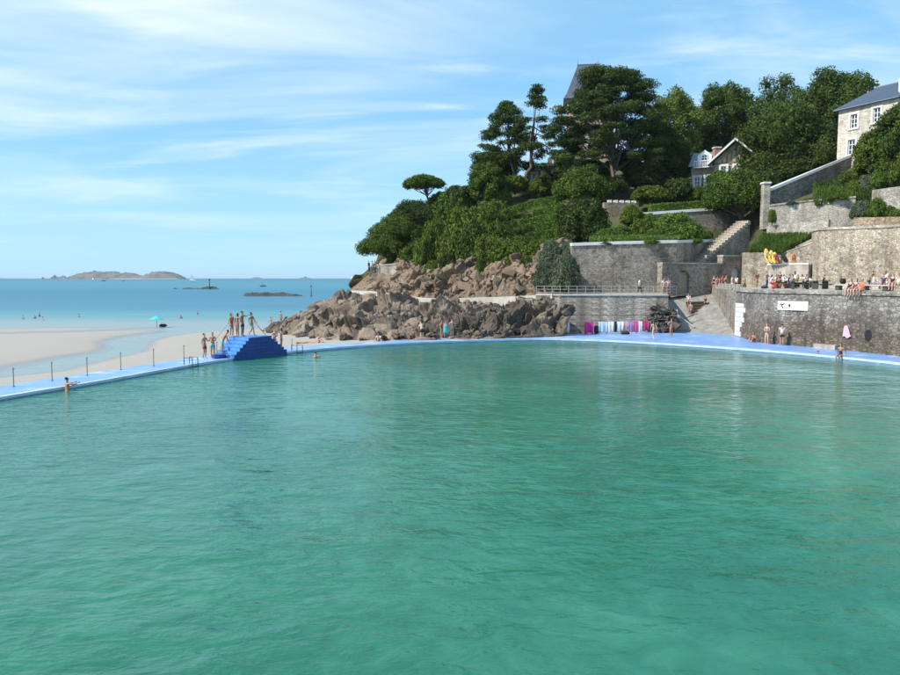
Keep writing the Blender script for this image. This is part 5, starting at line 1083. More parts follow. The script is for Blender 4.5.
# clipped hedge tiers on the garden slope
def hedge_mesh(Ln, Wd, Hh, seed):
    rg = np.random.default_rng(seed); n = int((Ln * Wd + 2 * Ln * Hh + 2 * Wd * Hh) / .016)
    P = np.stack([rg.uniform(-Ln / 2, Ln / 2, n), rg.uniform(-Wd / 2, Wd / 2, n), rg.uniform(0, Hh, n)], 1); face = rg.choice(5, n, p=[.4, .28, .12, .1, .1])
    P[face == 0, 2] = Hh; P[face == 1, 1] = -Wd / 2; P[face == 2, 1] = Wd / 2; P[face == 3, 0] = -Ln / 2; P[face == 4, 0] = Ln / 2
    P[:, 2] += .18 * vnoise(P * [.7, .7, 0] + seed, seed); P += rg.normal(size=(n, 3)) * .06
    N = rg.normal(size=(n, 3)); N[face == 0, 2] += 1.2; N[face == 1, 1] -= 1.2; N /= np.linalg.norm(N, axis=1, keepdims=True)
    a = np.cross(N, rg.normal(size=(n, 3))); a /= np.linalg.norm(a, axis=1, keepdims=True); b = np.cross(N, a); s = .2 * (0.6 + .8 * rg.random(n))[:, None]
    V = np.stack([P - a * s * .6, P + b * s * .35, P + a * s * .6, P - b * s * .35], 1).reshape(-1, 3)
    x, y, z = Ln / 2 - .12, Wd / 2 - .12, Hh - .12
    bv = np.array([(-x, -y, -.5), (x, -y, -.5), (x, y, -.5), (-x, y, -.5), (-x, -y, z), (x, -y, z), (x, y, z), (-x, y, z)]); bf = np.array([(0, 1, 5, 4), (1, 2, 6, 5), (2, 3, 7, 6), (3, 0, 4, 7), (4, 5, 6, 7)])
    return np_mesh('hedge', np.concatenate([V, bv]), np.concatenate([np.arange(n * 4).reshape(-1, 4), bf + n * 4]), 'leaf_hedge')
for i, (a0, a1, b0, b1, hp, Y) in enumerate([(506, 560, 212, 199, 6, 105), (536, 564, 216, 209, 6, 102), (512, 556, 225, 218, 6, 100), (538, 566, 230, 224, 7, 97.5), (526, 566, 238, 233, 6, 95), (540, 564, 247, 243, 7, 92)]):
    p, q = at(a0, b0, Y), at(a1, b1, Y - .6); v = q - p; hm = hp * Y / FPX; o = link('hedge', hedge_mesh(v.length, .95, hm, 300 + i), None, (p + q) / 2 - Vector((0, 0, hm * .3)))
    o.rotation_euler = (0, -math.atan2(v.z, v.to_2d().length), math.atan2(v.y, v.x)); tag(o, 'bright clipped hedge tier stepping up the garden slope', 'hedge', 'hedge tiers on the garden slope')
p, q = at(650, 209, 97.3), at(722, 203.5, 98.3); v = q - p
o = link('hedge', hedge_mesh(v.length, 1.0, 1.1, 320), None, (p + q) / 2 - Vector((0, 0, .55))); o.rotation_euler = (0, -math.atan2(v.z, v.to_2d().length), math.atan2(v.y, v.x)); tag(o, 'long low hedge along the white coping of the upper garden wall', 'hedge')
p = at(602, 239, 90); o = link('hedge', hedge_mesh(1.9, 1.2, 2.1, 321), None, p - Vector((0, 0, .3))); tag(o, 'square clipped hedge block under the brick garden wall', 'hedge')
def grass(name, corners, n, hgt, label, seed):
    """blades over a bank given by four corner points"""
    rg = np.random.default_rng(seed); c = np.array([tuple(v) for v in corners]); u, v = rg.random(n)[:, None], rg.random(n)[:, None]
    P = (c[0] * (1 - u) + c[1] * u) * (1 - v) + (c[3] * (1 - u) + c[2] * u) * v; a = rg.normal(size=(n, 3)); a[:, 2] = 0; a /= np.linalg.norm(a, axis=1, keepdims=True)
    h = hgt * (.5 + rg.random(n))[:, None]; tip = P + a[:, [1, 0, 2]] * [.5, -.5, 0] * h + np.array([0, 0, 1]) * h
    V = np.stack([P - a * .09, P + a * .09, tip + a * .03, tip - a * .03], 1).reshape(-1, 3); F = np.arange(n * 4).reshape(-1, 4)
    if seed == 5: k = n * 4; V = np.concatenate([V, c]); F = np.concatenate([F, [[k, k + 1, k + 2, k + 3]]])
    lo = V.mean(0)
    tag(link(name, np_mesh(name, V - lo, F, 'leaf_grass'), None, tuple(lo)), label, 'grass', None, 'stuff')
grass('grass', [at(748, 254, 80.5), at(782, 253, 79.8), at(813, 238, 80), at(764, 238, 83.6)], 9000, .5, 'long green grass on the bank between the terrace walls', 5)
grass('grass', [at(590, 243, 82.3), at(672, 240.5, 83), at(690, 237, 88), at(590, 239, 87)], 6000, .35, 'rough grass along the top of the garden wall', 6)
grass('grass', [at(815, 206, 86.6), at(885, 200, 85), at(892, 176, 90), at(815, 190, 93)], 9000, .7, 'wild grass on the bank under the sloping wall', 7)
# ------------------------------------------------------------------ stepped blue diving platform, posts, ladders
def e_in(px, off=0.0):
    k = (px - 450) / FPX * CP_
    for a, b in zip(DA, DA[1:]):
        fa, fb = a[0] - k * a[1], b[0] - k * b[1]
        if fa <= 0 <= fb or fb <= 0 <= fa:
            t = fa / (fa - fb); p = Vector(a).lerp(Vector(b), t); d = (Vector(b) - Vector(a)).normalized(); n = V2(-d.y, d.x); return p + n * off, d, n
f0, f1 = e_in(231, -.12)[0], e_in(284.5, -.12)[0]; d = (f1 - f0).normalized(); nr = V2(-d.y, d.x); Lp = (f1 - f0).length
root = empty('diving_platform', (f0.x, f0.y, 0), 'bright blue stepped platform at the pool edge with bathers on top', 'platform')
NS, SH = 6, .215
for i in range(NS):
    s0, s1 = .20 * Lp * i / (NS - 1) * 1.35, Lp - .30 * Lp * i / (NS - 1)
    q0, q1 = f0 + d * s0, f0 + d * s1
    MB().prism([q0, q1, q1 + nr * 2.0, q0 + nr * 2.0], (-.5 if i == 0 else i * SH + .004), (i + 1) * SH).build('step', 'blue_block', root, bevel=.015)
    MB().prism([q0 + nr * .03 + d * .02, q1 + nr * .03 - d * .02, q1 + nr * 1.97 - d * .02, q0 + nr * 1.97 + d * .02], (i + 1) * SH + .001, (i + 1) * SH + .005).build('tread', 'blue_sunlit', root)
    MB().prism([q0 - d * .006 + nr * .04, q0 - d * .001 + nr * .04, q0 - d * .001 + nr * 1.96, q0 - d * .006 + nr * 1.96], max(.01, i * SH + .02), (i + 1) * SH - .02).build('riser', 'blue_sunlit', root)  # thin near-end panel carrying the painted sunlight
ZPL = NS * SH
q0 = f0 - d * .62 + nr * .8; MB().prism([q0, q0 + d * .6, q0 + d * .6 + nr * .7, q0 + nr * .7], .002, .24).build('low_step', 'blue_block', root, bevel=.02)
for k, s_ in enumerate((.25 * Lp, .72 * Lp)):
    p = f0 + d * s_ + nr * 1.9; sg = -1 if k == 0 else 1; e = p + d * sg * 1.35
    MB().tube([(p.x, p.y, ZPL), (p.x, p.y, ZPL + .95), (e.x, e.y, .95), (e.x, e.y, .0)], .024, 6).build('handrail', 'rail_metal', root)
PSP = [(-24, 393.5, 374), (13.8, 386.7, 367.6), (52.2, 380.7, 361.8), (87.3, 375.5, 357), (120.9, 370, 352), (153.8, 366, 348.6), (184, 361.5, 345), (217, 357.5, 341.5), (292, 348.6, 338.6), (518, 336.2, 325)]
for i, (px, pb, pt) in enumerate(PSP):
    p = atz(px, pb, 0); h = zat(pt, p.y); m = MB(); m.tube([(p.x, p.y, 0.0), (p.x + .01, p.y, h)], .022, 7)
    r_ = empty('deck_post', p, 'thin dark metal post on the outer edge of the blue deck', 'post', 'posts along the deck') if i < 9 else empty('deck_post', p, 'thin white post on the deck in front of the shore rocks', 'post')
    m.build('shaft', 'rust_post' if i < 9 else 'white_paint', r_); MB().tube([(p.x, p.y, .002), (p.x, p.y, .03)], .06, 8).build('base_plate', 'rust_post', r_)
    MB().tube([(p.x + .01, p.y, h - .06), (p.x + .07, p.y, h - .06)], .02, 6).build('eyelet', 'rust_post', r_)
def ladder(px, label):
    p, d, n = e_in(px); r_ = empty('pool_ladder', (p.x, p.y, 0), label, 'ladder', None)
    for k in (-.25, .25):
        q = p + d * k; MB().tube([(q.x + n.x * .5, q.y + n.y * .5, .0), (q.x + n.x * .5, q.y + n.y * .5, .42), (q.x - n.x * .12, q.y - n.y * .12, .42), (q.x - n.x * .14, q.y - n.y * .14, -1.1)], .03, 6).build('handrail', 'dark_steel', r_)
    for zz in (-.12, -.4):
        a, b = p + d * -.25 - n * .135, p + d * .25 - n * .135; MB().tube([(a.x, a.y, zz), (b.x, b.y, zz)], .025, 6).build('rung', 'dark_steel', r_)
ladder(191, 'small dark steel pool ladder left of the blue platform'); ladder(297.5, 'small steel pool ladder right of the blue platform')

# ------------------------------------------------------------------ people
BASE = dict(pel=(0, 0, .93), wst=(0, 0, 1.09), chs=(0, .0, 1.30), nck=(0, .01, 1.46), hd1=(0, -.012, 1.545), hd2=(0, -.005, 1.635), hd3=(0, .008, 1.705), nose=(0, -.10, 1.60),
            sL=(-.165, 0, 1.405), eL=(-.215, .03, 1.13), wL=(-.235, -.04, .90), sR=(.165, 0, 1.405), eR=(.215, .03, 1.13), wR=(.235, -.04, .90),
            hL=(-.085, 0, .87), kL=(-.10, -.015, .49), aL=(-.105, .03, .09), tL=(-.12, -.14, .035), hR=(.085, 0, .87), kR=(.10, -.015, .49), aR=(.105, .03, .09), tR=(.12, -.14, .035))
RAD = dict(pel=(.150, .108), wst=(.125, .092), chs=(.152, .106), nck=(.052, .052), hd1=(.06, .072), hd2=(.078, .092), hd3=(.052, .06), nose=(.014, .012), s=(.060, .055), e=(.043, .041), w=(.027, .022), h=(.092, .092), k=(.058, .060), a=(.034, .036), t=(.036, .022))
def pose(**kw):
    P = {k: Vector(v) for k, v in BASE.items()}
    up = kw.pop('bend', None); drop = kw.pop('drop', 0.0)
    if up:                                               # fold the upper body at the hips
        R_ = Matrix.Rotation(up, 3, 'X'); o = P['pel'].copy()
        for k in P:
            if k[0] in 'wcnhse' and k not in ('hL', 'hR'): P[k] = o + R_ @ (P[k] - o)
    if drop:
        for k in P: P[k] = P[k] - Vector((0, 0, drop))
    for k, v in kw.items(): P[k] = Vector(v)
    return P
def legs_sit(): return dict(kL=(-.11, -.44, .10), aL=(-.11, -.42, -.32), tL=(-.12, -.58, -.37), kR=(.11, -.44, .10), aR=(.11, -.40, -.32), tR=(.12, -.56, -.37))
SITD = .93 - .11
POSES = dict(
    stand=pose(), hips=pose(eL=(-.36, .06, 1.16), wL=(-.17, -.03, .98), eR=(.36, .06, 1.16), wR=(.17, -.03, .98)),
    fold=pose(eL=(-.22, -.02, 1.14), wL=(-.02, -.20, 1.14), eR=(.22, -.02, 1.14), wR=(.04, -.20, 1.20)),
    talk=pose(eR=(.25, -.06, 1.16), wR=(.20, -.28, 1.24), kL=(-.10, -.05, .49), aL=(-.12, .06, .09), tL=(-.16, -.09, .035)),
    walk=pose(kL=(-.09, -.17, .52), aL=(-.10, -.26, .10), tL=(-.10, -.42, .05), kR=(.09, .03, .48), aR=(.10, .30, .14), tR=(.10, .18, .03), eL=(-.22, .10, 1.14), wL=(-.22, .06, .90), eR=(.22, -.08, 1.15), wR=(.20, -.26, .98)),
    lean=pose(bend=.55, eL=(-.22, -.30, 1.04), wL=(-.16, -.42, .84), eR=(.22, -.30, 1.04), wR=(.16, -.42, .84)),
    reach=pose(eR=(.30, -.12, 1.36), wR=(.34, -.34, 1.44), eL=(-.26, .05, 1.15), wL=(-.30, -.08, .95)),
    sit=pose(drop=SITD, eL=(-.23, -.08, .36), wL=(-.13, -.28, .22), eR=(.23, -.08, .36), wR=(.13, -.28, .22), **legs_sit()),
    sitback=pose(drop=SITD, eL=(-.26, .16, .36), wL=(-.28, .24, .06), eR=(.26, .16, .36), wR=(.28, .24, .06), **legs_sit()),
    sittable=pose(drop=SITD, bend=.22, eL=(-.24, -.24, .34), wL=(-.10, -.45, .36), eR=(.24, -.24, .34), wR=(.10, -.45, .38), **legs_sit()),
    ground=pose(drop=SITD, bend=.2, kL=(-.13, -.38, .46), aL=(-.12, -.58, .09), tL=(-.13, -.74, .05), kR=(.13, -.36, .48), aR=(.13, -.55, .09), tR=(.14, -.71, .05), eL=(-.25, -.16, .34), wL=(-.12, -.38, .42), eR=(.25, -.16, .34), wR=(.10, -.38, .44)),
    hold=pose(drop=1.15, eL=(-.34, -.20, .20), wL=(-.20, -.42, .24), eR=(.34, -.20, .20), wR=(.20, -.42, .24)),
    swim=pose(drop=1.42, bend=.3, eL=(-.42, -.16, -.08), wL=(-.30, -.38, -.06), eR=(.42, -.16, -.08), wR=(.30, -.38, -.06)))
def skin_mesh(name, verts, edges, rads, sub=1, root_i=0):
    me = bpy.data.meshes.new(name); me.from_pydata(verts, edges, []); o = bpy.data.objects.new(name, me); C.objects.link(o)
    o.modifiers.new('skin', 'SKIN').branch_smoothing = .4; sv = me.skin_vertices[0].data
    for i, r in enumerate(rads): sv[i].radius = r; sv[i].use_root = (i == root_i)
    s = o.modifiers.new('sub', 'SUBSURF'); s.levels = sub; s.render_levels = sub
    dg = bpy.context.evaluated_depsgraph_get(); r = bpy.data.meshes.new_from_object(o.evaluated_get(dg)); r.name = name
    bpy.data.objects.remove(o); bpy.data.meshes.remove(me)
    r.polygons.foreach_set('use_smooth', [True] * len(r.polygons)); r.materials.clear(); r.materials.append(MATS['skin0']); return r
pcache = {}
def rad(k, f=1.0):
    r = RAD.get(k) or RAD[k[0]]; return (r[0] * f, r[1] * f)
def body_mesh(ps):
    if ps in pcache: return pcache[ps]
    P = POSES[ps]; names = ['pel', 'wst', 'chs', 'nck', 'hd1', 'hd2', 'hd3', 'nose', 'sL', 'eL', 'wL', 'sR', 'eR', 'wR', 'hL', 'kL', 'aL', 'tL', 'hR', 'kR', 'aR', 'tR']
    vs = [P[n] for n in names]; rs = [rad(n) for n in names]; ix = {n: i for i, n in enumerate(names)}
    es = [(ix[a], ix[b]) for a, b in (('pel', 'wst'), ('wst', 'chs'), ('chs', 'nck'), ('nck', 'hd1'), ('hd1', 'hd2'), ('hd2', 'hd3'), ('hd2', 'nose'), ('chs', 'sL'), ('sL', 'eL'), ('eL', 'wL'), ('chs', 'sR'), ('sR', 'eR'), ('eR', 'wR'), ('pel', 'hL'), ('hL', 'kL'), ('kL', 'aL'), ('aL', 'tL'), ('pel', 'hR'), ('hR', 'kR'), ('kR', 'aR'), ('aR', 'tR'))]
    for sd_ in 'LR':                                      # palm, four fingers of different lengths and a thumb from the palm's side
        e, w = P['e' + sd_], P['w' + sd_]; f = (w - e).normalized(); side = f.cross(Vector((0, 1, .2))).normalized() * (1 if sd_ == 'L' else -1); curl = f.cross(side).normalized()
        if curl.y > 0: curl = -curl
        pal = w + f * .065; vs.append(pal); rs.append((.030, .020)); pi = len(vs) - 1; es.append((ix['w' + sd_], pi))
        for k, ln in enumerate((.062, .072, .068, .052)):
            b = pal + f * .028 + side * (.026 - .0175 * k); m_ = b + f * ln * .55 + curl * .012; t = m_ + f * ln * .38 + curl * .022
            for q, r_ in ((b, .0095), (m_, .0085), (t, .007)): vs.append(q); rs.append((r_, r_))
            es += [(pi, len(vs) - 3), (len(vs) - 3, len(vs) - 2), (len(vs) - 2, len(vs) - 1)]
        b = w + f * .03 + side * .034; t = b + f * .042 + side * .022 + curl * .012
        for q, r_ in ((b, .011), (t, .009)): vs.append(q); rs.append((r_, r_))
        es += [(pi, len(vs) - 2), (len(vs) - 2, len(vs) - 1)]
    pcache[ps] = skin_mesh('body', vs, es, rs); return pcache[ps]
def wear_mesh(ps, kind):
    if (ps, kind) in pcache: return pcache[ps, kind]
    P = POSES[ps]; L = lambda a, b, t: P[a].lerp(P[b], t)
    if kind in ('shorts', 'brief', 'trousers'):
        f = {'shorts': .62, 'brief': .12, 'trousers': .97}[kind]; vs = [L('pel', 'wst', .45), P['pel']]; rs = [(.137, .105), (.160, .118)]; es = [(0, 1)]
        for s in 'LR':
            n = len(vs); h, k, a = P['h' + s], P['k' + s], P['a' + s]
            if kind == 'trousers':
                vs += [h, k, k.lerp(a, .95)]; rs += [(.098, .098), (.070, .070), (.058, .058)]; es += [(1, n), (n, n + 1), (n + 1, n + 2)]
            else:
                vs += [h, h.lerp(k, max(f, .15))]; rs += [(.100, .100), ((.092, .092) if kind == 'shorts' else (.082, .082))]; es += [(1, n), (n, n + 1)]
    elif kind == 'bikini':
        vs = [P['wst'].lerp(P['chs'], .45), P['wst'].lerp(P['chs'], .95)]; rs = [(.130, .102), (.146, .118)]; es = [(0, 1)]
    elif kind == 'suit':
        vs = [P['pel'], P['wst'], P['chs']]; rs = [(.156, .116), (.128, .096), (.152, .112)]; es = [(0, 1), (1, 2)]
        for s in 'LR': n = len(vs); vs.append(L('h' + s, 'k' + s, .1)); rs.append((.088, .088)); es.append((0, n))
    elif kind in ('tshirt', 'dress'):
        vs = [P['pel'], P['wst'], P['chs'], L('chs', 'nck', .75)]; rs = [(.162, .122), (.138, .106), (.162, .118), (.075, .065)]; es = [(0, 1), (1, 2), (2, 3)]
        for s in 'LR': n = len(vs); vs += [P['s' + s], L('s' + s, 'e' + s, .55)]; rs += [(.068, .062), (.060, .056)]; es += [(2, n), (n, n + 1)]
        if kind == 'dress':
            n = len(vs); m_ = (P['kL'] + P['kR']) / 2; vs += [P['pel'].lerp(m_, .5), P['pel'].lerp(m_, .95)]; rs += [(.19, .15), (.21, .17)]; es += [(0, n), (n, n + 1)]
    elif kind == 'towel':
        m_ = (P['kL'] + P['kR']) / 2; vs = [L('chs', 'nck', .45), P['chs'], P['wst'], P['pel'], P['pel'].lerp(m_, .55), m_]; rs = [(.20, .10), (.245, .16), (.25, .17), (.255, .17), (.25, .17), (.26, .18)]; es = [(i, i + 1) for i in range(5)]
    elif kind in ('hair', 'hair_long', 'hat'):
        a, b, c = P['hd1'], P['hd2'], P['hd3']; ax = (c - a).normalized(); bk = Vector((0, 1, 0)); bk = (bk - ax * bk.dot(ax)).normalized()
        if kind == 'hat': vs = [b + ax * .015, b + ax * .05, c + ax * .02]; rs = [(.14, .15), (.095, .108), (.07, .08)]; es = [(0, 1), (1, 2)]
        else:
            vs = [c + ax * .012 + bk * .005, b + ax * .03 + bk * .028, a + ax * .04 + bk * .05]; rs = [(.058, .068), (.086, .090), (.070, .058)]; es = [(0, 1), (1, 2)]
            if kind == 'hair_long': vs += [a - ax * .07 + bk * .085, a - ax * .22 + bk * .10]; rs += [(.075, .042), (.055, .022)]; es += [(2, 3), (3, 4)]
    pcache[ps, kind] = skin_mesh(kind, vs, es, rs); return pcache[ps, kind]
NAMES = dict(hair_long='hair', bikini='bikini_top', brief='bikini_bottom', suit='swimsuit')
def person(label, pos, rz, ps, skin, hair, wear, h=1.72, group=None, hl=False):
    """rz = 0 faces the camera side (-Y)"""
    root = empty('person', pos, label, 'person', group, rz); s = h / 1.75; root.scale = (s, s, s)
    def part(name, me, mat):
        o = link(name, me, root); o.material_slots[0].link = 'OBJECT'; o.material_slots[0].material = MATS[mat]; return o
    part('body', body_mesh(ps), 'skin%d' % skin); part('hair', wear_mesh(ps, 'hair_long' if hl else 'hair'), 'hair%d' % hair)
    for k, c in wear: part(NAMES.get(k, k), wear_mesh(ps, k), c if c in MATS else 'c_' + c)
    return root
R_ = math.radians
# on the deck and on the platform
person('bather in dark red shorts standing on the deck, back half turned', atz(204.8, 359, 0), R_(70), 'talk', 1, 0, [('shorts', 'maroon')], 1.74)
person('bather in long teal shorts standing between two others on the deck', atz(213, 357.5, 0), R_(10), 'fold', 1, 1, [('shorts', 'teal')], 1.74)
person('bather in bright teal shorts climbing the lowest blue step', Vector((atz(222.6, 355, 0.26).x, atz(222.6, 355, 0.26).y, .26)), R_(110), 'lean', 2, 0, [('shorts', 'aqua')], 1.78)
def on_plat(s, w): p = f0 + dP * s + nP * w; return Vector((p.x, p.y, ZPL + .006))
dP = (f1 - f0).normalized(); nP = V2(-dP.y, dP.x)
person('bather in red swimsuit standing at the back of the blue platform', on_plat(1.20, 1.6), R_(60), 'stand', 1, 0, [('suit', 'red')], 1.66, hl=True)
person('tanned bather in orange bikini on the blue platform', on_plat(1.36, 1.2), R_(-40), 'hips', 2, 0, [('bikini', 'orange'), ('brief', 'orange')], 1.66, hl=True)
person('tall bather in black shorts on top of the blue platform', on_plat(1.62, 1.0), R_(80), 'reach', 2, 0, [('shorts', 'black')], 1.80)
person('bather in black bikini walking across the blue platform', on_plat(2.35, .9), R_(75), 'walk', 1, 0, [('bikini', 'black'), ('brief', 'black')], 1.70, hl=True)
person('bather in red bikini waiting behind the blue platform', atz(274.8, 351.2, 0.0), R_(30), 'fold', 3, 1, [('bikini', 'red'), ('brief', 'red')], 1.68, hl=True)
person('suntanned bather in dark trunks at the far end of the blue platform', atz(281.5, 350.9, 0), R_(-70), 'stand', 2, 0, [('brief', 'maroon')], 1.72, hl=True)
person('bather resting both arms on the deck edge from the water', Vector((*e_in(57, -.35)[0], POOL_Z + .12)), R_(145), 'hold', 1, 0, [('shorts', 'navy')], 1.75)
person('lone swimmer in the pool right of the blue platform', atz(313, 357, POOL_Z) + Vector((0, 0, .10)), R_(100), 'swim', 1, 0, [('shorts', 'black')], 1.72)
person('swimmer in the pool below the stone ledge', atz(818, 355.6, POOL_Z) + Vector((0, 0, .10)), R_(-30), 'swim', 1, 0, [('shorts', 'black')], 1.72)
# shore and shallows
SW = [(23, 319), (35, 318.5), (39.5, 316.5), (43, 320.3), (79, 317), (181, 318.5), (197.5, 314.5)]
for i, (px, py) in enumerate(SW):
    person('bather standing chest deep in the sea off the beach', atz(px, py, SEA_Z) - Vector((0, 0, 1.12)), R_(40 * i), 'stand', i % 3, 0, [('shorts', 'navy')], 1.72, 'bathers in the sea')
person('bather walking out over the wet sand towards the rocks', atz(271, 330.5, SEA_Z + .1), R_(200), 'walk', 3, 1, [('shorts', 'blue')], 1.7)
person('bather standing among the outermost shore rocks', atz(281, 326, SEA_Z + .6) + Vector((0, 0, .2)), R_(150), 'stand', 1, 0, [('shorts', 'grey')], 1.7)
person('sunbather in red sitting on the sand below the shore rocks', atz(318, 343.5, SEA_Z + .55), R_(60), 'ground', 3, 1, [('suit', 'red')], 1.68, hl=True)
person('person in white shirt sitting at the foot of the shore rocks', atz(379, 342.5, -.25), R_(-20), 'ground', 1, 0, [('tshirt', 'white'), ('shorts', 'grey')], 1.72)
# far deck in front of the rocks
person('bather stooping over the deck below the shore rocks', atz(422, 340, .0), R_(200), 'lean', 3, 2, [('shorts', 'black')], 1.74)
person('bather with loose hair beside the one in a turquoise towel', atz(441.5, 338.6, 0), R_(60), 'stand', 1, 0, [('suit', 'maroon')], 1.68, hl=True)
person('bather wrapped in a turquoise towel on the far deck', atz(445.8, 338.9, 0), R_(20), 'fold', 1, 0, [('towel', 'aqua')], 1.66)
person('pale bather in beige trunks standing on the far deck', atz(452, 338.6, 0), R_(-150), 'hips', 3, 1, [('shorts', 'khaki')], 1.78)
person('person with a white and navy wrap standing under the dark rocks', atz(537.6, 335.6, 0), R_(10), 'fold', 1, 0, [('towel', 'white'), ('trousers', 'navy')], 1.74)
person('person wrapped in a navy robe standing under the dark rocks', atz(544.4, 335.4, 0), R_(-30), 'fold', 2, 0, [('towel', 'navy'), ('trousers', 'navy')], 1.72)
person('bather in black bikini walking past the hung towels', atz(653.5, 340.3, 0), R_(190), 'walk', 3, 1, [('bikini', 'black'), ('brief', 'black')], 1.7, hl=True)
person('bather in orange shorts standing beside the white ramp post', atz(671, 337, 0), R_(20), 'hips', 1, 1, [('shorts', 'orange')], 1.72)
# sitting at the foot of the ramp
for i, (lab, sk, wr) in enumerate([('bather in maroon swimsuit sitting at the ramp foot', 1, [('suit', 'maroon')]), ('bather in navy shorts sitting in the middle of the ramp group', 2, [('shorts', 'navy')]), ('bather in pink top sitting against the white painted stones', 1, [('tshirt', 'pink'), ('brief', 'black')])]):
    person(lab, atz(715.5 + i * 6, 331.4, 0.02) + Vector((0, .6, .06)), R_(-15 + 15 * i), 'ground', sk, 0, wr, 1.7, hl=(i != 1))
# right deck
person('person in red crouching against the tall sea wall', Vector((*on_wall(763, .55)[0], .01)), R_(-60), 'ground', 1, 2, [('tshirt', 'red'), ('shorts', 'red')], 1.62, hl=True)
person('bather in beige swimsuit standing against the tall sea wall', Vector((*on_wall(776.5, .8)[0], .0)), R_(-40), 'fold', 3, 2, [('suit', 'khaki')], 1.72, hl=True)
person('person with a white towel over dark clothes by the sea wall', Vector((*on_wall(788, .7)[0], .0)), R_(160), 'stand', 1, 0, [('tshirt', 'paleblue'), ('shorts', 'black')], 1.76)
pe = e_in(843, .12)[0]
person('bather in black swimsuit sitting on the deck edge below the pink towel', Vector((pe.x, pe.y, .05)), R_(-50), 'sitback', 1, 0, [('suit', 'black')], 1.7, hl=True)
# promenade
person('person in black strolling along the railed promenade', Vector((*xy(639.5, 75), PZ)), R_(90), 'walk', 1, 1, [('tshirt', 'white'), ('trousers', 'black')], 1.74)
person('person in pale top waiting at the end of the railing', Vector((*xy(664, 74), PZ)), R_(20), 'fold', 1, 0, [('tshirt', 'white'), ('shorts', 'khaki')], 1.72)
person('person in pink top beside the doorway at the railing end', Vector((*xy(668.5, 74.3), PZ)), R_(-20), 'stand', 1, 1, [('tshirt', 'pink'), ('shorts', 'grey')], 1.70, hl=True)
for i, (px, c_) in enumerate([(369, 'black'), (372.3, 'grey'), (375, 'navy')]):
    person('person looking out to sea from the headland viewpoint', at(px, 273, 99.5 - i * .4), R_(60 + 40 * i), 'stand', 1, 0, [('tshirt', c_), ('trousers', 'navy')], 1.72, 'people at the viewpoint')
# cafe terrace, behind the merlons
for i, (px, Y, lab, wr, ps) in enumerate([(714, 81, 'person in black at the first merlon of the ramp wall', [('tshirt', 'black'), ('shorts', 'black')], 'stand'), (718, 79.6, 'person in pink top leaning behind the merlons', [('tshirt', 'pink'), ('shorts', 'navy')], 'lean'), (722.5, 79, 'person in red top behind the merlons', [('tshirt', 'red'), ('shorts', 'black')], 'fold'),
        (726, 78, 'bare-shouldered person behind the merlons', [('suit', 'navy')], 'hips'), (732, 80, 'person in pale blue shirt in front of the arched doorway', [('tshirt', 'paleblue'), ('trousers', 'white')], 'talk'), (736.5, 78.6, 'person in white shirt beside the arched doorway', [('tshirt', 'white'), ('shorts', 'black')], 'stand'), (745, 76.5, 'person in lime top by the square stone pier', [('tshirt', 'lime'), ('trousers', 'black')], 'lean')]):
    person(lab, Vector((*xy(px, Y), TZ - .35)), R_(35 * (i % 5) - 60), ps, i % 3, i % 2, wr, 1.68, hl=i % 2 == 1)
# on the step benches of the ramp
def ramp_z(px, Y): return max(0, (Y - 69) / 13.0 * PZ)
sb0, sb1 = xy(691, 76.0), xy(711.5, 77.5)
root = empty('tiered_bench', (*sb0, ramp_z(0, 75)), 'tiered timber bench of weathered planks on the concrete ramp', 'bench')
for i in range(4):
    o_ = V2(0, .42) * i; zb = ramp_z(0, 76) - .35 + .30 * i
    a, b = sb0 + o_, sb1 + o_
    for j in range(2): MB().prism([a + V2(0, .2 * j), b + V2(0, .2 * j), b + V2(0, .2 * j + .185), a + V2(0, .2 * j + .185)], zb + .22, zb + .27).build('plank', 'bench_wood', root)
    MB().prism([a + V2(0, .03), b + V2(0, .03), b + V2(0, .06), a + V2(0, .06)], zb - .10, zb + .215).build('riser_board', 'timber', root)
    for t in (0.04, .5, .96):
        c_ = a.lerp(b, t); MB().box((c_.x, c_.y + .2, zb - .02), (.1, .34, .48)).build('leg', 'bench_wood', root)
zb = ramp_z(0, 76) - .35
person('person in white sitting on the left end of the tiered bench', Vector((*(sb0 + V2(.25, 1.35)), zb + .90 + .3)), R_(-10), 'sit', 1, 0, [('tshirt', 'white'), ('shorts', 'khaki')], 1.7)
person('dark-haired person sitting low on the left of the tiered bench', Vector((*(sb0 + V2(.1, .15)), zb + .30)), R_(-30), 'sit', 1, 0, [('tshirt', 'grey'), ('shorts', 'white')], 1.68, hl=True)
person('person in black sitting on the right end of the tiered bench', Vector((*(sb1 + V2(-.25, 1.0)), zb + .90)), R_(20), 'sit', 1, 0, [('tshirt', 'black'), ('trousers', 'black')], 1.72)

# cafe tables
def picnic_table(px, Y, rz, label, mat='bench_wood'):
    p = xy(px, Y); root = empty('picnic_table', (p.x, p.y, TZ), label, 'table', None, rz)
    def part(nm, boxes):
        m = MB()
        for c_, s_ in boxes: m.box(c_, s_)
        me = bpy.data.meshes.new(nm); me.from_pydata(m.v, [], m.f); me.materials.append(MATS[mat]); link(nm, me, root)
    for k in range(4): part('top_plank', [((0, -.27 + .18 * k, .74), (1.7, .165, .045))])
    for s in (-1, 1): part('seat_plank', [((0, s * .68, .45), (1.7, .26, .045))])
    for s in (-1, 1): part('leg_frame', [((s * .6, 0, .36), (.08, .62, .70)), ((s * .6, 0, .40), (.07, 1.5, .08))])
    return root
p1 = picnic_table(783, 70, R_(25), 'dark picnic table with people on the cafe terrace by the concrete wall', 'timber'); p2 = picnic_table(800.5, 64, R_(-10), 'dark picnic table near the terrace edge with a group around it', 'dark_steel')
picnic_table(820.5, 66, R_(20), 'dark table between the group and the bastion', 'dark_steel')
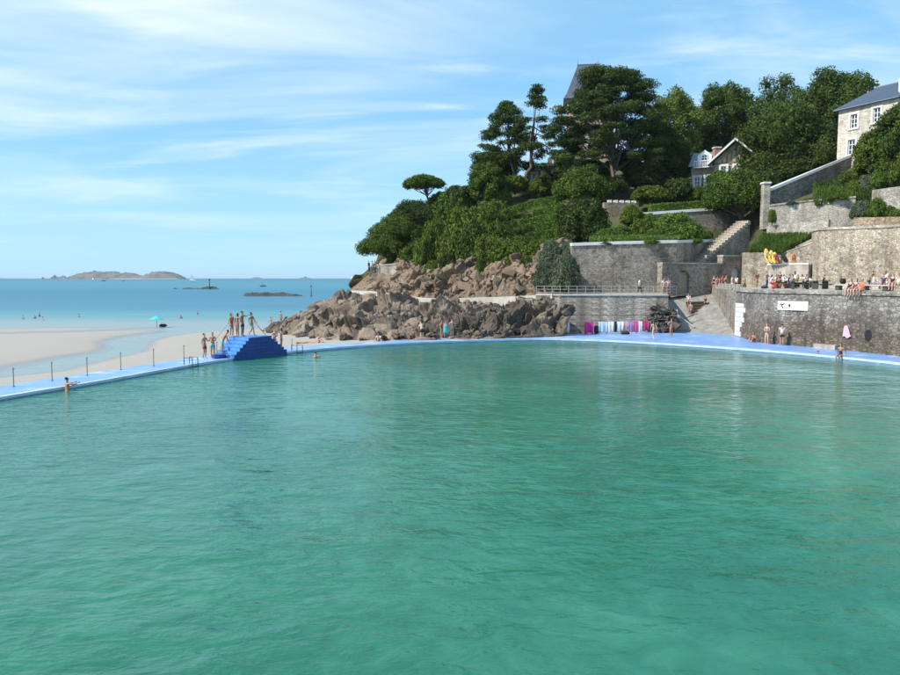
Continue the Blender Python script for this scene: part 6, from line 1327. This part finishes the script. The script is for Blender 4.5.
def at_table(px, Y, rz, lab, sk, hr, wr, hl=False, ps='sittable'):
    person(lab, Vector((*xy(px, Y), TZ + .475)), rz, ps, sk, hr, wr, 1.72, hl=hl)
at_table(770.5, 69.5, R_(80), 'person in pale green top sitting at the left cafe table', 1, 1, [('tshirt', 'paleblue'), ('trousers', 'red')], True)
at_table(776, 72, R_(20), 'person in white blouse at the back of the left cafe table', 1, 0, [('tshirt', 'white'), ('trousers', 'navy')], True)
at_table(784.5, 71.6, R_(180), 'person with white shirt turned away at the left cafe table', 1, 0, [('tshirt', 'white'), ('trousers', 'black')])
at_table(791.5, 64.6, R_(90), 'person in dark top at the left of the near cafe table', 2, 0, [('tshirt', 'grey'), ('trousers', 'navy')])
at_table(797, 65.6, R_(10), 'person in lime shirt at the back of the near cafe table', 1, 1, [('tshirt', 'lime'), ('shorts', 'black')])
at_table(803.5, 64, R_(-90), 'person in white sleeves and dark skirt at the near cafe table', 1, 0, [('tshirt', 'white'), ('trousers', 'black')], True)
at_table(788, 66.5, R_(60), 'person in navy between the two cafe tables', 1, 0, [('tshirt', 'navy'), ('trousers', 'navy')])
# seated on the wall's edge
def on_edge(px, lab, sk, hr, wr, hl=True, ps='sit', rz=None):
    p, d, n = on_wall(px, -.12); r = math.atan2(-n.y, -n.x) + math.pi / 2 if rz is None else rz
    person(lab, Vector((p.x, p.y, TZ + .07)), r, ps, sk, hr, wr, 1.7, hl=hl)
on_edge(850, 'dark-haired person in black with legs over the sea wall edge', 3, 0, [('tshirt', 'black'), ('brief', 'black')])
on_edge(855.5, 'person in brown top with bare legs over the sea wall edge', 3, 1, [('tshirt', 'maroon'), ('brief', 'black')])
on_edge(861.5, 'person in an orange dress sitting on the sea wall edge', 1, 1, [('tshirt', 'orange'), ('shorts', 'orange')], False)
bench_px = 878
def slab_bench(px, Y, w, label, rz):
    p = xy(px, Y); root = empty('slab_bench', (p.x, p.y, TZ), label, 'bench', None, rz)
    for nm, bx, mt in (('seat_slab', [((0, 0, .44), (w, .8, .10))], 'concrete_pale'), ('support', [((-w * .36, 0, .195), (.3, .6, .39))], 'dark_steel'), ('support', [((w * .36, 0, .195), (.3, .6, .39))], 'dark_steel')):
        m = MB(); [m.box(*b) for b in bx]; me = bpy.data.meshes.new(nm); me.from_pydata(m.v, [], m.f); me.materials.append(MATS[mt]); link(nm, me, root)
slab_bench(878, 57.5, 2.6, 'long pale slab bench on dark supports below the bastion', R_(-55)); slab_bench(845, 59.6, 1.3, 'short pale bench slab left of the people on the wall', R_(-55))
slab_bench(896, 54.5, 1.8, 'pale slab bench at the near end of the bastion', R_(-55))
at_table(874, 57.8, R_(60), 'person in white shirt and blue shorts on the long slab bench', 1, 0, [('tshirt', 'white'), ('shorts', 'blue')], False, 'sit')
at_table(893, 54.6, R_(-50), 'person in black dress with long hair on the slab bench', 3, 1, [('tshirt', 'black'), ('shorts', 'black')], True, 'sit')
at_table(899, 54.0, R_(-50), 'person in white shirt beside the one in black', 1, 0, [('tshirt', 'white'), ('shorts', 'paleblue')], False, 'sit')
for px, Y, rz, lab, sk, hr, wr, hl, ps, dz in [(767, 72.5, 40, 'person in grey standing behind the left cafe table', 1, 0, [('tshirt', 'grey'), ('trousers', 'navy')], False, 'talk', 0), (780, 73.5, -30, 'person in black dress standing by the concrete wall', 1, 0, [('tshirt', 'black'), ('shorts', 'black')], True, 'fold', 0),
    (795, 67.5, 150, 'person in white cap-sleeve top walking behind the near cafe table', 1, 1, [('tshirt', 'white'), ('trousers', 'grey')], True, 'walk', 0), (808, 63.6, -80, 'person in navy sweater sitting at the end of the near cafe table', 1, 0, [('tshirt', 'navy'), ('trousers', 'black')], False, 'sittable', .475),
    (823, 66.5, 60, 'person in black sitting alone at the dark table', 1, 0, [('tshirt', 'black'), ('trousers', 'black')], False, 'sittable', .475), (869, 58.6, 30, 'person in grey top leaning beside the long slab bench', 1, 0, [('tshirt', 'grey'), ('shorts', 'navy')], False, 'lean', 0), (884, 57, -40, 'person in navy shirt sitting on the long slab bench', 2, 0, [('tshirt', 'navy'), ('shorts', 'black')], False, 'sit', .475),
    (757, 75, 20, 'person in maroon top standing before the stone pier', 1, 1, [('tshirt', 'maroon'), ('shorts', 'khaki')], True, 'hips', 0), (886, 61, 120, 'person in white dress standing against the bastion', 1, 2, [('dress', 'white')], True, 'stand', 0)]:
    person(lab, Vector((*xy(px, Y), TZ + dz)), R_(rz), ps, sk, hr, wr, 1.7, hl=hl)
# ------------------------------------------------------------------ towels on their rail, sign, kayaks, dinghy, bags
ta, tb_ = atz(562, 334.6, 0) + Vector((0, -.05, 0)), atz(650, 333.2, 0) + Vector((0, -.25, 0))
root = empty('towel_rail', ta, 'thin metal rail on the far deck carrying the row of towels', 'rail')
RZ = 1.15
for i in range(7):
    p = ta.lerp(tb_, i / 6); MB().tube([(p.x, p.y, 0), (p.x, p.y, RZ)], .03, 6).build('post', 'rail_metal', root)
MB().tube([(ta.x, ta.y, RZ), (tb_.x, tb_.y, RZ)], .025, 6).build('rail', 'rail_metal', root)
def towel(px, w_px, drop, col, label, seed, top=1.17):
    t = (px - 562) / 88.0; p = ta.lerp(tb_, t); w = w_px * p.y / FPX; nu, nv = 13, 12; rg = random.Random(seed); d = (tb_ - ta).normalized(); V = []
    ph = rg.uniform(0, 6)
    for s, off in ((0, 0), (1, .012)):
        for i in range(nu):
            u = i / (nu - 1) - .5
            for j in range(nv):
                v = j / (nv - 1); f = .05 * v * math.sin(u * 11 + ph) + .03 * v * math.sin(u * 23 + ph * 2)
                q = p + d * (u * w * (1 - .10 * v * rg.uniform(.3, 1))); zz = top - drop * v * (1 + .07 * math.sin(u * 5 + ph))
                y = -.04 - f - .05 * math.sin(v * 3.1) + off
                V.append((q.x, q.y + y, max(.03, zz) if j else top + .012 * (1 - s)))
    F = []
    for s in (0, 1):
        o = s * nu * nv
        F += [tuple(o + k for k in f) for f in grid_faces(nu, nv).tolist()]
    E = [i * nv + nv - 1 for i in range(nu)]; F += [(E[i], E[i + 1], E[i + 1] + nu * nv, E[i] + nu * nv) for i in range(nu - 1)]
    for c in (0, (nu - 1) * nv): F += [(c + j, c + j + 1, c + j + 1 + nu * nv, c + j + nu * nv) for j in range(nv - 1)]
    m = MB(); m.add(V, F); m.build('towel', 'c_' + col, None, label, 'towel', 'towels on the rail', smooth=True)
for px, w, dr, col, lab in [(567.5, 3.4, .95, 'white', 'narrow white towel at the left end of the rail'), (588, 9.6, 1.08, 'magenta', 'wide magenta towel hanging on the rail'), (601.5, 9, .95, 'paleblue', 'pale blue towel beside the dark bag on the rail'), (609.5, 6, 1.0, 'white', 'white towel next to the black one'), (614.3, 2.6, .95, 'black', 'narrow black towel between two pale ones'), (619, 7, .9, 'white', 'crumpled white towel right of the black towel'), (624.8, 3.5, .8, 'pink', 'small pale pink towel on the rail'), (629.5, 5, 1.0, 'lilac', 'lilac towel on the rail'), (634.6, 5.2, 1.02, 'rosepink', 'rose pink towel beside the lilac one'), (639.2, 3.6, 1.0, 'white', 'white towel between the rose and the crimson ones'), (644.8, 6.8, .86, 'crimson', 'crimson towel at the right end of the rail')]:
    towel(px, w, dr, col, lab, int(px))
def lump(name, pos, s, mat, label, cat, seed):
    """soft bag: a slumped sack with a strap"""
    root = empty(name, pos, label, cat); nu, nv = 14, 9; th = np.linspace(0, 2 * np.pi, nu); ph = np.linspace(0, np.pi, nv); T, Ph = np.meshgrid(th, ph, indexing='ij')
    P = np.stack([np.cos(T) * np.sin(Ph), np.sin(T) * np.sin(Ph), np.cos(Ph)], -1).reshape(-1, 3); P = np.sign(P) * np.abs(P) ** .75 * (1 + .15 * vnoise(P * 2 + seed, seed))[:, None]
    P = P * np.array(s) / 2; P[:, 2] += s[2] / 2; link('sack', np_mesh('sack', P, grid_faces(nu, nv), mat, True), root)
    m = MB(); m.tube([(-s[0] * .3, 0, s[2] * .9), (-s[0] * .2, 0, s[2] * 1.25), (s[0] * .2, 0, s[2] * 1.25), (s[0] * .3, 0, s[2] * .9)], .02, 5); me = bpy.data.meshes.new('strap'); me.from_pydata(m.v, [], m.f); me.materials.append(MATS[mat]); link('strap', me, root)
lump('bag', atz(596.5, 334.0, .002), (.5, .35, .8), 'c_black', 'black bag leaning under the rail right of the magenta towel', 'bag', 3)
lump('bag', atz(625, 334.4, .002), (.9, .4, .28), 'c_black', 'flat black bag lying under the white and pink towels', 'bag', 4)
lump('bag', atz(712.5, 330.6, .02) + Vector((0, .5, .05)), (.4, .35, .45), 'c_black', 'small black bag beside the group at the ramp foot', 'bag', 5)
lump('bag', Vector((*xy(843, 60.5), TZ + .5)), (.5, .35, .5), 'c_black', 'black rucksack standing on the short bench slab', 'bag', 6)
lump('bag', Vector((*xy(774, 67), TZ)), (.4, .3, .3), 'c_red', 'red bag on the ground beside the left cafe table', 'bag', 7)
lump('bag', Vector((*xy(765, 69), TZ)), (.7, .4, .28), 'c_navy', 'dark bag heap at the terrace edge left of the cafe table', 'bag', 8)
# red beach towel on the sand
b = atz(306, 343, SEA_Z + .55); H = np.zeros((14, 8, 3)); 
for i in range(14):
    for j in range(8): H[i, j] = (b.x - .95 + 1.9 * i / 13, b.y - .5 + 1.0 * j / 7, b.z + .05 + .03 * math.sin(i * 1.1 + j))
grid_obj('beach_towel', H, 'c_red', 'red beach towel spread on the sand by the shore rocks', 'towel')
# pink towel hung on the sea wall
p, d, n = on_wall(849, .06); zt, zb_ = wall_z(849, 325.5), wall_z(849, 337); V = []; nu, nv = 9, 10
for s in (0, .015):
    for i in range(nu):
        for j in range(nv):
            v = j / (nv - 1); u = (i / (nu - 1) - .5) * (.16 + .50 * v ** .7) + .10 * v; q = p + d * u - n * (.03 + .05 * v * math.sin(u * 14) ** 2 + s); V.append((q.x, q.y, zt + (zb_ - zt) * v * (1 - .08 * math.sin(i))))
F = grid_faces(nu, nv).tolist(); F += [[k + nu * nv for k in f] for f in F]
MB().add(V, [tuple(f) for f in F]).build('hung_towel', 'c_pink', None, 'pink towel hanging in a point on the tall sea wall', 'towel', smooth=True)
# white banner with hand-painted dark marks
pa, d, n = on_wall(779, .05); pb, d2, n2 = on_wall(809.5, .05); zt0, zb0, zt1, zb1 = wall_z(779, 301), wall_z(779, 309.7), wall_z(809.5, 301.5), wall_z(809.5, 310.7)
root = empty('wall_banner', (pa.x, pa.y, zb0), 'white banner with dark painted marks on the tall sea wall', 'banner')
MB().add([(pa.x, pa.y, zb0), (pb.x, pb.y, zb1), (pb.x, pb.y, zt1), (pa.x, pa.y, zt0)] + [(pa.x + n.x * .03, pa.y + n.y * .03, zb0), (pb.x + n.x * .03, pb.y + n.y * .03, zb1), (pb.x + n.x * .03, pb.y + n.y * .03, zt1), (pa.x + n.x * .03, pa.y + n.y * .03, zt0)],
    [(0, 1, 2, 3), (7, 6, 5, 4), (0, 4, 5, 1), (1, 5, 6, 2), (2, 6, 7, 3), (3, 7, 4, 0)]).build('panel', 'white_paint', root)
bd = (pb - pa); Lb = bd.length; bd = bd / Lb; bn = V2(-bd.y, bd.x)
def stroke(pts, w, mat):
    """a brush stroke: short flat bars just proud of the banner; u along, v up, both 0..1"""
    m = MB(); Hh = zt0 - zb0
    for (u0, v0), (u1, v1) in zip(pts, pts[1:]):
        a, b_ = Vector((u0 * Lb, v0 * Hh)), Vector((u1 * Lb, v1 * Hh)); t = (b_ - a).normalized(); s = Vector((-t.y, t.x)) * w / 2; qs = [a - s - t * w * .3, b_ - s + t * w * .3, b_ + s + t * w * .3, a + s - t * w * .3]
        base = [(pa + bd * q.x, zb0 + (zb1 - zb0) * q.x / Lb + q.y) for q in qs]
        m.add([(q.x - bn.x * .012, q.y - bn.y * .012, z) for q, z in base] + [(q.x + bn.x * .01, q.y + bn.y * .01, z) for q, z in base], [(0, 1, 2, 3), (7, 6, 5, 4), (0, 4, 5, 1), (1, 5, 6, 2), (2, 6, 7, 3), (3, 7, 4, 0)])
    m.build('painted_mark', mat, root)
stroke([(.07, .62), (.13, .66), (.19, .62), (.225, .76)], .075, 'c_ink'); stroke([(.15, .62), (.15, .40), (.19, .22)], .085, 'c_ink')
stroke([(.31, .62), (.30, .45), (.33, .30), (.38, .22), (.42, .36)], .05, 'c_grey'); stroke([(.39, .64), (.42, .52), (.40, .42), (.38, .58)], .10, 'c_ink')
stroke([(.56, .55), (.62, .47), (.69, .38)], .06, 'c_faint'); stroke([(.82, .46), (.88, .68), (.92, .52), (.88, .30), (.84, .24)], .05, 'c_faint')
# kayaks and boards stacked above the concrete wall
def kayak(px, Y, tilt, ln, col, label, py=263):
    b = Vector((*xy(px, Y), zat(py, Y) + .03)); nu, nv = 13, 10; V = []
    for i in range(nu):
        t = i / (nu - 1); w = .30 * math.sin(math.pi * (.06 + .88 * t)) ** .7; 
        for j in range(nv):
            a = 2 * math.pi * j / nv; x, y = w * math.cos(a), w * .42 * math.sin(a) * (1 if math.sin(a) > 0 else .6); z = t * ln
            V.append((b.x + x + math.sin(tilt) * z, b.y + .75 + y - (1 - t) * .4, b.z + math.cos(tilt) * z))
    F = [(i * nv + j, i * nv + (j + 1) % nv, (i + 1) * nv + (j + 1) % nv, (i + 1) * nv + j) for i in range(nu - 1) for j in range(nv)] + [tuple(range(nv)), tuple(range((nu - 1) * nv, nu * nv))]
    root = empty('kayak', b, label, 'kayak'); MB().add(V, F).build('hull', 'c_' + col, root, smooth=True)
    q = MB(); z = ln * .5; q.tube([(b.x + math.sin(tilt) * z + .16 * math.cos(a), b.y + .40, b.z + math.cos(tilt) * z + .3 * math.sin(a)) for a in [k * math.pi / 5 for k in range(11)]], .03, 5); q.build('cockpit_rim', 'c_black', root)
for px, col, t, ln, lab in [(769.5, 'kayak_yellow', -.12, 1.55, 'yellow kayak leaning furthest left above the concrete wall'), (772.5, 'kayak_yellow', .05, 1.35, 'yellow kayak second in the leaning row'), (775.5, 'yellow', .12, 1.15, 'pale yellow kayak third in the leaning row'), (778.8, 'kayak_orange', -.2, 1.0, 'short orange kayak in the middle of the leaning row'), (782, 'maroon', -.35, .95, 'dark red kayak leaning left in the row'), (785, 'khaki', -.4, .9, 'tan board leaning left in the row'), (788, 'black', -.4, .9, 'black board leaning left in the row'), (794.8, 'kayak_orange', .03, 1.0, 'orange kayak standing alone right of the row')]:
    kayak(px, 77.4 - (px - 769) * .05, t, ln, col, lab)
# white upturned dinghy behind the cafe tables
p = xy(800, 70.5); b = Vector((p.x, p.y, TZ + .55)); V, F = [], []; nu, nv = 15, 9
for i in range(nu):
    t = i / (nu - 1); w = .62 * (math.sin(math.pi * min(1, .12 + t * .88)) ** .5 if t > .1 else .75)
    for j in range(nv):
        a = math.pi * j / (nv - 1); V.append((b.x - 1.25 + 2.5 * t, b.y + w * math.cos(a), b.z + .12 + .42 * math.sin(a) * (.6 + .4 * math.sin(math.pi * t))))
root = empty('dinghy', (b.x, b.y, TZ), 'white upturned dinghy on trestles behind the cafe tables', 'boat')
MB().add(V, [tuple(f) for f in grid_faces(nu, nv).tolist()] + [tuple(range(nv)), tuple(range((nu - 1) * nv, nu * nv))]).build('hull', 'hull_white', root, smooth=True)
for s in (-.7, .7):
    MB().box((b.x + s, b.y, TZ + .33), (.1, 1.0, .66)).build('trestle', 'bench_wood', root)

# beach tent in the shallows edge
b = atz(157, 327, SEA_Z + .08); root = empty('beach_shelter', b, 'small turquoise beach shelter at the water line', 'beach shelter')
m = MB(); ev = []
for i in range(9):
    a = 2 * math.pi * i / 8; ev.append((b.x + .95 * math.cos(a), b.y + .95 * math.sin(a), b.z + 1.05))
m.add(ev[:8] + [(b.x, b.y, b.z + 1.5)] + [(v[0], v[1], v[2] - .03) for v in ev[:8]] + [(b.x, b.y, b.z + 1.44)], [(i, (i + 1) % 8, 8) for i in range(8)] + [(9 + (i + 1) % 8, 9 + i, 17) for i in range(8)] + [(i, 9 + i, 9 + (i + 1) % 8, (i + 1) % 8) for i in range(8)])
m.build('canopy', 'c_aqua', root); MB().tube([(b.x, b.y, b.z - .2), (b.x, b.y, b.z + 1.5)], .03, 6).build('pole', 'rail_metal', root)
lump('bag', atz(163, 327, SEA_Z + .07), (1.0, .5, .4), 'c_black', 'black bag heap on the wet sand beside the turquoise shelter', 'bag', 12)

# ------------------------------------------------------------------ far water: islands, reefs, beacons, sails
def island(name, px0, px1, py_top, Y, seed, label, prof, beach_rng=None, mat='island_rock', dep=.35):
    a, b = at(px0, 278, Y), at(px1, 278, Y); Wd = b.x - a.x; hh = zat(py_top, Y) - SEA_Z; nu, nv = 150, 30
    U, Vv = np.meshgrid(np.linspace(0, 1, nu), np.linspace(-1, 1, nv), indexing='ij'); P = np.stack([U.ravel() * 14, Vv.ravel() * 3, np.zeros(U.size)], 1)
    pr = np.interp(U, [q[0] for q in prof], [q[1] for q in prof]); z = hh * pr * np.clip(1 - np.abs(Vv) ** 2.2, 0, 1) * (1 + .18 * fbm(P, 4, seed).reshape(U.shape)) + .22 * hh * facet(P * 1.3, seed).reshape(U.shape) * (1 - np.abs(Vv)) * (pr > .05)
    H = np.stack([a.x + U * Wd, Y + Vv * Wd * dep / 2, SEA_Z - .25 * hh * .3 + z * 1.07], -1); grid_obj(name, H, mat, label, 'island', 'structure')
    if beach_rng:
        u0, u1 = beach_rng; n = 40; m = MB(); yb = Y - Wd * dep / 2
        m.prism([(a.x + Wd * u0, yb + 10), (a.x + Wd * (u0 + u1) / 2, yb - Wd * .02), (a.x + Wd * u1, yb + 10), (a.x + Wd * u1, yb + Wd * .1), (a.x + Wd * u0, yb + Wd * .1)], SEA_Z - 1, SEA_Z + hh * .10); m.build('island_beach', 'island_beach', kind='structure')
island('island', 72, 184, 272.0, 4600, 3, 'long low island on the horizon', [(0, .02), (.02, .5), (.12, .82), (.25, .97), (.38, .9), (.52, .82), (.60, .55), (.645, .38), (.70, .72), (.80, 1.0), (.90, .85), (.97, .4), (1, .02)], (.40, 1.0))
island('islet', 49, 74, 275.2, 4500, 7, 'small rocky islet left of the long island', [(0, .05), (.12, .5), (.25, .95), (.35, .5), (.55, .75), (.8, .35), (1, .03)])
island('sea_stack', 41, 45, 277.0, 4500, 9, 'tiny sea stack left of the islet', [(0, .1), (.4, 1), (.7, .6), (1, .05)])
island('far_coast', -40, 10, 277.6, 9000, 12, 'faint far coast on the horizon', [(0, .6), (.5, .8), (.8, .6), (1, .05)])
island('islet', 298, 313, 276.2, 7000, 14, 'faint distant islet with a tower on the horizon', [(0, .05), (.3, .35), (.5, 1), (.6, .4), (1, .05)])
island('islet', 251, 264, 277.2, 7000, 15, 'faint flat islet on the horizon', [(0, .1), (.3, .9), (.7, .7), (1, .05)])
island('reef', 172, 200, 287.4, 430, 21, 'thin line of dark reef rocks', [(0, .1), (.1, .7), (.2, .1), (.3, .05), (.45, .7), (.6, .9), (.8, .5), (.9, .8), (1, .05)], None, 'reef', .12)
island('reef', 199, 219, 286.3, 425, 22, 'dark reef around the beacon', [(0, .2), (.2, .7), (.5, 1), (.8, .8), (1, .1)], None, 'reef', .2)
island('reef', 244, 303, 292.6, 262, 23, 'long dark breakwater of rocks in the bay', [(0, .6), (.06, 1), (.2, .85), (.35, .95), (.5, .8), (.65, .9), (.8, .6), (.9, .45), (1, .05)], None, 'reef', .10)
def beacon(px, py0, py1, Y, r, label, cat):
    x = xy(px, Y).x; z1 = zat(py0, Y); root = empty('beacon', (x, Y, SEA_Z), label, 'beacon'); MB().tube([(x, Y, SEA_Z - 1), (x, Y, z1)], [r, r * .6], 8).build('shaft', 'reef', root)
    MB().tube([(x, Y, z1 - r * 3), (x, Y, z1 + r * .2), (x, Y, z1 + r * 1.8)], [r * .6, r * 1.5, r * .3], 8).build('topmark', 'reef', root); MB().tube([(x, Y, SEA_Z - 1), (x, Y, SEA_Z + r * 3)], [r * 2.4, r * 1.5], 8).build('plinth', 'reef', root)
beacon(209.3, 279.5, 289, 424, .33, 'dark beacon post standing on the far reef', 'beacon'); beacon(311, 285.8, 297, 255, .16, 'slim dark beacon pole at the end of the breakwater', 'beacon')
def sailboat(px, py, h_px, Y, rz, label):
    p = xy(px, Y); s = h_px * Y / FPX; root = empty('sailboat', (p.x, p.y, SEA_Z), label, 'sailboat', None, rz); Ln = s * .85; V = []; nu, nv = 11, 7
    for i in range(nu):
        t = i / (nu - 1); w = Ln * .15 * math.sin(math.pi * (.18 + .80 * t)) ** .8
        for j in range(nv): a = math.pi * j / (nv - 1); V.append((-Ln / 2 + Ln * t, w * math.cos(a), Ln * .10 - Ln * .13 * math.sin(a) + Ln * .03 * t))
    def pt(nm, vs, fs, mt): me = bpy.data.meshes.new(nm); me.from_pydata(vs, [], fs); me.materials.append(MATS[mt]); link(nm, me, root)
    pt('hull', V, [tuple(f) for f in grid_faces(nu, nv).tolist()] + [tuple(i * nv for i in range(nu)) + tuple(i * nv + nv - 1 for i in range(nu - 1, -1, -1))], 'hull_white')
    m = MB(); m.tube([(Ln * .05, 0, 0), (Ln * .05, 0, s)], s * .008, 6); pt('mast', m.v, m.f, 'rail_metal')
    def sail(nm, a, b, c):
        n = 7; vs, fs = [], []
        for k in range(2):
            for i in range(n):
                for j in range(n - i):
                    u, v = i / (n - 1), j / (n - 1); q = Vector(a) * (1 - u - v) + Vector(b) * u + Vector(c) * v; vs.append((q.x, q.y + s * .06 * math.sin(math.pi * (u + v * .5)) * (1 - v) + k * s * .004, q.z))
        cnt = n * (n + 1) // 2; off = [0]
        for i in range(n): off.append(off[-1] + n - i)
        for k in range(2):
            for i in range(n - 1):
                for j in range(n - 1 - i):
                    a0, b0 = off[i] + j + k * cnt, off[i + 1] + j + k * cnt; fs.append((a0, b0, a0 + 1))
                    if j < n - 2 - i: fs.append((b0, b0 + 1, a0 + 1))
        pt(nm, vs, fs, 'sail')
    sail('mainsail', (Ln * .03, 0, s * .14), (-Ln * .45, 0, s * .14), (Ln * .03, 0, s * .97)); sail('jib', (Ln * .09, 0, s * .9), (Ln * .48, 0, s * .11), (Ln * .10, 0, s * .12))
for px, h, Y, rz, lab in [(192, 6.8, 1400, .3, 'white sailboat right of the long island'), (352, 5.2, 1500, 2.6, 'small white sailboat close to the headland'), (64, 3.0, 2600, .8, 'tiny white sail in front of the small islet'), (93, 2.6, 2600, 2.4, 'tiny white sail under the long island')]: sailboat(px, 0, h, Y, rz, lab)
for px, py, w, lab in [(103.5, 281, 4, 'dark moored boat with mast in front of the island'), (123.5, 280.4, 3, 'small reddish workboat in front of the island beach'), (263, 286.5, 6, 'dark low boat beyond the breakwater')]:
    b = atz(px, py, SEA_Z) if py > 284 else Vector((*xy(px, 1500), SEA_Z)); s = w * b.y / FPX; root = empty('workboat', b, lab, 'boat'); V = []; nu, nv = 9, 7
    for i in range(nu):
        t = i / (nu - 1); ww = s * .16 * math.sin(math.pi * (.2 + .75 * t)) ** .7
        for j in range(nv): a = math.pi * j / (nv - 1); V.append((b.x - s / 2 + s * t, b.y + ww * math.cos(a), b.z + s * .14 - s * .16 * math.sin(a) + s * .05 * t * t))
    MB().add(V, [tuple(f) for f in grid_faces(nu, nv).tolist()] + [tuple(i * nv for i in range(nu)) + tuple(i * nv + nv - 1 for i in range(nu - 1, -1, -1))]).build('hull', 'c_navy' if 'dark' in lab else 'c_maroon', root)
    MB().box((b.x - s * .1, b.y, b.z + s * .24), (s * .3, s * .2, s * .2)).build('cabin', 'c_grey', root); MB().tube([(b.x, b.y, b.z + s * .1), (b.x, b.y, b.z + s * (.9 if 'mast' in lab else .5))], s * .02, 5).build('mast', 'dark_steel', root)
# ------------------------------------------------------------------ summer haze over the bay
def haze():
    m = bpy.data.materials.new('haze'); m.use_nodes = True; nt = m.node_tree; nt.nodes.clear(); MATS['haze'] = m
    v = nt.nodes.new('ShaderNodeVolumePrincipled'); v.inputs['Color'].default_value = (0.72, 0.86, 1.0, 1); v.inputs['Density'].default_value = 0.00006; v.inputs['Anisotropy'].default_value = 0.1
    o = nt.nodes.new('ShaderNodeOutputMaterial'); nt.links.new(v.outputs[0], o.inputs['Volume'])
    MB().prism([(-17000, -80), (17000, -80), (17000, 17000), (-17000, 17000)], -8.0, 62.0).build('haze', 'haze', kind='stuff', label='thin blue summer haze over the bay', cat='haze')
haze()
